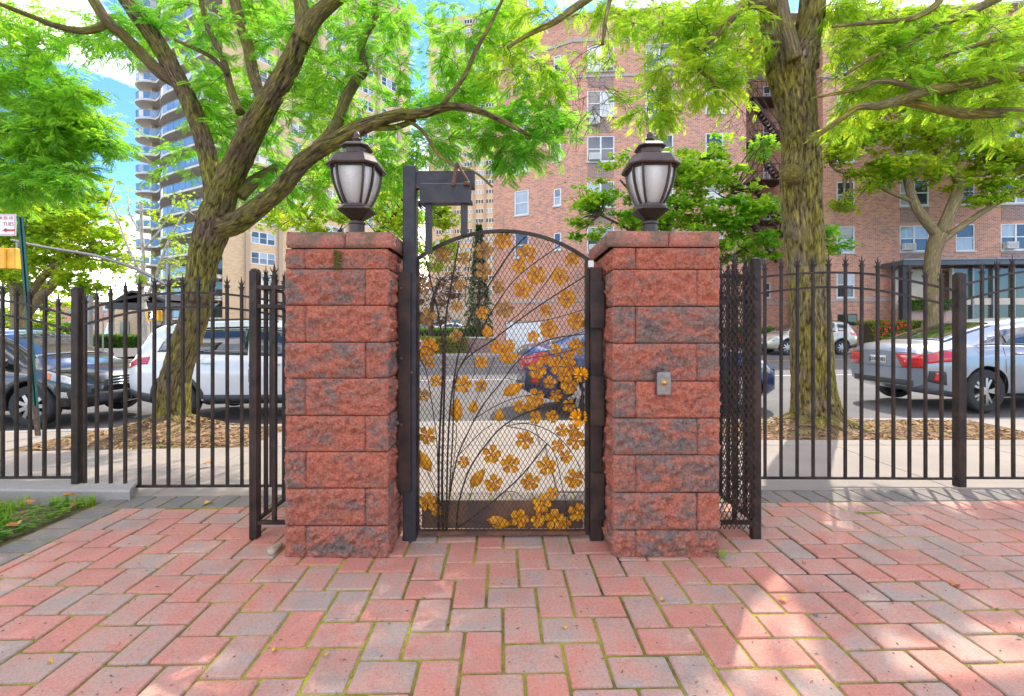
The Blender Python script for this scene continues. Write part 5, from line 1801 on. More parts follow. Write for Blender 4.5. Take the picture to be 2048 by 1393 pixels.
limb(mb, can, [(606, 75, 17, Y - .4), (606, 30, 14.5, Y - .35), (597, -20, 13, Y - .3), (590, -120, 10, Y - .1)], 5, 14, .12, 12)
limb(mb, can, [(432, 425, 24, Y), (425, 365, 19, Y + .1), (412, 300, 18, Y + .2), (388, 225, 18, Y + .25), (352, 150, 18, Y + .3), (310, 80, 17, Y + .3), (272, 28, 15.5, Y + .3), (240, -20, 14, Y + .3), (190, -110, 11, Y + .2)], 14, 40, .10, 15, .007, .9)
limb(mb, can, [(352, 165, 12, Y + .3), (320, 145, 12, Y + .25), (285, 110, 11, Y + .2), (250, 75, 10.5, Y + .1), (215, 45, 10, Y), (178, -15, 9, Y - .1), (140, -90, 7, Y - .2)], 5, 12, .1, 18)
limb(mb, can, [(212, 48, 7, Y), (190, 58, 7, Y - .05), (158, 62, 6.5, Y - .1), (105, 50, 5.5, Y - .2), (50, 28, 4.5, Y - .3), (0, 8, 4, Y - .4), (-60, -20, 3, Y - .5)], 4, 10, .1, 20)
limb(mb, can, [(436, 455, 26, Y), (475, 445, 22, Y - .1), (520, 412, 19, Y - .2), (565, 375, 17.5, Y - .3), (600, 330, 17, Y - .4), (640, 300, 15.5, Y - .5), (690, 275, 14, Y - .6), (740, 250, 12.5, Y - .7), (790, 232, 11.5, Y - .8), (850, 226, 9.5, Y - .9), (900, 213, 8, Y - .95), (950, 220, 6.5, Y - 1), (1000, 240, 5, Y - 1), (1060, 272, 3, Y - 1)], 10, 32, .10, 24, .005, .95)
limb(mb, can, [(598, 330, 14, Y - .4), (640, 290, 11.5, Y - .4), (672, 250, 11, Y - .35), (690, 200, 10.5, Y - .3), (712, 162, 9.5, Y - .3), (730, 138, 8.5, Y - .3), (722, 98, 7.5, Y - .3), (735, 60, 7, Y - .3), (752, 30, 6, Y - .3), (748, -20, 5, Y - .3), (770, -90, 4, Y - .3)], 5, 12, .1, 28)
limb(mb, can, [(640, 296, 9, Y - .5), (700, 255, 8, Y - .35), (760, 235, 7, Y - .3), (800, 228, 6, Y - .3)], 4, 10, .1, 31)
limb(mb, can, [(745, 255, 7, Y - .7), (790, 255, 6, Y - .7), (830, 240, 5, Y - .8)], 4, 8, .1, 33)
limb(mb, can, [(875, 222, 5.5, Y - .9), (905, 185, 5, Y - .95), (930, 150, 4.5, Y - 1), (950, 105, 4, Y - 1), (975, 60, 3.5, Y - 1.1), (1000, 10, 3, Y - 1.1), (1030, -60, 2.5, Y - 1.1)], 4, 8, .1, 35)
limb(mb, can, [(812, 240, 4, Y - .8), (845, 262, 3.6, Y - .85), (870, 300, 3.3, Y - .9), (905, 330, 3, Y - .95), (950, 345, 2.5, Y - 1), (985, 375, 2, Y - 1)], 4, 8, .1, 36)
limb(mb, can, [(545, 215, 11, Y - .1), (520, 190, 11, Y + .1), (505, 140, 11, Y + .2), (497, 95, 11, Y + .25), (482, 50, 10.5, Y + .3), (468, -5, 10, Y + .3), (450, -90, 8, Y + .3)], 5, 12, .1, 37)
limb(mb, can, [(480, 225, 9, Y + .1), (462, 180, 7.5, Y + .2), (450, 130, 6.5, Y + .3), (430, 85, 5.5, Y + .4), (412, 45, 5, Y + .4), (400, -10, 4.5, Y + .4)], 4, 10, .1, 39)
limb(mb, can, [(455, 150, 5, Y + .2), (430, 120, 4.5, Y + .1), (395, 100, 4, Y), (350, 80, 3.2, Y)], 4, 8, .1, 41)
limb(mb, can, [(475, 345, 12, Y), (500, 310, 10, Y + .1), (480, 240, 9, Y + .1)], 4, 10, .1, 43)
limb(mb, can, [(478, 392, 14, Y), (510, 362, 12, Y + .1), (545, 340, 9, Y + .15), (552, 328, 4, Y + .15)], 4, 10, .12, 44)
base_flare(mb, TREE_L[0] , TREE_L[1], 0.08, .17, 8, 2)
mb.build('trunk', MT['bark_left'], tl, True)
for args, kw in (
    ((430, 40, 170, 60, 30, 5.2, 6.3), {}), ((330, 60, 110, 70, 16, 5.6, 6.4), {}), ((200, 70, 150, 50, 20, 5.2, 6.2), {}), ((560, 60, 110, 90, 22, 5.0, 6.2), {}),
    ((700, 70, 130, 90, 34, 4.7, 6.0), {}), ((700, 190, 140, 70, 30, 4.6, 5.8), {}), ((860, 110, 150, 110, 34, 4.5, 5.6), {}), ((960, 60, 120, 70, 16, 4.4, 5.2), {}),
    ((520, 330, 90, 90, 22, 5.2, 6.2), {}), ((470, 190, 90, 70, 24, 5.4, 6.4), {}), ((430, 250, 70, 60, 12, 5.6, 6.4), {}), ((600, 240, 100, 80, 22, 5.0, 6.0), {}), ((620, 380, 110, 60, 20, 5.0, 6.0), {}),
    ((760, 330, 110, 70, 18, 4.7, 5.6), {}), ((850, 300, 110, 60, 16, 4.5, 5.4), {}), ((960, 270, 110, 50, 22, 4.4, 5.0), {}), ((1060, 230, 100, 50, 16, 4.4, 4.9), {}), ((1050, 290, 60, 40, 8, 4.4, 4.8), {}), ((1110, 225, 30, 18, 4, 4.4, 4.8), {}),
    ((940, 200, 120, 50, 16, 4.5, 5.2), {}), ((400, -140, 300, 110, 30, 5.0, 7.0), {}), ((750, -140, 300, 110, 28, 4.6, 6.2), {}), ((480, -330, 300, 110, 22, 5.0, 6.6), {}), ((345, 330, 45, 45, 5, 5.6, 6.2), {})):
    for t in spots(*dens(args, .88, .5)): can.grow(t, 5, .122, .30, .22, 7)
n1 = can.finish(tl, MT['leaf_locust'], PIN)

# ------------------------------------------------------------------ right street tree
tr = thing('locust_tree', 'thick upright mossy tree trunk with a cut knot behind the right fence', 'tree', (TREE_R[0], TREE_R[1], 0))
mb, can = MB(), Canopy()
Y = 5.85
limb(mb, can, [(1634, 856, 60, Y), (1632, 828, 51, Y), (1628, 790, 44, Y), (1624, 720, 41, Y), (1621, 650, 39.5, Y), (1616, 580, 38, Y), (1610, 500, 37.5, Y), (1604, 430, 38, Y), (1601, 385, 38, Y), (1601, 345, 41, Y), (1602, 300, 37, Y), (1598, 255, 35, Y), (1590, 200, 40, Y), (1583, 150, 46, Y), (1582, 118, 50, Y)], 20, 84, .07, 51, .014, .89)
limb(mb, can, [(1572, 135, 38, Y), (1562, 90, 31, Y), (1549, 40, 28, Y + .1), (1538, -10, 26, Y + .2), (1500, -110, 22, Y + .3), (1440, -220, 18, Y + .5)], 12, 44, .09, 55, .010, .92)
limb(mb, can, [(1598, 135, 38, Y), (1612, 80, 27, Y - .05), (1622, 30, 25, Y - .1), (1628, -20, 24, Y - .1), (1650, -140, 20, Y - .2)], 14, 44, .09, 58, .010, .92)
limb(mb, can, [(1590, 118, 14, Y - .25), (1580, 78, 12, Y - .3), (1570, 40, 11, Y - .3), (1562, -10, 10, Y - .3), (1550, -80, 7, Y - .3)], 5, 12, .1, 60)
limb(mb, can, [(1540, 20, 10, Y), (1510, 8, 9, Y - .1), (1488, 8, 8, Y - .2), (1472, 28, 7.5, Y - .3), (1450, 52, 7, Y - .4), (1424, 76, 6, Y - .5), (1403, 98, 5.5, Y - .5), (1397, 120, 5, Y - .5), (1400, 142, 4, Y - .5), (1425, 160, 3, Y - .5), (1450, 190, 2, Y - .5)], 5, 10, .1, 62)
limb(mb, can, [(1500, -110, 14, Y + .3), (1420, -120, 12, Y), (1320, -95, 10, Y - .3), (1230, -40, 8.5, Y - .6), (1175, -2, 7.5, Y - .8), (1140, 22, 7, Y - .9), (1108, 45, 6, Y - 1), (1060, 68, 4.5, Y - 1.1), (1015, 96, 3, Y - 1.2)], 5, 10, .1, 64)
limb(mb, can, [(1440, -220, 14, Y + .5), (1380, -200, 12, Y), (1300, -120, 9, Y - .5), (1240, -50, 6, Y - .8), (1215, 20, 4, Y - .9), (1205, 90, 3, Y - .9)], 5, 8, .1, 66)
limb(mb, can, [(1650, -140, 16, Y - .2), (1720, -130, 13, Y - .4), (1830, -60, 10, Y - .6), (1880, -4, 7, Y - .7), (1830, 35, 5.5, Y - .8), (1760, 44, 4.5, Y - .85), (1700, 50, 3.5, Y - .9), (1665, 54, 2.5, Y - .9)], 5, 8, .1, 68)
# cut knot
P = [WP(1590, 352, Y - .22), WP(1578, 345, Y - .30), WP(1574, 344, Y - .335)]
mb.tube(P, [.12, .10, .085], 14, .12, 70, True)
base_flare(mb, TREE_R[0], TREE_R[1], 0.015, .255, 9, 5)
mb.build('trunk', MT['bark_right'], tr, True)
for args, kw in (
    ((1440, 70, 110, 80, 44, 4.8, 5.9), {}), ((1380, 150, 100, 70, 30, 4.8, 5.6), {}), ((1320, 60, 70, 60, 14, 4.8, 5.6), {}), ((1400, 10, 130, 40, 22, 4.9, 6.0), {}), ((1300, 210, 70, 50, 14, 4.8, 5.4), {}), ((1440, 170, 50, 50, 10, 5, 5.5), {}),
    ((1235, 60, 45, 60, 11, 4.7, 5.3), {}), ((1180, 20, 50, 25, 4, 4.6, 5.2), {}), ((1050, 30, 50, 40, 6, 4.4, 5), {}), ((1080, 150, 60, 60, 10, 4.4, 5.0), {}), ((1020, 120, 60, 40, 8, 4.4, 5), {}),
    ((1090, 190, 50, 50, 6, 4.4, 4.9), {}), ((1700, 20, 80, 40, 12, 5, 6), {}), ((1740, 10, 60, 30, 10, 5, 5.8), {}), ((1350, -130, 260, 80, 16, 4.8, 6.6), {}), ((1700, -130, 200, 80, 14, 4.8, 6.6), {})):
    for t in spots(*dens(args, .76, .35)): can.grow(t, 5, .12, .27, .24, 6)
for args in ((1200, 150, 50, 70, 9, 4.8, 5.0), (1180, 230, 40, 60, 6, 4.8, 5.0), (1500, 130, 40, 60, 5, 5.4, 5.8), (1480, 230, 60, 40, 5, 5.4, 5.8), (1520, 300, 40, 40, 3, 5.6, 5.8), (1690, 140, 40, 50, 4, 5.4, 5.8)):
    for t in spots(*args): can.grow(t, 4, .1, .3, .5, 0, True, .006)
n2 = can.finish(tr, MT['leaf_right'], PIN)

# ------------------------------------------------------------------ tree standing just outside the right edge, limbs reaching in
t3 = thing('locust_tree', 'tree rooted beyond the right edge, its long bare lower limbs and yellow green leaves reaching in', 'tree', (10.2, 6.0, zs(10)))
mb, can = MB(), Canopy()
P, R = smooth_path([(10.2, 6.0, -.1), (10.2, 6.0, 1.2), (10.15, 6.0, 2.8), (10.1, 5.95, 4.2), (10.1, 5.9, 6), (10.0, 5.8, 9)], [.32, .24, .22, .21, .16, .08], 5)
mb.tube(P, R, 18, .1, 80, True); can.add_limb(P, R)
Y = 5.4
def limb3(start, pts, seed):
    P = [Vector(start[:3])] + [WP(x, y, yy) for x, y, r, yy in pts]
    R = [start[3]] + [r * yy / FPX for x, y, r, yy in pts]
    P, R = smooth_path(P, R, 5)
    mb.tube(P, R, 12, .1, seed, True); can.add_limb(P, R)
limb3((10.1, 5.95, 4.2, .12), [(2200, 140, 15, 5.7), (2080, 148, 14, Y), (2010, 150, 13, Y), (1960, 164, 12, Y - .1), (1900, 176, 11, Y - .1), (1850, 183, 10.5, Y - .2), (1800, 200, 9.5, Y - .2), (1760, 212, 8, Y - .3), (1715, 215, 7, Y - .3), (1680, 240, 6, Y - .3), (1640, 268, 5, Y - .3), (1618, 285, 2.5, Y - .3)], 82)
limb3((10.1, 5.95, 3.6, .11), [(2250, 222, 13, 5.7), (2090, 226, 11, Y), (2010, 226, 10, Y), (1930, 227, 9.5, Y), (1870, 216, 8.5, Y - .1), (1820, 206, 7.5, Y - .1), (1785, 203, 6.5, Y - .2), (1755, 208, 4, Y - .2)], 84)
limb3((10.1, 5.9, 6.2, .11), [(2200, -120, 13, 5.6), (2060, -40, 11, 5.5), (1980, 4, 9, 5.4), (1930, 28, 8, 5.3), (1880, 50, 7, 5.3), (1840, 76, 6, 5.2), (1800, 96, 5, 5.2), (1745, 115, 4, 5.1), (1690, 150, 3, 5.1)], 86)
limb3((10.1, 5.9, 5.4, .08), [(2150, 20, 8, 5.6), (2060, 60, 6, 5.5), (1990, 80, 5, 5.4), (1930, 98, 4, 5.3), (1870, 120, 3, 5.3)], 88)
limb(mb, can, [(1848, 184, 5, Y - .2), (1800, 168, 5, Y - .25), (1755, 163, 4.5, Y - .3), (1710, 180, 4, Y - .3), (1660, 190, 3, Y - .3), (1635, 195, 2, Y - .3)], 4, 8, .1, 90)
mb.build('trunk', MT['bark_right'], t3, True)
for args in ((1900, 90, 150, 80, 60, 4.7, 5.6), (1760, 110, 110, 60, 30, 4.7, 5.4), (1990, 60, 90, 70, 26, 4.7, 5.6), (1780, 60, 100, 40, 22, 4.8, 5.4), (1960, 180, 100, 50, 24, 4.8, 5.5), (1820, 170, 100, 40, 20, 4.8, 5.3), (1720, 190, 60, 40, 10, 4.9, 5.3), (2020, 270, 60, 50, 8, 5, 5.6), (2150, 60, 90, 150, 14, 5, 6.5), (1680, 250, 50, 40, 6, 5, 5.4)):
    for t in spots(*dens(args, .76, .35)): can.grow(t, 5, .12, .27, .24, 6)
n3 = can.finish(t3, MT['leaf_right'], PIN)

# ------------------------------------------------------------------ bright tree at the left edge
t4 = thing('street_tree', 'bright green bushy tree filling the upper left edge, its trunk out of view', 'tree', (-9.6, 6.4, zs(-10)))
mb, can = MB(), Canopy()
P, R = smooth_path([(-9.6, 6.4, -.4), (-9.6, 6.4, 1.6), (-9.5, 6.5, 3.2), (-9.4, 6.6, 5), (-9.2, 6.7, 7)], [.28, .2, .18, .14, .06], 5)
mb.tube(P, R, 16, .1, 100, True); can.add_limb(P, R)
Y = 7.0
def limb4(start, pts, seed):
    P = [Vector(start[:3])] + [WP(x, y, yy) for x, y, r, yy in pts]
    R = [start[3]] + [r * yy / FPX for x, y, r, yy in pts]
    P, R = smooth_path(P, R, 4)
    mb.tube(P, R, 8, .1, seed, True); can.add_limb(P, R)
limb4((-9.5, 6.5, 3.4, .08), [(-60, 300, 7, 6.8), (20, 255, 5, 7), (90, 240, 3.5, 7), (150, 225, 2, 7)], 101)
limb4((-9.5, 6.5, 3.0, .07), [(-40, 350, 5, 6.8), (40, 325, 3, 7), (120, 310, 2, 7)], 102)
limb4((-9.4, 6.6, 4.4, .07), [(-50, 180, 6, 6.8), (30, 150, 4, 7), (100, 150, 2.5, 7)], 103)
limb4((-9.4, 6.6, 5, .07), [(-60, 90, 5, 6.8), (20, 70, 3, 7), (80, 90, 2, 7)], 104)
mb.build('trunk', MT['bark_left'], t4, True)
for args in ((60, 270, 120, 70, 60, 6.4, 7.8), (150, 260, 90, 50, 30, 6.6, 7.6), (60, 180, 100, 60, 40, 6.4, 7.8), (40, 100, 90, 60, 28, 6.4, 7.6), (130, 200, 60, 40, 14, 6.6, 7.4), (70, 350, 110, 40, 30, 6.4, 7.6), (20, 390, 60, 30, 8, 6.4, 7.6), (-90, 200, 90, 200, 26, 6.2, 8), (30, 20, 90, 40, 10, 6.4, 7.6), (200, 285, 40, 25, 8, 6.7, 7.4)):
    for t in spots(*dens(args, .85)): can.grow(t, 6, .13, .40, .10, 8, False, .012, .4)
n4 = can.finish(t4, MT['leaf_zelkova'], PIN5)

# ------------------------------------------------------------------ trees across the street
def clump_leaves(blobs, Yd, size, per_m2, flat=.55, clump=.5):
    """leaf clumps through ellipsoid volumes; blobs: (px,py,rx,ry[,dY])"""
    P, D, U = [], [], []
    for bl in blobs:
        px, py, rx, ry = bl[:4]; dy = bl[4] if len(bl) > 4 else 0
        Y = Yd + dy
        c = np.array(WP(px, py, Y)[:]); rX, rZ = rx * Y / FPX, ry * Y / FPX; rY = (rX + rZ) * .45
        n = int(per_m2 * 4 * rX * rZ)
        nc = max(6, int(n / 42))
        cc = rnd_dirs(nc) * (rng.random((nc, 1)) ** .45)
        cc = cc * np.array([rX, rY, rZ]) + c
        cr = clump * (.6 + .8 * rng.random(nc))
        idx = rng.integers(0, nc, n)
        q = rng.normal(size=(n, 3)) * .5
        q[:, 2] *= flat
        pos = cc[idx] + q * cr[idx][:, None]
        P.append(pos)
        d = rng.normal(size=(n, 3)); d[:, 2] = d[:, 2] * .5 - .25
        D.append(d)
        u = np.tile([0, 0, 1.0], (n, 1)) + rng.normal(size=(n, 3)) * .45
        U.append(u)
    P, D, U = np.concatenate(P), np.concatenate(D), np.concatenate(U)
    S = size * (.65 + .7 * rng.random(len(P)))
    return P, D, U, S, len(P)
def mid_tree(name, label, base, limbs, blobs, Yd, size, dens, mat, bark, tmpl=None, clump=.5, flat=.55):
    r = thing(name, label, 'tree', base)
    mb = MB()
    pts = []
    for k, L in enumerate(limbs):
        P = [WP(x, y, Yd + (L[0][3] if len(L[0]) > 3 else 0)) for x, y, *_ in L]
        R = [q[2] * Yd / FPX for q in L]
        P, R = smooth_path(P, R, 4)
        mb.tube(P, R, 10, .1, k * 5.3 + base[0], True)
        pts += list(P)
    # finer boughs into the crown
    A = np.array([p[:] for p in pts])
    for bl in blobs:
        Y = Yd + (bl[4] if len(bl) > 4 else 0)
        for _ in range(7):
            a = rng.random() * 6.28; q = math.sqrt(rng.random()) * .9
            t = WP(bl[0] + bl[2] * q * math.cos(a), bl[1] + bl[3] * q * math.sin(a), Y + (rng.random() - .5) * bl[2] * Y / FPX * .6)
            i = int(np.argmin(np.linalg.norm(A - np.array(t[:]), axis=1)))
            p0 = pts[i]
            m = p0.lerp(t, .5) + Vector(rnd_dirs(1)[0]) * (t - p0).length * .12
            P, R = smooth_path([p0, m, t], [.05, .03, .01], 3)
            mb.tube(P, R, 5, 0, 0, True)
    mb.build('trunk', MT[bark], r, True)
    P, D, U, S, n = clump_leaves(blobs, Yd, size, dens, flat, clump)
    V, Q = leaves(tmpl or LOBE, P, D, U, S)
    np_mesh('crown', V, Q, MT[mat], r, 'stuff', root_loc(r)[:])
    return n
nn = 0
nn += mid_tree('plane_tree', 'forked plane tree with mottled trunk standing before the lobby entrance across the street', (WX(1865, 24), 24, gz(22, 24) + .1),
    [[(1866, 668, 15), (1864, 620, 12.5), (1862, 560, 12), (1867, 505, 13), (1878, 468, 14)],
     [(1874, 470, 10), (1850, 440, 8.5), (1828, 405, 8), (1815, 360, 7), (1806, 320, 6), (1800, 280, 5), (1785, 250, 4)],
     [(1882, 468, 12), (1900, 425, 11), (1914, 392, 11), (1916, 360, 8), (1890, 320, 7), (1868, 290, 6), (1850, 260, 5), (1830, 225, 4)],
     [(1864, 500, 7), (1895, 474, 6.5), (1930, 448, 6), (1975, 418, 5.5), (2020, 390, 5), (2070, 365, 4)],
     [(1914, 385, 6), (1960, 352, 5), (2010, 340, 4.5), (2060, 330, 4)], [(1828, 405, 4), (1770, 380, 3.5), (1720, 350, 3), (1680, 345, 2.5), (1660, 330, 2)]],
    [(1750, 250, 100, 55), (1900, 260, 120, 60), (1990, 310, 80, 60), (1740, 350, 70, 36), (1850, 340, 90, 30), (1960, 385, 70, 28), (1690, 300, 40, 60, -1), (1820, 180, 100, 60, 1), (1990, 210, 80, 70, 1), (2080, 300, 60, 90), (1700, 410, 30, 20)],
    24, .24, 120, 'leaf_plane', 'bark_plane', None, .55, .4)
nn += mid_tree('maple_tree', 'bushy green maple in front of the brick building, behind the right lantern', (WX(1330, 21), 21, gz(7, 21) + .1),
    [[(1330, 680, 7), (1328, 600, 6.5), (1325, 530, 6), (1322, 480, 6)], [(1322, 490, 5), (1300, 440, 4), (1275, 400, 3), (1240, 360, 2)], [(1322, 485, 4.5), (1345, 430, 4), (1375, 380, 3), (1400, 320, 2)],
     [(1324, 500, 4), (1380, 460, 3.5), (1430, 420, 3), (1470, 380, 2)], [(1325, 560, 4), (1390, 540, 3.5), (1450, 520, 3.2), (1500, 492, 3), (1560, 470, 2)], [(1322, 490, 4), (1260, 460, 3), (1200, 430, 2)]],
    [(1300, 370, 110, 70), (1400, 330, 90, 70), (1200, 400, 60, 40), (1180, 460, 40, 30), (1380, 430, 110, 55), (1460, 440, 70, 50), (1290, 450, 80, 40), (1500, 490, 70, 35), (1600, 450, 70, 40, -1), (1660, 490, 30, 22, -1), (1440, 500, 40, 40), (1170, 395, 40, 18), (1515, 410, 45, 40, -.5), (1530, 300, 28, 30, -.5)],
    21, .24, 95, 'leaf_maple', 'twig', None, .5, .35)
nn += mid_tree('plane_tree', 'broad yellow green plane tree with curved trunk beyond the dark car', (WX(45, 31), 31, zr(-33)),
    [[(44, 720, 16), (42, 660, 15), (40, 610, 14), (35, 570, 14)], [(45, 640, 9), (75, 600, 9), (105, 570, 8), (118, 540, 7), (120, 500, 5)], [(60, 590, 7), (85, 555, 6.5), (108, 530, 6), (140, 505, 4)], [(38, 590, 9), (20, 555, 8), (0, 535, 7), (-40, 510, 5)]],
    [(110, 450, 120, 80), (40, 420, 100, 70), (180, 480, 70, 60), (100, 530, 110, 40), (220, 520, 40, 30), (-40, 500, 80, 100), (150, 570, 60, 30), (60, 640, 80, 30, 3), (160, 380, 60, 30)],
    31, .34, 62, 'leaf_plane', 'bark_plane', None, .7, .6)
nn += mid_tree('plane_tree', 'darker slender tree trunk beyond the dark car, right of the broad plane tree', (WX(92, 36), 36, zr(-36)),
    [[(90, 715, 7), (90, 660, 7), (88, 600, 6), (86, 560, 5)]], [(100, 600, 70, 30), (60, 580, 60, 30)], 36, .34, 30, 'leaf_plane', 'twig', None, .7, .5)
nn += mid_tree('young_tree', 'slender pale stemmed young tree with thin foliage before the balcony tower', (WX(290, 26), 26, zr(-21)),
    [[(292, 712, 8), (290, 670, 8), (288, 630, 8), (284, 590, 4.5), (287, 540, 4), (286, 500, 3.5), (282, 450, 3), (284, 400, 2)], [(290, 600, 4), (310, 560, 3), (330, 500, 2.5), (360, 440, 2), (380, 420, 1.2)], [(286, 560, 3), (268, 520, 2.5), (250, 480, 2), (236, 440, 1.5), (220, 400, 1)],
     [(286, 500, 2.5), (320, 460, 2), (350, 410, 1.5)], [(240, 450, 1.5), (215, 420, 1.2), (230, 370, .8)], [(285, 470, 2), (260, 430, 1.5), (255, 390, 1)]],
    [(360, 440, 50, 40), (330, 490, 50, 34), (310, 560, 60, 50), (250, 540, 40, 30), (370, 400, 30, 24), (360, 530, 40, 40), (280, 420, 40, 40)], 26, .18, 22, 'leaf_plane', 'bark_birch', None, .5, .6)
nn += mid_tree('street_tree', 'yellow green tree beyond the left pillar and its lantern', (WX(700, 30), 30, zr(-10)),
    [[(700, 690, 9), (700, 600, 8), (690, 520, 7), (680, 460, 5)], [(695, 540, 5), (740, 480, 4), (790, 430, 3), (830, 400, 2)], [(690, 520, 5), (640, 460, 4), (600, 420, 3)]],
    [(640, 420, 90, 50), (740, 400, 100, 60), (820, 440, 70, 50), (860, 500, 50, 50), (560, 440, 40, 25), (700, 340, 110, 40), (840, 380, 50, 30), (880, 440, 40, 40)], 30, .3, 58, 'leaf_plane', 'twig', None, .7, .5)
nn += mid_tree('plum_tree', 'purple brown leaved plum tree seen through the left side of the gate', (WX(862, 34), 34, zr(-6)),
    [[(862, 690, 5), (862, 640, 5), (866, 600, 4), (880, 560, 3)]], [(862, 570, 40, 50), (890, 600, 34, 50), (850, 620, 24, 30), (905, 560, 24, 30)], 34, .22, 45, 'leaf_purple', 'twig', None, .6, .5)
# conifer
r = thing('conifer', 'narrow dark green conifer seen through the gate beside the brick building', 'tree', (WX(958, 36), 36, gz(-3, 36)))
mb = MB(); P, R = smooth_path([WP(958, 700, 36), WP(958, 580, 36), WP(962, 440, 36)], [.16, .12, .02], 4); mb.tube(P, R, 8, 0, 0, True)
mb.build('trunk', MT['bark_left'], r)
P = []; D = []
for k in range(7000):
    t = rng.random() ** 1.3
    tier = (t * 11) % 1
    a = rng.random() * 6.28; rad = (1.45 * (1 - t) + .12) * (1.0 - .45 * tier) * (.35 + .65 * rng.random() ** .5)
    z = WZ(692, 36) + t * 9.6 - .25 * rad
    P.append((WX(958, 36) + math.cos(a) * rad, 36 + math.sin(a) * rad, z)); D.append((math.cos(a), math.sin(a), -.25))
P, D = np.array(P), np.array(D) + rng.normal(size=(len(P), 3)) * .35
V, Q = leaves(LEAF1, P, D, np.tile([0, 0, 1.0], (len(P), 1)) + rng.normal(size=(len(P), 3)) * .5, .22 * (.6 + .7 * rng.random(len(P))))
np_mesh('crown', V, Q, MT['leaf_fir'], r, 'stuff', root_loc(r)[:])

def hedge(label, x0, x1, y, dy, z0, z1, mat, n, size=.09, group=None):
    r = thing('hedge', label, 'hedge', ((x0 + x1) / 2, y, z0), group=group)
    MB().box(x0 + .1, x1 - .1, y - dy * .38, y + dy * .38, z0, z1 - .12).build('stems', MT['twig'], r)
    P = np.empty((n, 3))
    # on and just inside the outer skin, lumpy
    f = rng.random(n)
    u = x0 + (x1 - x0) * rng.random(n); v = (rng.random(n) - .5) * dy; w = z0 + (z1 - z0) * rng.random(n)
    top = f < .4; fr_ = (f >= .4) & (f < .85); bk_ = f >= .85
    w[top] = z1 - rng.random(top.sum()) * .1; v[fr_] = -dy / 2 + rng.random(fr_.sum()) * .12; v[bk_] = dy / 2 - rng.random(bk_.sum()) * .1
    lump = np.array([noise.noise(Vector((a * 1.3, b * 1.3, c * 1.3))) for a, b, c in zip(u, v, w)]) * .22
    v = v * (1 + lump); w = w + lump * .5 * (w - z0)
    P[:, 0] = u; P[:, 1] = y + v; P[:, 2] = w
    D = rng.normal(size=(n, 3)) + np.array([0, -.4, .3])
    V, Q = leaves(LEAF1, P, D, rng.normal(size=(n, 3)) + np.array([0, -.5, 1.0]), size * (.6 + .8 * rng.random(n)))
    np_mesh('foliage', V, Q, MT[mat], r, 'stuff', root_loc(r)[:])
    return r
print('LEAVES', n1, n2, n3, n4, nn)
# ================================================================== CARS
def paint(name, c, metal=0.0, rough=0.28):
    m, nt, b = new_mat(name)
    b.inputs['Base Color'].default_value = (*c, 1)
    b.inputs['Metallic'].default_value = metal
    b.inputs['Roughness'].default_value = rough
    b.inputs['Coat Weight'].default_value = 1.0
    b.inputs['Coat Roughness'].default_value = 0.03
    fl_ = nz(nt, coords(nt, 'Object'), 3, 3)
    nt.links.new(ramp(nt, fl_, [(0.3, tuple(x * .92 for x in c)), (0.7, c)]), b.inputs['Base Color'])
    return m
MT['silver'] = paint('silver_paint', (0.30, 0.33, 0.37), 0.5, 0.3)
MT['carwhite'] = paint('white_car_paint', (0.66, 0.67, 0.66))
MT['carblack'] = paint('black_car_paint', (0.012, 0.011, 0.011))
MT['navy'] = paint('navy_paint', (0.010, 0.025, 0.10), 0.2)
MT['champagne'] = paint('champagne_paint', (0.52, 0.46, 0.35), 0.35)
MT['carred'] = paint('red_car_paint', (0.4, 0.02, 0.015))
MT['taxi'] = paint('yellow_orange_paint', (0.75, 0.32, 0.01))
MT['carglass'] = basic('tinted_car_glass', (0.014, 0.019, 0.017), (0.02, 0.024, 0.022), 2, 0.03, 0, coat=1.0, spec=0.8)
MT['tyre'] = basic('tyre_rubber', (0.022, 0.022, 0.022), (0.035, 0.034, 0.033), 20, 0.85)
MT['rim'] = basic('alloy_rim', (0.50, 0.48, 0.45), (0.42, 0.40, 0.38), 9, 0.3, 0.8)
MT['rimdark'] = basic('dark_alloy', (0.05, 0.05, 0.05), (0.08, 0.08, 0.08), 9, 0.4, 0.5)
MT['plastic'] = basic('black_plastic_trim', (0.035, 0.036, 0.038), (0.05, 0.05, 0.052), 9, 0.6)
MT['redlens'] = basic('red_lamp_lens', (0.62, 0.015, 0.012), (0.45, 0.01, 0.01), 9, 0.12, coat=1)
MT['clearlens'] = basic('clear_lamp_lens', (0.55, 0.55, 0.52), (0.35, 0.36, 0.36), 22, 0.08, 0.2, coat=1)
MT['amberlens'] = basic('amber_lens', (0.75, 0.20, 0.015), (0.6, 0.16, 0.01), 9, 0.12, coat=1)
MT['chrome'] = basic('chrome', (0.75, 0.75, 0.74), (0.65, 0.65, 0.64), 9, 0.12, 1.0)
MT['plate'] = basic('plate_white', (0.70, 0.68, 0.60), (0.6, 0.58, 0.5), 9, 0.5)
MT['ink'] = basic('dark_ink', (0.02, 0.025, 0.06), (0.02, 0.025, 0.06), 5, 0.6)

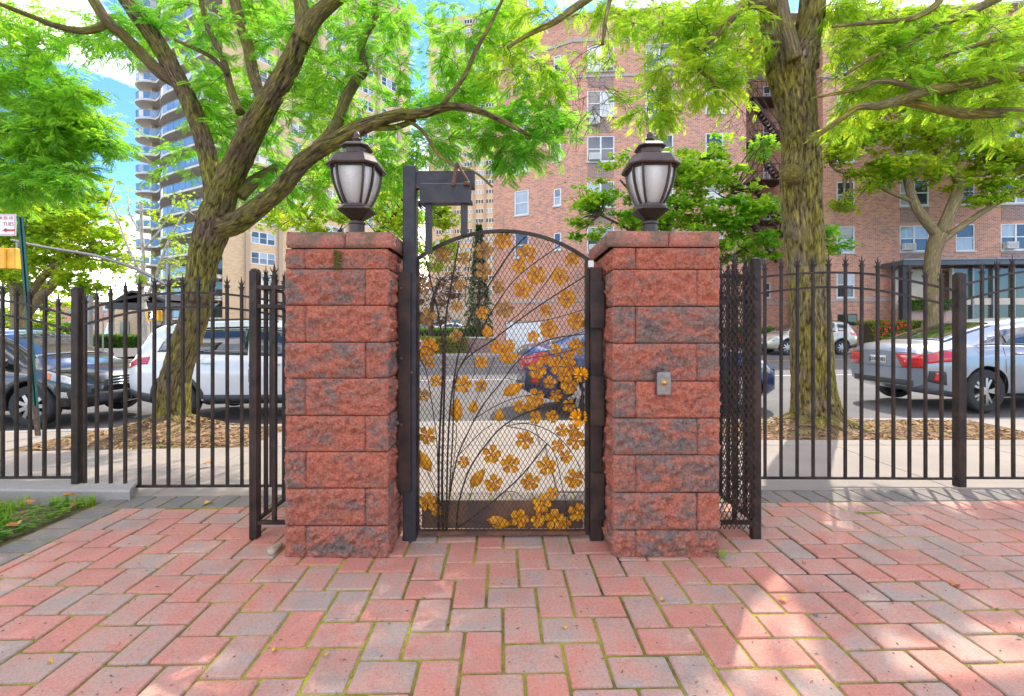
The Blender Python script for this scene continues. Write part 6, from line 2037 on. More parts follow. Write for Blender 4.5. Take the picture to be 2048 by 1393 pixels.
class Body:
    def __init__(s, L, W, T):
        s.L, s.W, s.T = L, W, T
    def g(s, k, x):
        a = s.T[k]
        return float(np.interp(x, [p[0] for p in a], [p[1] for p in a]))
    def sm(s, k, x, h=.07):
        return (s.g(k, x - h) + 2 * s.g(k, x) + s.g(k, x + h)) / 4
    def section(s, x):
        zb, zt, zl, w, wr = s.sm('under', x), s.sm('top', x, .05), s.sm('belt', x), s.sm('half', x), s.sm('roofhalf', x)
        zt = max(zt, zl + .012)
        wr = min(wr, w * .93)
        ze = zt - min(.055, (zt - zl) * .45)
        d = zl - zb
        return [(0, zb), (.80 * w, zb), (.94 * w, zb + .10 * d), (1.0 * w, zb + .45 * d), (.995 * w, zb + .78 * d), (.95 * w, zl),
                (.5 * (.95 * w + wr) + .02 * min(1, (ze - zl) * 3), .5 * (zl + ze)), (wr, ze), (wr * .86, ze + (zt - ze) * .62), (wr * .45, ze + (zt - ze) * .93), (0, zt)]
    def D(s, x, y, z):
        q = (abs(y) / (s.W / 2)) ** 2.4
        kr, kf = s.T.get('bend', (.16, .26))
        return Vector((x + kr * q * max(0, 1 - x / .9) - kf * q * max(0, 1 - (s.L - x) / 1.0) , y, z))
    def S(s, x, t, side):
        sec = s.section(x)
        t = max(0, min(9.9999, t)); i = int(t); f = t - i
        y = sec[i][0] * (1 - f) + sec[i + 1][0] * f; z = sec[i][1] * (1 - f) + sec[i + 1][1] * f
        return s.D(x, side * y, z)
    def N(s, x, t, side):
        e = .01
        a = s.S(x + e, t, side) - s.S(x - e, t, side)
        b = s.S(x, min(9.99, t + .06), side) - s.S(x, max(0, t - .06), side)
        n = a.cross(b) * -side
        return n.normalized() if n.length > 1e-9 else Vector((0, side, 0))
    def mesh(s, name, mats, cut):
        xs = sorted(set(list(np.linspace(0, .5, 12)) + list(np.linspace(.5, s.L - .5, 40)) + list(np.linspace(s.L - .5, s.L, 12))))
        b = MB()
        m = 20
        for x in xs:
            sec = s.section(x)
            ring = [s.D(x, y, z) for y, z in sec] + [s.D(x, -y, z) for y, z in sec[9:0:-1]]
            b.v += [tuple(p) for p in ring]
        for i in range(len(xs) - 1):
            for k in range(m):
                l = (k + 1) % m
                b.f.append((i * m + k, (i + 1) * m + k, (i + 1) * m + l, i * m + l))
        for x in (0, s.L):
            sec = s.section(x)
            base = len(b.v); nl = 8
            for (y, z) in sec:
                for j in range(nl + 1): b.v.append(tuple(s.D(x, y * (1 - 2 * j / nl), z)))
            for r in range(10):
                for j in range(nl):
                    f = (base + r * (nl + 1) + j, base + r * (nl + 1) + j + 1, base + (r + 1) * (nl + 1) + j + 1, base + (r + 1) * (nl + 1) + j)
                    b.f.append(f)
        me = b.mesh(name, mats)
        bm = bmesh.new(); bm.from_mesh(me)
        bmesh.ops.remove_doubles(bm, verts=bm.verts, dist=.0004)
        bmesh.ops.dissolve_degenerate(bm, edges=bm.edges, dist=.0002)
        bmesh.ops.recalc_face_normals(bm, faces=bm.faces)
        bm.to_mesh(me); bm.free()
        # wheel arches
        c = MB()
        for (x, z, r) in cut:
            for sd in (-1, 1):
                y0, y1 = sd * (s.W / 2 - .26), sd * (s.W / 2 + .3)
                n = 36; vs = []
                for y in (y0, y1):
                    for k in range(n):
                        a = 2 * math.pi * k / n
                        vs.append((x + r * math.cos(a), y, z + r * math.sin(a)))
                c.add(vs, [tuple(range(n)), tuple(range(2 * n - 1, n - 1, -1))] + [(k, k + n, (k + 1) % n + n, (k + 1) % n) for k in range(n)])
        cm = c.mesh('cut', mats); recalc(cm)
        cm.polygons.foreach_set('material_index', [1] * len(cm.polygons))
        A = bpy.data.objects.new('a', me); Bc = bpy.data.objects.new('b', cm)
        COL.objects.link(A); COL.objects.link(Bc)
        md = A.modifiers.new('x', 'BOOLEAN'); md.operation = 'DIFFERENCE'; md.object = Bc; md.solver = 'EXACT'; md.material_mode = 'INDEX'
        dg = bpy.context.evaluated_depsgraph_get(); dg.update()
        out = bpy.data.meshes.new_from_object(A.evaluated_get(dg))
        bpy.data.objects.remove(A); bpy.data.objects.remove(Bc)
        out.name = name
        bm = bmesh.new(); bm.from_mesh(out)
        for f in bm.faces: f.smooth = f.material_index == 0
        for e in bm.edges:
            if len(e.link_faces) == 2:
                if e.link_faces[0].material_index != e.link_faces[1].material_index or e.calc_face_angle(0) > .75: e.smooth = False
        bm.to_mesh(out); bm.free()
        return out
    def patch(s, corner, off=.004, nu=10, nv=6, side=1, thick=.004):
        """corner: (xa0,xb0,t0, xa1,xb1,t1): lower edge and upper edge on the side"""
        xa0, xb0, t0, xa1, xb1, t1 = corner
        b = MB(); vs = []
        for lay in (off, off - thick):
            for j in range(nv + 1):
                f = j / nv
                for i in range(nu + 1):
                    u = i / nu
                    x = (xa0 * (1 - f) + xa1 * f) * (1 - u) + (xb0 * (1 - f) + xb1 * f) * u
                    t = t0 + (t1 - t0) * f
                    vs.append(s.S(x, t, side) + s.N(x, t, side) * lay)
        return s._shell(b, vs, nu, nv, side > 0)
    def _shell(s, b, vs, nu, nv, flip):
        m = (nu + 1) * (nv + 1); fs = []
        q = lambda i, j, l: l * m + j * (nu + 1) + i
        for j in range(nv):
            for i in range(nu):
                fs.append((q(i, j, 0), q(i + 1, j, 0), q(i + 1, j + 1, 0), q(i, j + 1, 0)))
        for i in range(nu):
            fs += [(q(i, 0, 0), q(i, 0, 1), q(i + 1, 0, 1), q(i + 1, 0, 0)), (q(i, nv, 0), q(i + 1, nv, 0), q(i + 1, nv, 1), q(i, nv, 1))]
        for j in range(nv):
            fs += [(q(0, j, 0), q(0, j + 1, 0), q(0, j + 1, 1), q(0, j, 1)), (q(nu, j, 0), q(nu, j, 1), q(nu, j + 1, 1), q(nu, j + 1, 0))]
        b.add(vs, fs)
        return b
    def top(s, x0, x1, w0, w1, off=.004, nu=10, nv=10):
        """glass on the roof line between x0 (rear) and x1; w0,w1 how far it reaches down sideways (0..1)"""
        b = MB(); vs = []
        for lay in (off, off - .004):
            for j in range(nv + 1):
                f = j / nv; x = x0 + (x1 - x0) * f; w = w0 + (w1 - w0) * f
                for i in range(nu + 1):
                    u = 2 * i / nu - 1
                    sd = 1 if u >= 0 else -1
                    t = 10 - abs(u) * (2.0 + .95 * w)
                    vs.append(s.S(x, t, sd) + s.N(x, t, sd) * lay)
        return s._shell(b, vs, nu, nv, True)
    def end(s, front, y0, y1, z0, z1, off=.006, nu=8, y0t=None, y1t=None, nv=3):
        """panel on the flat end; y in metres"""
        y0t = y0 if y0t is None else y0t; y1t = y1 if y1t is None else y1t
        b = MB(); vs = []
        X = s.L if front else 0
        sg = 1 if front else -1
        for lay in (off, off - .012):
            for j in range(nv + 1):
                f = j / nv
                for i in range(nu + 1):
                    u = i / nu
                    y = (y0 * (1 - f) + y0t * f) * (1 - u) + (y1 * (1 - f) + y1t * f) * u
                    p = s.D(X, y, z0 + (z1 - z0) * f); p.x += sg * lay
                    vs.append(p)
        return s._shell(b, vs, nu, nv, True)

def wheel(parent, x, y, r, w, side, spokes, rimmat, dark, twin=False):
    b = MB()
    prof = [(r * .66, -w / 2), (r * .90, -w / 2), (r * .97, -w / 2 + .02), (r, -w / 2 + .05), (r, w / 2 - .05), (r * .97, w / 2 - .02), (r * .90, w / 2), (r * .66, w / 2)]
    b.lathe((0, 0, 0), prof, 36)
    b.f = b.f[:-2]
    b.v = [(p[0], p[2] * side, p[1]) for p in b.v]
    me = b.mesh('tyre', MT['tyre'], smooth=False); recalc(me)
    wl_ = bpy.data.objects.new('wheel', None); COL.objects.link(wl_); wl_.parent = parent; wl_.location = (x, y, r); wl_.empty_display_size = .1
    link_mesh('tyre', me, None, wl_)
    b = MB()
    b.lathe((0, 0, 0), [(r * .67, w / 2 - .012), (r * .67, w / 2 - .004), (r * .63, w / 2 - .004), (r * .61, w / 2 - .02), (r * .60, -.02), (r * .2, -.03), (.01, -.03)], 32)
    del b.f[-2]
    b.v = [(p[0], p[2] * side, p[1]) for p in b.v]
    me = b.mesh('rim', [dark], smooth=False); recalc(me)
    rim = link_mesh('rim', me, None, wl_)
    b = MB()
    yo = (w / 2 - .035) * side
    for k in range(spokes):
        a = 2 * math.pi * k / spokes
        offs = (-.11, .11) if twin else (0,)
        for o_ in offs:
            d0, d1 = a + o_ * .4, a + o_ * 1.7
            p0 = Vector((math.cos(d0) * r * .14, yo + .012 * side, math.sin(d0) * r * .14)); p1 = Vector((math.cos(d1) * r * .63, yo, math.sin(d1) * r * .63))
            b.bar(p0, p1, r * (.11 if twin else .17), .03, up=(0, 1, 0))
    b2 = MB(); b2.lathe((0, 0, 0), [(r * .20, -.02), (r * .20, .012), (r * .15, .02), (.01, .022)], 16)
    b2.v = [(p[0], p[2] * side + yo, p[1]) for p in b2.v]
    b.add(b2.v, b2.f)
    b2 = MB(); b2.lathe((0, 0, 0), [(r * .675, -.012), (r * .675, .008), (r * .62, .010), (r * .60, -.012)], 32)
    b2.v = [(p[0], p[2] * side + yo, p[1]) for p in b2.v]; b2.f = b2.f[:-2]
    b.add(b2.v, b2.f)
    me = b.mesh('spokes', rimmat); recalc(me)
    link_mesh('spokes', me, None, wl_)
    return wl_

SEDAN = dict(L=4.5, W=1.80,
    top=[(0, .90), (.04, .97), (.12, 1.02), (.50, 1.065), (1.05, 1.24), (1.55, 1.37), (2.0, 1.425), (2.35, 1.43), (2.75, 1.395), (3.1, 1.23), (3.55, 1.00), (3.9, .93), (4.25, .83), (4.42, .72), (4.5, .58)],
    belt=[(0, .86), (.15, .93), (.6, .985), (1.2, .985), (2.2, .95), (3.4, .90), (3.9, .85), (4.3, .72), (4.5, .50)],
    half=[(0, .76), (.12, .84), (.5, .89), (1.2, .90), (3.5, .90), (4.1, .87), (4.4, .78), (4.5, .68)],
    roofhalf=[(0, .62), (.5, .64), (1.0, .60), (1.6, .56), (2.6, .56), (3.1, .60), (3.55, .70), (4.5, .6)],
    under=[(0, .38), (.15, .30), (.5, .22), (4.0, .19), (4.35, .22), (4.5, .30)],
    wheels=(.98, 3.68), r=.325, arch=.375, bend=(.17, .34))
SUV = dict(L=4.55, W=1.85,
    top=[(0, 1.02), (.04, 1.10), (.16, 1.30), (.34, 1.55), (.48, 1.62), (1.0, 1.665), (2.0, 1.68), (2.6, 1.65), (2.95, 1.50), (3.5, 1.14), (3.7, 1.09), (4.15, 1.00), (4.42, .88), (4.55, .70)],
    belt=[(0, .96), (.15, 1.07), (.6, 1.10), (1.5, 1.07), (2.5, 1.02), (3.5, .99), (4.0, .95), (4.35, .84), (4.55, .62)],
    half=[(0, .78), (.12, .86), (.5, .915), (1.2, .925), (3.6, .925), (4.2, .89), (4.45, .80), (4.55, .70)],
    roofhalf=[(0, .70), (.3, .66), (.6, .63), (2.6, .62), (3.1, .66), (3.6, .74), (4.55, .62)],
    under=[(0, .46), (.12, .36), (.5, .28), (4.1, .25), (4.4, .28), (4.55, .36)],
    wheels=(.90, 3.56), r=.352, arch=.42, bend=(.15, .40))

def car(name, label, cat, spec, loc, rz, pm_, kind, scale=1.0, pitch=0.0, zscale=1.0, spokes=10, rimm='rim', twin=False, plate=None, both=True, group=None, rimdark='rimdark'):
    r = thing(name, label, cat, loc, 0, group)
    r.rotation_euler = (0, -pitch, rz)
    r.scale = (scale, scale, scale * zscale)
    T = {k: v for k, v in spec.items() if isinstance(v, list)}
    T['bend'] = spec['bend']
    B = Body(spec['L'], spec['W'], T)
    rr, ra = spec['r'], spec['arch']
    cut = [(x, rr + .005, ra) for x in spec['wheels']]
    link_mesh('body', B.mesh('body', [MT[pm_], MT['dark']], cut), None, r)
    def P(nm, b, mat, par=None): return b.build(nm, MT[mat], par or r, True, local=True)
    suv = spec is SUV
    for sd in (-1, 1):
        if suv:
            P('side_window', B.patch((2.16, 3.22, 5.12, 2.10, 2.72, 6.75), side=sd), 'carglass')
            P('side_window', B.patch((1.18, 2.08, 5.12, 1.12, 2.03, 6.75), side=sd), 'carglass')
            P('side_window', B.patch((.56, 1.08, 5.25, .70, 1.03, 6.6), side=sd), 'carglass')
            P('sill_trim', B.patch((1.36, 3.10, 1.4, 1.36, 3.10, 2.35), off=.012, nu=12, nv=3, side=sd), 'plastic')
            for wx in spec['wheels']:
                b = MB(); vs = []
                n = 22
                for k in range(n + 1):
                    a = math.pi * (-.06 + 1.12 * k / n)
                    for q in (ra - .002, ra + .065):
                        x, z = wx + q * math.cos(a), rr + q * math.sin(a)
                        x = max(.03, min(spec['L'] - .03, x))
                        sec = B.section(x); y = float(np.interp(z, [p[1] for p in sec[1:6]], [p[0] for p in sec[1:6]]))
                        for o_ in (.010, -.03): vs.append(B.D(x, sd * (y + o_), z))
                fs = []
                for k in range(n):
                    a, c = k * 4, k * 4 + 4
                    fs += [(a, c, c + 2, a + 2), (a, a + 1, c + 1, c), (a + 2, c + 2, c + 3, a + 3)]
                b.add(vs, fs); P('arch_trim', b, 'plastic')
            P('roof_rail', MB().sweep([B.S(x, 7.35, sd) + Vector((0, 0, .012 if i in (0, 5) else .045)) for i, x in enumerate((.62, .75, 1.2, 1.8, 2.3, 2.45))], .035, .03), 'plastic')
            P('tail_light', B.patch((-.0, .40, 4.3, .0, .44, 5.0), off=.008, side=sd), 'redlens')
            P('headlight', B.patch((4.0, 4.42, 4.0, 3.86, 4.46, 4.85), off=.008, side=sd), 'clearlens')
            P('turn_signal', B.patch((3.94, 4.08, 4.05, 3.88, 4.06, 4.7), off=.012, side=sd), 'amberlens')
            seams = (1.13, 2.12, 3.18); hnd = (1.36, 2.42)
        else:
            P('side_window', B.patch((2.22, 3.26, 5.15, 2.22, 2.78, 6.75), side=sd), 'carglass')
            P('side_window', B.patch((1.30, 2.14, 5.15, 1.40, 2.14, 6.75), side=sd), 'carglass')
            P('quarter_window', B.patch((.92, 1.24, 5.2, 1.22, 1.34, 6.3), side=sd), 'carglass')
            P('window_trim', B.patch((.86, 3.35, 5.02, .88, 3.30, 5.10), off=.008, nu=16, nv=1, side=sd), 'chrome')
            P('tail_light', B.patch((.0, .58, 3.85, .0, .34, 4.9), off=.009, side=sd), 'redlens')
            P('headlight', B.patch((3.95, 4.38, 4.1, 3.85, 4.40, 4.9), off=.008, side=sd), 'clearlens')
            P('turn_signal', B.patch((3.97, 4.10, 4.15, 3.92, 4.08, 4.6), off=.012, side=sd), 'amberlens')
            P('reflector', B.patch((.10, .22, 2.5, .10, .20, 3.1), off=.012, side=sd), 'redlens')
            P('bumper_vent', B.patch((.03, .30, 2.35, .03, .24, 3.2), off=.008, side=sd), 'plastic')
            P('sill_trim', B.patch((1.40, 3.24, 1.5, 1.40, 3.24, 1.95), off=.006, nu=12, nv=2, side=sd), 'plastic')
            seams = (1.28, 2.18, 3.28); hnd = (1.45, 2.42)
        for x in seams:
            P('door_seam', B.patch((x - .004, x + .004, 2.1, x - .004, x + .004, 5.0), off=.0015, nu=1, nv=8, side=sd, thick=.002), 'dark')
        for x in hnd:
            p, q = B.S(x, 4.45, sd), B.S(x + .2, 4.45, sd)
            P('door_handle', MB().bar(p + Vector((0, sd * .02, 0)), q + Vector((0, sd * .02, 0)), .03, .025), pm_ if suv else 'chrome')
        mx = 3.12 if suv else 3.05
        p = B.S(mx, 5.3, sd)
        b = MB().cbox(p.x - .05, p.x + .12, p.y - .09 + sd * .12, p.y + .09 + sd * .12, p.z - .03, p.z + .12, .02)
        P('side_mirror', b, pm_)
    if suv:
        P('windshield', B.top(2.72, 3.44, .85, .80), 'carglass'); P('rear_window', B.top(.10, .40, .8, .8), 'carglass')
        P('lower_bumper', B.end(False, -.72, .72, .38, .60, .012), 'plastic')
        P('rear_skirt', B.patch((.0, .44, 1.2, .0, .46, 2.4), off=.012, side=-1), 'plastic'); P('rear_skirt', B.patch((.0, .44, 1.2, .0, .46, 2.4), off=.012, side=1), 'plastic')
        P('grille', B.end(True, -.50, .50, .62, .80, .012), 'plastic')
        for z in (.64, .69, .74, .79): P('grille_bar', B.end(True, -.52, .52, z, z + .018, .022), 'chrome')
        P('lower_bumper', B.end(True, -.62, .62, .36, .54, .014), 'plastic')
        for sd in (-1, 1):
            P('fog_lamp', B.patch((4.2, 4.34, 2.7, 4.2, 4.34, 3.2), off=.014, side=sd), 'clearlens')
    else:
        P('windshield', B.top(2.80, 3.50, .85, .8), 'carglass'); P('rear_window', B.top(.56, 1.50, .75, .82), 'carglass')
        P('diffuser', B.end(False, -.60, .60, .385, .47, .012), 'plastic')
        for sd in (-1, 1):
            P('tail_light', B.end(False, sd * .44, sd * .745, .665, .875, .010, 5, sd * .34, sd * .745), 'redlens')
        P('trunk_line', B.end(False, -.60, .60, .655, .662, .008), 'dark')
        P('grille', B.end(True, -.55, .55, .44, .60, .012), 'plastic'); P('grille_bar', B.end(True, -.5, .5, .565, .59, .02), 'chrome')
    pl_ = P('licence_plate', B.end(False, -.16, .16, .70, .83, .012) if not suv else B.end(False, -.16, .16, .76, .90, .014), 'plate')
    if plate:
        t = text_mesh('plate_text', plate, .085, MT['ink'], r, (-.017, 0, .765 if not suv else .83), rz=math.radians(-90), extrude=.002)
    for wx in spec['wheels']:
        for sd in (-1, 1):
            wheel(r, wx, sd * (spec['W'] / 2 - .125), rr, .22, sd, spokes, MT[rimm], MT[rimdark], twin)
    return r

def zpitch(X): return math.atan((zr(X + 1.5) - zr(X - 1.5)) / 3)
# silver saloon at right: near side just beyond the kerb
Xr = 6.22
car('silver_saloon', 'silver saloon car parked tail first at the right, with big red tail lights', 'car', SEDAN, (Xr, 6.84 + .88, zr(Xr + 2)), math.radians(1.5), 'silver', 'sedan', .97, zpitch(Xr + 2), 1.05, 5, 'rim', True, 'JDX 8183')
car('white_suv', 'white SUV parked behind the leaning tree at left', 'car', SUV, (-6.08, 7.0 + .86, zr(-4) - .01), math.radians(1), 'carwhite', 'suv', .95, zpitch(-4), 1.0, 5, 'rim')
car('black_suv', 'black SUV parked at the far left with its nose behind the white one', 'car', SUV, (-6.30 - 4.55 * .95, 6.76 + .86, zr(-8.2)), math.radians(1), 'carblack', 'suv', .95, zpitch(-8.2), .95, 9, 'rim')
car('blue_saloon', 'dark blue saloon car seen through the gate and behind the right pillar', 'car', SEDAN, (.10, 7.0 + .87, zr(2)), math.radians(1), 'navy', 'sedan', .95, zpitch(2), 1.13, 7, 'rim')
car('tan_suv', 'champagne coloured SUV parked across the street behind the right tree', 'car', SUV, (WX(1717, 20.9), 21.6, zr(14)), math.radians(180), 'champagne', 'suv', .94, 0, 1.0, 8, 'rim', False)
# ================================================================== BACKGROUND THINGS
# parking sign on its leaning green post
sg = thing('parking_sign', 'white and red no parking sign on a leaning green channel post at the far left', 'sign', (WX(76, 5.55), 5.55, zs(-5.6)))
SY = 5.5
p0, p1 = WP(76, 872, 5.55), WP(41, 434, 5.45)
b = MB(); d = (p1 - p0)
w = .052
for off, ww, dy in ((-.024, .024, 0), (.024, .024, 0), (0, .026, .018)):
    b.bar(p0 + Vector((off, dy, 0)), p1 + Vector((off, dy, 0)), ww, .004 if dy else .006, up=(0, 1, 0))
for s in (-.0125, .0125): b.bar(p0 + Vector((s, .009, 0)), p1 + Vector((s, .009, 0)), .004, .022, up=(0, 1, 0))
MT['greenpost'] = basic('green_painted_post', (0.010, 0.075, 0.06), (0.02, 0.10, 0.075), 6, 0.5, 0.2, src='Position')
b.build('channel_post', MT['greenpost'], sg)
h = MB()
n = 46
for k in range(1, n):
    c = p0.lerp(p1, k / n) + Vector((0, .0155, 0))
    h.bar(c - d.normalized() * .007, c + d.normalized() * .007, .009, .0008, up=(0, 1, 0))
h.build('post_holes', basic('pale_hole', (0.30, 0.29, 0.22), (0.2, 0.19, 0.15), 5, 0.9), sg, kind='stuff')
MB().bar(p0, p0.lerp(p1, .14), .056, .012, up=(0, 1, 0)).build('rusty_foot', MT['iron_rust'], sg)
x0, x1, z0, z1 = WX(-36, SY), WX(43, SY), WZ(474, SY), WZ(431, SY)
yS = SY - .06
sp = MB().cbox(x0, x1, yS, yS + .004, z0, z1, .001).build('sign_panel', MT['white'], sg)
MT['signred'] = basic('sign_red', (0.60, 0.025, 0.03), (0.52, 0.02, 0.025), 3, 0.5)
e = .006
bd = MB()
for a in ((x0 + .01, x1 - .01, z1 - .014, z1 - .008), (x0 + .01, x1 - .01, z0 + .008, z0 + .014), (x1 - .016, x1 - .010, z0 + .014, z1 - .014), (x0 + .010, x0 + .016, z0 + .014, z1 - .014)):
    bd.box(a[0], a[1], yS - .002, yS - .0002, a[2], a[3])
bd.build('border', MT['signred'], sp)
cx, cz, rr = WX(-7, SY), WZ(452, SY), .105
vs, fs = [], []
for k in range(40):
    a = 2 * math.pi * k / 40
    for q in (rr, rr * .80): vs += [(cx + q * math.cos(a), yS - .002, cz + q * math.sin(a)), ]
bb = MB(); bb.add(vs, [(2 * k, 2 * ((k + 1) % 40), 2 * ((k + 1) % 40) + 1, 2 * k + 1) for k in range(40)]); bb.build('prohibition_ring', MT['signred'], sp)
MB().bar((cx - .06, yS - .0015, cz + .06), (cx + .065, yS - .0015, cz - .062), .018, .001, up=(0, 1, 0)).build('slash', MT['signred'], sp)
az = WZ(463, SY); ax0, ax1 = WX(16, SY), WX(40, SY)
ar = MB(); ar.box(ax0 + .04, ax1, yS - .002, yS - .0002, az - .011, az + .011)
ar.add([(ax0, yS - .002, az), (ax0 + .05, yS - .002, az - .028), (ax0 + .05, yS - .002, az + .028)], [(0, 1, 2)])
ar.build('arrow', MT['signred'], sp)
off = sg.location
text_mesh('sign_text', '8:30-10', .052, MT['signred'], sp, Vector((WX(24, SY), yS - .002, WZ(439, SY))) - off, 0, .0005)
text_mesh('sign_text', 'TUES', .058, MT['signred'], sp, Vector((WX(28, SY), yS - .002, WZ(451, SY))) - off, 0, .0005)

# traffic signal on a guyed arm
TY = 25.0
ts = thing('traffic_signal', 'yellow traffic signal hanging from a long grey arm at the corner on the left', 'traffic light', (WX(336, TY), TY, zr(-20)))
MB().tube([(WX(336, TY), TY, zr(-20) - .05), (WX(336, TY), TY, WZ(526, TY))], [.13, .11], 10).build('pole', MT['steel'], ts)
P = smooth_path([WP(336, 572, TY), WP(270, 537, TY), WP(190, 512, TY), WP(120, 500, TY), WP(60, 489, TY), WP(22, 480, TY)], None, 4)
MB().tube(P, [.10 - .045 * i / (len(P) - 1) for i in range(len(P))], 8).build('mast_arm', MT['steel'], ts)
MB().tube([WP(352, 530, TY), WP(310, 528, TY), WP(130, 502, TY)], .035, 6).build('guy_rod', MT['steel'], ts)
MT['sigyellow'] = basic('signal_yellow', (0.85, 0.42, 0.012), (0.72, 0.34, 0.012), 3, 0.45, src='Position')
for k, (pxc, dxx) in enumerate(((30, 0), (14, .0))):
    hd = MB()
    c = WP(pxc, 518, TY)
    hd.cbox(c.x - .24, c.x + .24, c.y - .22 - k * .1, c.y + .22 - k * .1, c.z - .56, c.z + .56, .04)
    o = hd.build('signal_head', MT['sigyellow'], ts)
    for q in (-.36, 0, .36):
        v = MB(); v.lathe((0, 0, 0), [(.17, 0), (.17, .30), (.155, .30), (.155, .02)], 14); v.f = v.f[:-2]
        v.v = [(c.x - .24 - p[2], c.y + p[1] - k * .1, c.z + q + p[0]) for p in v.v]
        v.build('visor', MT['sigyellow'], o)
MB().tube([WP(34, 482, TY), WP(34, 500, TY)], .05, 6).build('hanger', MT['steel'], ts)
ped = thing('pedestrian_signal', 'orange boxed pedestrian signal with a white walking figure on the corner pole', 'traffic light', (WX(314, TY), TY - .2, WZ(632, TY)))
c = ped.location
pb = MB().cbox(c.x - .36, c.x + .36, c.y - .15, c.y + .15, c.z - .28, c.z + .28, .03).build('housing', MT['sigyellow'], ped)
MB().box(c.x - .20, c.x + .20, c.y - .165, c.y - .149, c.z - .21, c.z + .21).build('screen', MT['dark'], pb)
m, nt, bs = new_mat('lit_walk_figure'); bs.inputs['Emission Color'].default_value = (1, 1, 1, 1); bs.inputs['Emission Strength'].default_value = 0.9; MT['lit'] = m
wkm = MB()
def seg(a, b_, w): wkm.bar((c.x + a[0], c.y - .168, c.z + a[1]), (c.x + b_[0], c.y - .168, c.z + b_[1]), w, .004, up=(0, 1, 0))
seg((0, .12), (-.01, -.02), .075); seg((-.01, -.02), (.07, -.18), .045); seg((-.01, -.02), (-.08, -.18), .045); seg((0, .10), (.10, .0), .035); seg((0, .10), (-.10, .03), .035); seg((.005, .15), (.005, .205), .06)
wkm.build('walking_figure', MT['lit'], pb)
MB().bar((c.x, c.y + .15, c.z), (c.x + .6, c.y + .15, c.z), .05, .05).build('bracket', MT['steel'], ped)

# perforated grey pole and thin poles near the corner
for (px, Yq, top, bot, r_, lab) in ((178, 24, 590, 712, .17, 'thick pale grey steel utility pole behind the left fence post'),):
    t = thing('utility_pole', lab, 'pole', (WX(px, Yq), Yq, zr(-22)))
    MB().tube([(WX(px, Yq), Yq, zr(-22) - .1), (WX(px, Yq), Yq, WZ(top, Yq))], r_, 8).build('pole', MT['steel'], t)
    MB().cbox(WX(px, Yq) - .22, WX(px, Yq) + .22, Yq - .2, Yq + .2, zr(-22) - .05, zr(-22) + .35, .03).build('base', MT['steel'], t)
for px, lab in ((206, 'thin grey post standing on the corner in front of the delivery truck'), (219, 'second thin grey post on the corner, right beside the first')):
    t = thing('corner_post', lab, 'pole', (WX(px, 30), 30, zr(-27)))
    MB().tube([(WX(px, 30), 30, zr(-27)), (WX(px, 30), 30, WZ(628, 30))], .045, 6).build('pole', MT['steel'], t)
    MB().box(WX(px, 30) - .12, WX(px, 30) + .12, 29.9, 30.1, zr(-27) - .02, zr(-27) + .12).build('base', MT['steel'], t)
# delivery truck with printed side
YT = 54
tk = thing('delivery_truck', 'black box truck with red and green panels passing behind the low hedge on the left', 'truck', (WX(252, YT), YT, zr(-44) - .05))
z0 = zr(-44)
X0, X1 = WX(234, YT), WX(292, YT)
MB().cbox(X0, X1, YT, YT + 2.3, z0 + .85, z0 + 3.35, .05).build('box_body', MT['ink'], tk)
MB().box(X0 + .1, X0 + 1.9, YT - .02, YT - .004, WZ(668, YT), z0 + 3.3).build('red_panel', MT['carred'], tk)
vs = [(X0 + .7 + 1.3 * (1 + math.cos(a)), YT - .03, z0 + .95 + 1.1 * math.sin(a)) for a in np.linspace(0, math.pi, 16)]
gp_ = MB(); gp_.add(vs, [tuple(range(16))]); gp_.build('green_panel', basic('apple_green', (0.22, 0.5, 0.02), (0.18, 0.42, 0.02), 3, 0.5), tk)
text_mesh('truck_text', 'You', 1.15, MT['white'], tk, Vector((X1 - .95, YT - .03, z0 + 2.35)) - tk.location, 0, .004)
b = MB(); b.add([(X0 - 1.9, YT + .1, z0 + .5), (X0 - .1, YT + .1, z0 + .5), (X0 - .1, YT + 2.2, z0 + .5), (X0 - 1.9, YT + 2.2, z0 + .5), (X0 - 1.3, YT + .2, z0 + 2.6), (X0 - .1, YT + .1, z0 + 2.7), (X0 - .1, YT + 2.2, z0 + 2.7), (X0 - 1.3, YT + 2.1, z0 + 2.6)],
                 [(0, 3, 2, 1), (4, 5, 6, 7), (0, 1, 5, 4), (1, 2, 6, 5), (2, 3, 7, 6), (3, 0, 4, 7)])
cb_ = b.build('cab', MT['carwhite'], tk)
MB().box(X0 - 1.1, X0 - .3, YT + .06, YT + .09, z0 + 1.55, z0 + 2.4).build('cab_window', MT['carglass'], cb_)
for x in (X0 - 1.0, X1 - 1.2):
    w_ = MB(); w_.lathe((0, 0, 0), [(.2, -.12), (.44, -.12), (.46, 0), (.44, .12), (.2, .12)], 20); w_.v = [(p[0] + x, YT + .2 + p[2], p[1] + z0 + .46) for p in w_.v]
    w_.build('wheel', MT['tyre'], tk)
# low corner buildings behind
sh = thing('corner_pavilion', 'low corner building with a dark sweeping canopy roof and pale columns on the left', 'building', (WX(280, 47), 47, zr(-38)))
z0 = zr(-38)
b = MB()
pts = [WP(212, 612, 47), WP(240, 592, 47), WP(262, 580, 47), WP(290, 585, 47), WP(330, 600, 47)]
for i in range(len(pts) - 1):
    p, q = pts[i], pts[i + 1]
    b.add([p, q, q + Vector((0, 6, 0)), p + Vector((0, 6, 0)), p + Vector((0, 0, -.25)), q + Vector((0, 0, -.25)), q + Vector((0, 6, -.25)), p + Vector((0, 6, -.25))],
          [(0, 1, 2, 3), (7, 6, 5, 4), (0, 4, 5, 1), (2, 6, 7, 3)])
b.build('canopy_roof', MT['dark'], sh)
MB().box(WX(212, 47), WX(335, 47), 46.9, 52, WZ(618, 47), WZ(606, 47)).build('fascia', MT['dark'], sh)
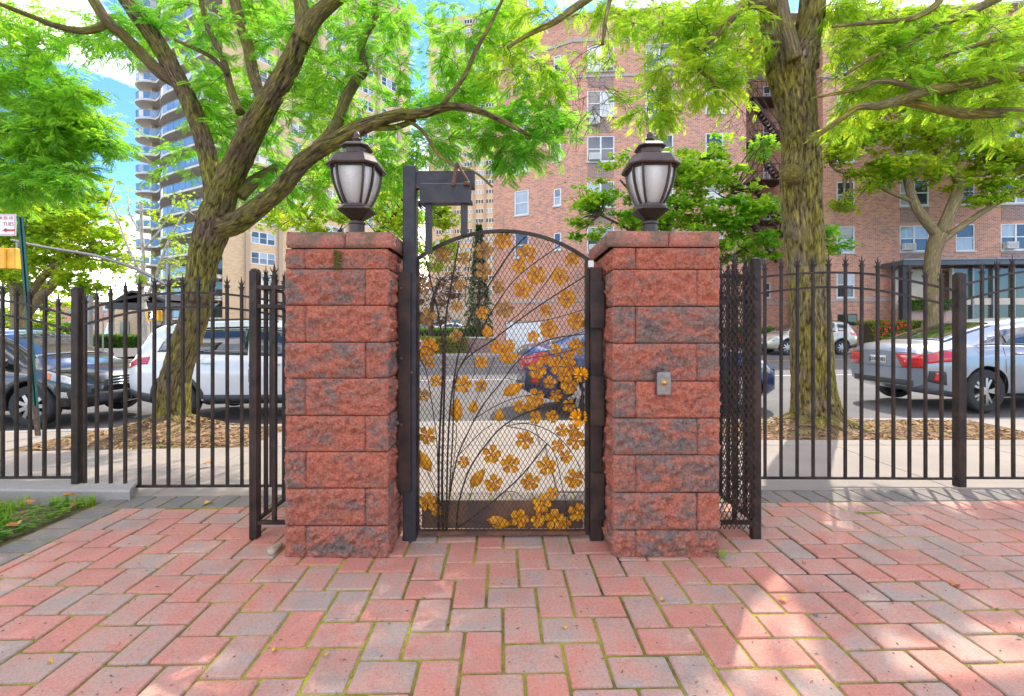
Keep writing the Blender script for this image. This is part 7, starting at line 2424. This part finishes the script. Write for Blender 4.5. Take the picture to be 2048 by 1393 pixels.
for px in (218, 246, 276, 302, 330):
    MB().box(WX(px, 47) - .15, WX(px, 47) + .15, 47.2, 47.5, z0, WZ(618, 47)).build('column', MT['slab_conc'], sh)
b = MB(); wall(b, (WX(230, 51), 51), (WX(345, 51), 51), z0 - .5, WZ(612, 51)); b.build('wall', MT['tan'], sh)
for px in (250, 285, 315): MB().box(WX(px - 9, 51), WX(px + 9, 51), 50.9, 50.97, z0 + .3, z0 + 2.6).build('shop_window', MT['glass_lobby'], sh)
bb_ = thing('brick_house', 'distant low red brick building at the far end of the street on the left', 'building', (WX(205, 95), 95, zr(-80)))
b = MB(); ops = []
Q0, Q1 = (WX(100, 95), 95), (WX(262, 95), 95)
for k in range(7):
    for zz in (1.0, 4.2): ops.append((1.2 + k * 2.4, 2.4 + k * 2.4, zz, zz + 1.6))
wall(b, Q0, Q1, -1.2, WZ(606, 95), ops); wall(b, Q1, (Q1[0], 110), -1.2, WZ(606, 95))
b.build('wall', MT['brick'], bb_)
for (a, c_, e_, f_) in ops:
    fm, pms, sm = WIN['single']
    o = link_mesh('window', fm, None, bb_); o.location = Vector((Q0[0] + (a + c_) / 2, 95, e_)) - bb_.location
    for p in pms: link_mesh('pane', p, None, o)
MB().box(Q0[0], Q1[0], 94.9, 110, WZ(606, 95), WZ(606, 95) + .2).build('roof', MT['dark'], bb_)

hedge('clipped low green hedge in front of the passing truck on the left', WX(178, 44), WX(296, 44), 44, 1.4, zr(-36), zr(-36) + 1.15, 'leaf_hedge', 5200, .16)
hedge('bushy green shrubs far behind the black SUV at the left edge', WX(-60, 40), WX(160, 40), 40, 2.4, zr(-42), zr(-42) + 2.2, 'leaf_hedge', 7000, .2)
hedge('upper green hedge seen through the left half of the gate', WX(840, 37), WX(984, 37), 37, 1.5, gz(-5, 37), gz(-5, 37) + 1.55, 'leaf_hedge', 6000, .16)
hedge('lower green hedge above a brick planter, seen through the gate', WX(838, 27.5), WX(935, 27.5), 27.5, 1.2, gz(-4, 27), gz(-4, 27) + 1.0, 'leaf_lime', 4500, .12)
hedge('green hedge with red blossoms behind the mesh of the right fence return', WX(1385, 25.6), WX(1565, 25.6), 25.6, 1.2, gz(12, 25), gz(12, 25) + 1.25, 'leaf_hedge', 6000, .10)
hedge('yellow green hedge with red blossoms behind the silver saloon', WX(1728, 25.2), WX(1830, 25.2), 25.2, 1.3, gz(20, 25), gz(20, 25) + 1.55, 'leaf_lime', 5200, .11)
hedge('leafy green plants along the planter ledge beside the lobby', WX(1806, 26.4), WX(1900, 26.4), 26.5, .5, 2.3, 2.85, 'leaf_hedge', 2200, .12)
V, F = [], []
for (x0, x1, y, z0, z1, n) in ((WX(1440, 25), WX(1512, 25), 24.95, .35, .95, 130), (WX(1750, 24.5), WX(1812, 24.5), 24.5, .9, 1.6, 60)):
    for k in range(n):
        p = (x0 + (x1 - x0) * rng.random(), y - .05 * rng.random(), z0 + (z1 - z0) * rng.random()); s = .035 + .04 * rng.random()
        i0 = len(V)
        V += [(p[0] - s, p[1], p[2]), (p[0], p[1] - s * .6, p[2] - s), (p[0] + s, p[1], p[2]), (p[0], p[1] - s * .5, p[2] + s)]
        F += [(i0, i0 + 1, i0 + 2, i0 + 3)]
me = bpy.data.meshes.new('blossoms'); me.from_pydata(V, [], F)
tag(link_mesh('blossoms', me, MT['redflower']), 'small red blossoms scattered over the hedges by the brick building', 'flowers', kind='stuff')
# brick planter wall through the gate
pw = thing('planter_wall', 'low brick retaining wall before the hedge, seen through the gate', 'wall', (WX(945, 28.3), 28.3, gz(-3, 28)))
b = MB(); wall(b, (WX(905, 28.3), 28.3), (WX(992, 28.3), 28.3), gz(-3, 28) - .3, gz(-3, 28) + .95); wall(b, (WX(992, 28.3), 28.3), (WX(992, 28.3), 30), gz(-3, 28) - .3, gz(-3, 28) + .95)
b.build('wall', MT['brick_dark'], pw)
MB().box(WX(904, 28.3), WX(993, 28.3), 28.22, 28.6, gz(-3, 28) + .95, gz(-3, 28) + 1.03).build('coping', MT['sill'], pw)
# cream ground floor of the next building
gb = thing('street_front', 'cream ground floor frontage behind the plum tree, seen through the gate', 'building', (WX(900, 50), 50, gz(-6, 50)))
b = MB(); wall(b, (WX(825, 50), 50), (WX(990, 50), 50), -1, WZ(588, 50)); b.build('wall', MT['cream'], gb)
MB().box(WX(825, 50), WX(990, 50), 49.8, 51, WZ(588, 50), WZ(580, 50)).build('cornice', MT['slab_conc'], gb)
for px in (848, 880, 912, 950): MB().box(WX(px - 8, 50), WX(px + 8, 50), 49.9, 49.97, -.2, 2.2).build('shop_window', MT['glass_lobby'], gb)
# parked cars far off, seen through the gate
car('white_saloon', 'white saloon car parked beyond the hedges, seen through the gate', 'car', SEDAN, (WX(868, 41), 41, WZ(672, 41)), 0, 'carwhite', 'sedan', .82)
car('yellow_taxi', 'yellow orange saloon car beyond the hedge next to the white one, seen through the gate', 'car', SEDAN, (WX(926, 42), 42, WZ(668, 42)), 0, 'taxi', 'sedan', .8)
car('red_tailed_saloon', 'white saloon with red tail light at the left edge of the gate opening', 'car', SEDAN, (WX(852, 23.0), 22.2, zr(-4)), math.radians(180), 'carwhite', 'sedan', .9)
# ================================================================== SMALL THINGS ON THE PAVING
b = MB(); P = smooth_path([WP(536, 1112, 2.50), WP(546, 1103, 2.53), WP(556, 1092, 2.57), WP(566, 1085, 2.60)], None, 3)
P = [Vector((p.x, p.y, .020)) for p in P]
b.tube(P, [.012, .020, .026, .024, .019, .022, .018, .014, .010, .004][:len(P)], 9, 0.35, 3.0)
tag(b.build('driftwood', basic('bleached_wood', (0.50, 0.40, 0.27), (0.30, 0.22, 0.14), 30, 0.9, 0, 0.6, 60, 'Position'), None, True), 'bleached chunk of wood lying on the paving by the left pillar', 'wood')
# fallen green compound leaf
b = MB()
a0 = WP(1712, 1025, 3.07); a0.z = .006
L = .17
for k in range(13):
    t = k / 13
    for s in (-1, 1):
        w = .022 * (1 - .5 * t)
        x = a0.x + L * t
        b.add([(x, a0.y, .008), (x + .006, a0.y + s * w * .55, .013), (x + .016, a0.y + s * w, .009), (x + .013, a0.y + s * w * .4, .006)], [(0, 1, 2, 3)])
b.tube([(a0.x - .01, a0.y, .007), (a0.x + L, a0.y, .008)], .0012, 5)
tag(b.build('fallen_leaf', basic('fresh_fallen_leaf', (0.34, 0.45, 0.03), (0.26, 0.38, 0.03), 20, 0.6)), 'fresh green feathery leaf fallen on the pavers right of the gate', 'leaf')
def dry_leaf(px, py, s, a, label, mat='dry'):
    s *= 1.35
    zo = .05 if 'grass' in label else (.02 if 'soil' in label else 0)
    Y = FPX * CAMH / (py - HOR)
    x = WX(px, Y)
    b = MB()
    vs, fs = [], []
    n = 6
    for i in range(n + 1):
        t = i / n
        w = s * .42 * math.sin(math.pi * t ** .8)
        for q in (-1, 0, 1):
            vs.append((math.cos(a) * (t - .5) * s - math.sin(a) * q * w, math.sin(a) * (t - .5) * s + math.cos(a) * q * w, .006 + .35 * w * abs(q) + .006 * math.sin(t * 4)))
    for i in range(n):
        for q in (0, 1): fs.append((i * 3 + q, i * 3 + q + 1, i * 3 + 4 + q, i * 3 + 3 + q))
    b.add([(v[0] + x, v[1] + Y, v[2] + zo) for v in vs], fs)
    tag(b.build('dry_leaf', MT[mat]), label, 'leaf', group='dry leaves scattered on the ground')
MT['dry_yellow'] = basic('yellow_leaf', (0.60, 0.36, 0.03), (0.45, 0.25, 0.03), 12, 0.8, src='Position')
for px, py, s, a, l, m in ((1911, 1172, .035, .3, 'curled brown leaf on the pavers near the right edge', 'dry'), (1605, 1184, .022, 1, 'small brown leaf on the pavers in front of the right fence return', 'dry'),
                           (1565, 1203, .026, 2.4, 'tiny orange leaf on the pavers, nearest the dark specks', 'dry_yellow'), (1326, 1203, .02, .5, 'little yellow leaf on the pavers in front of the right pillar', 'dry_yellow'),
                           (550, 1304, .018, .8, 'small orange leaf on the grey paver at the front left', 'dry_yellow'), (652, 1312, .018, 2, 'tiny yellow leaf on the front left pavers right of the orange one', 'dry_yellow'),
                           (416, 930, .07, .2, 'broad orange leaf lying on the sidewalk behind the left fence', 'dry'), (418, 1008, .045, 1.1, 'orange leaf on the grey border pavers behind the left fence post', 'dry_yellow'),
                           (22, 1062, .06, .5, 'orange brown leaf lying on soil at the lawn edge', 'dry'), (100, 1328, .016, 0, 'small tan leaf on the pavers at the bottom left', 'dry_yellow'),
                           (1131, 1258, .018, 1.4, 'small yellow leaf on a paver before the gate', 'dry_yellow'), (1608, 1128, .016, 0.2, 'small dark leaf right of the pillar on the pavers', 'dry'),
                           (66, 1020, .06, 1.9, 'brown leaf in the grass beside the low wall', 'dry'), (30, 1057, .05, 2.8, 'yellow leaf on the soil in the lawn corner', 'dry_yellow'), (138, 1008, .06, .6, 'orange leaf in the grass near the end of the low wall', 'dry'), (150, 1017, .045, 2.0, 'brown leaf on bare soil next to the grey border pavers', 'dry')):
    dry_leaf(px, py, s, a, l, m)
# weed at the right pillar foot
b = MB()
w0 = Vector((WX(1447, 2.47), 2.47, 0))
for k in range(16):
    a = rng.random() * 6.28; L = .03 + rng.random() * .06
    dx, dy = math.cos(a), math.sin(a)
    q = [w0, w0 + Vector((dx * L * .4, dy * L * .4, L * .5)), w0 + Vector((dx * L, dy * L, L * .35))]
    wv = Vector((-dy, dx, 0)) * .003
    b.add([q[0] - wv, q[0] + wv, q[1] + wv, q[1] - wv, q[2]], [(0, 1, 2, 3), (3, 2, 4)])
tag(b.build('weed', MT['grass']), 'small tuft of grass growing at the foot of the right pillar', 'weed')
b = MB()
b.lathe((WX(1632, 1.98), 1.98, 0.001), [(.012, 0), (.012, .002), (.010, .003)], 10)
tag(b.build('bottle_cap', MT['steel']), 'round grey metal disc pressed flat on the pavers at right', 'disc')

# grit, seeds and bits of twig in the paving
V, F = [], []
for k in range(420):
    Yq = 1.5 + 1.75 * rng.random() ** 1.4; Xq = (rng.random() - .5) * 2.3 * Yq
    if Xq < -2.6: continue
    a = rng.random() * 6.28; L = .003 + .010 * rng.random() ** 3; w = .0016 + .0018 * rng.random()
    c, s_ = math.cos(a), math.sin(a); i0 = len(V)
    V += [(Xq - c * L, Yq - s_ * L, .002), (Xq + s_ * w, Yq - c * w, .002), (Xq + c * L, Yq + s_ * L, .003), (Xq - s_ * w, Yq + c * w, .002), (Xq, Yq, .0055)]
    F += [(i0, i0 + 1, i0 + 4), (i0 + 1, i0 + 2, i0 + 4), (i0 + 2, i0 + 3, i0 + 4), (i0 + 3, i0, i0 + 4)]
me = bpy.data.meshes.new('litter'); me.from_pydata(V, [], F)
tag(link_mesh('litter', me, basic('dark_litter', (0.10, 0.06, 0.03), (0.22, 0.14, 0.06), 40, 0.9, src='Position')), 'specks of seed and twig litter strewn over the pavers', 'litter', kind='stuff')
# moss tufts along some joints
V, F = [], []
for k in range(1500):
    u = -2.5 + 4.6 * rng.random(); v = 1.5 + 1.5 * rng.random()
    if noise.noise(Vector((u * 1.5, v * 1.5, 3))) < .02: continue
    m_ = int(rng.integers(-30, 30)); kk = int(rng.integers(-30, 30))
    bu, bv = au + kk * PW - m_ * PL, av + kk * PW + m_ * PL
    t = rng.random()
    (uu, vv) = [(bu + t * PL, bv), (bu, bv + t * PL)][int(rng.integers(0, 2))]
    x, y = RT(uu, vv)
    if not in_view(x, y, 0) or uu < -2.6 or vv > 3.1 or noise.noise(Vector((x * 1.3, y * 1.3, 3))) < .0: continue
    for q in range(6):
        a = rng.random() * 6.28; r0 = rng.random() * .006; h = .002 + .005 * rng.random(); s_ = .003 + .003 * rng.random()
        X_, Y_ = x + math.cos(a) * r0, y + math.sin(a) * r0; i0 = len(V)
        V += [(X_ - s_, Y_, -.004), (X_ + s_, Y_, -.004), (X_, Y_ + s_, -.004), (X_, Y_, h)]
        F += [(i0, i0 + 1, i0 + 3), (i0 + 1, i0 + 2, i0 + 3), (i0 + 2, i0, i0 + 3)]
me = bpy.data.meshes.new('moss'); me.from_pydata(V, [], F)
tag(link_mesh('moss', me, basic('yellow_moss', (0.36, 0.36, 0.03), (0.20, 0.24, 0.02), 30, 0.95, src='Position')), 'yellow green moss growing in the joints of the pavers', 'moss', kind='stuff')
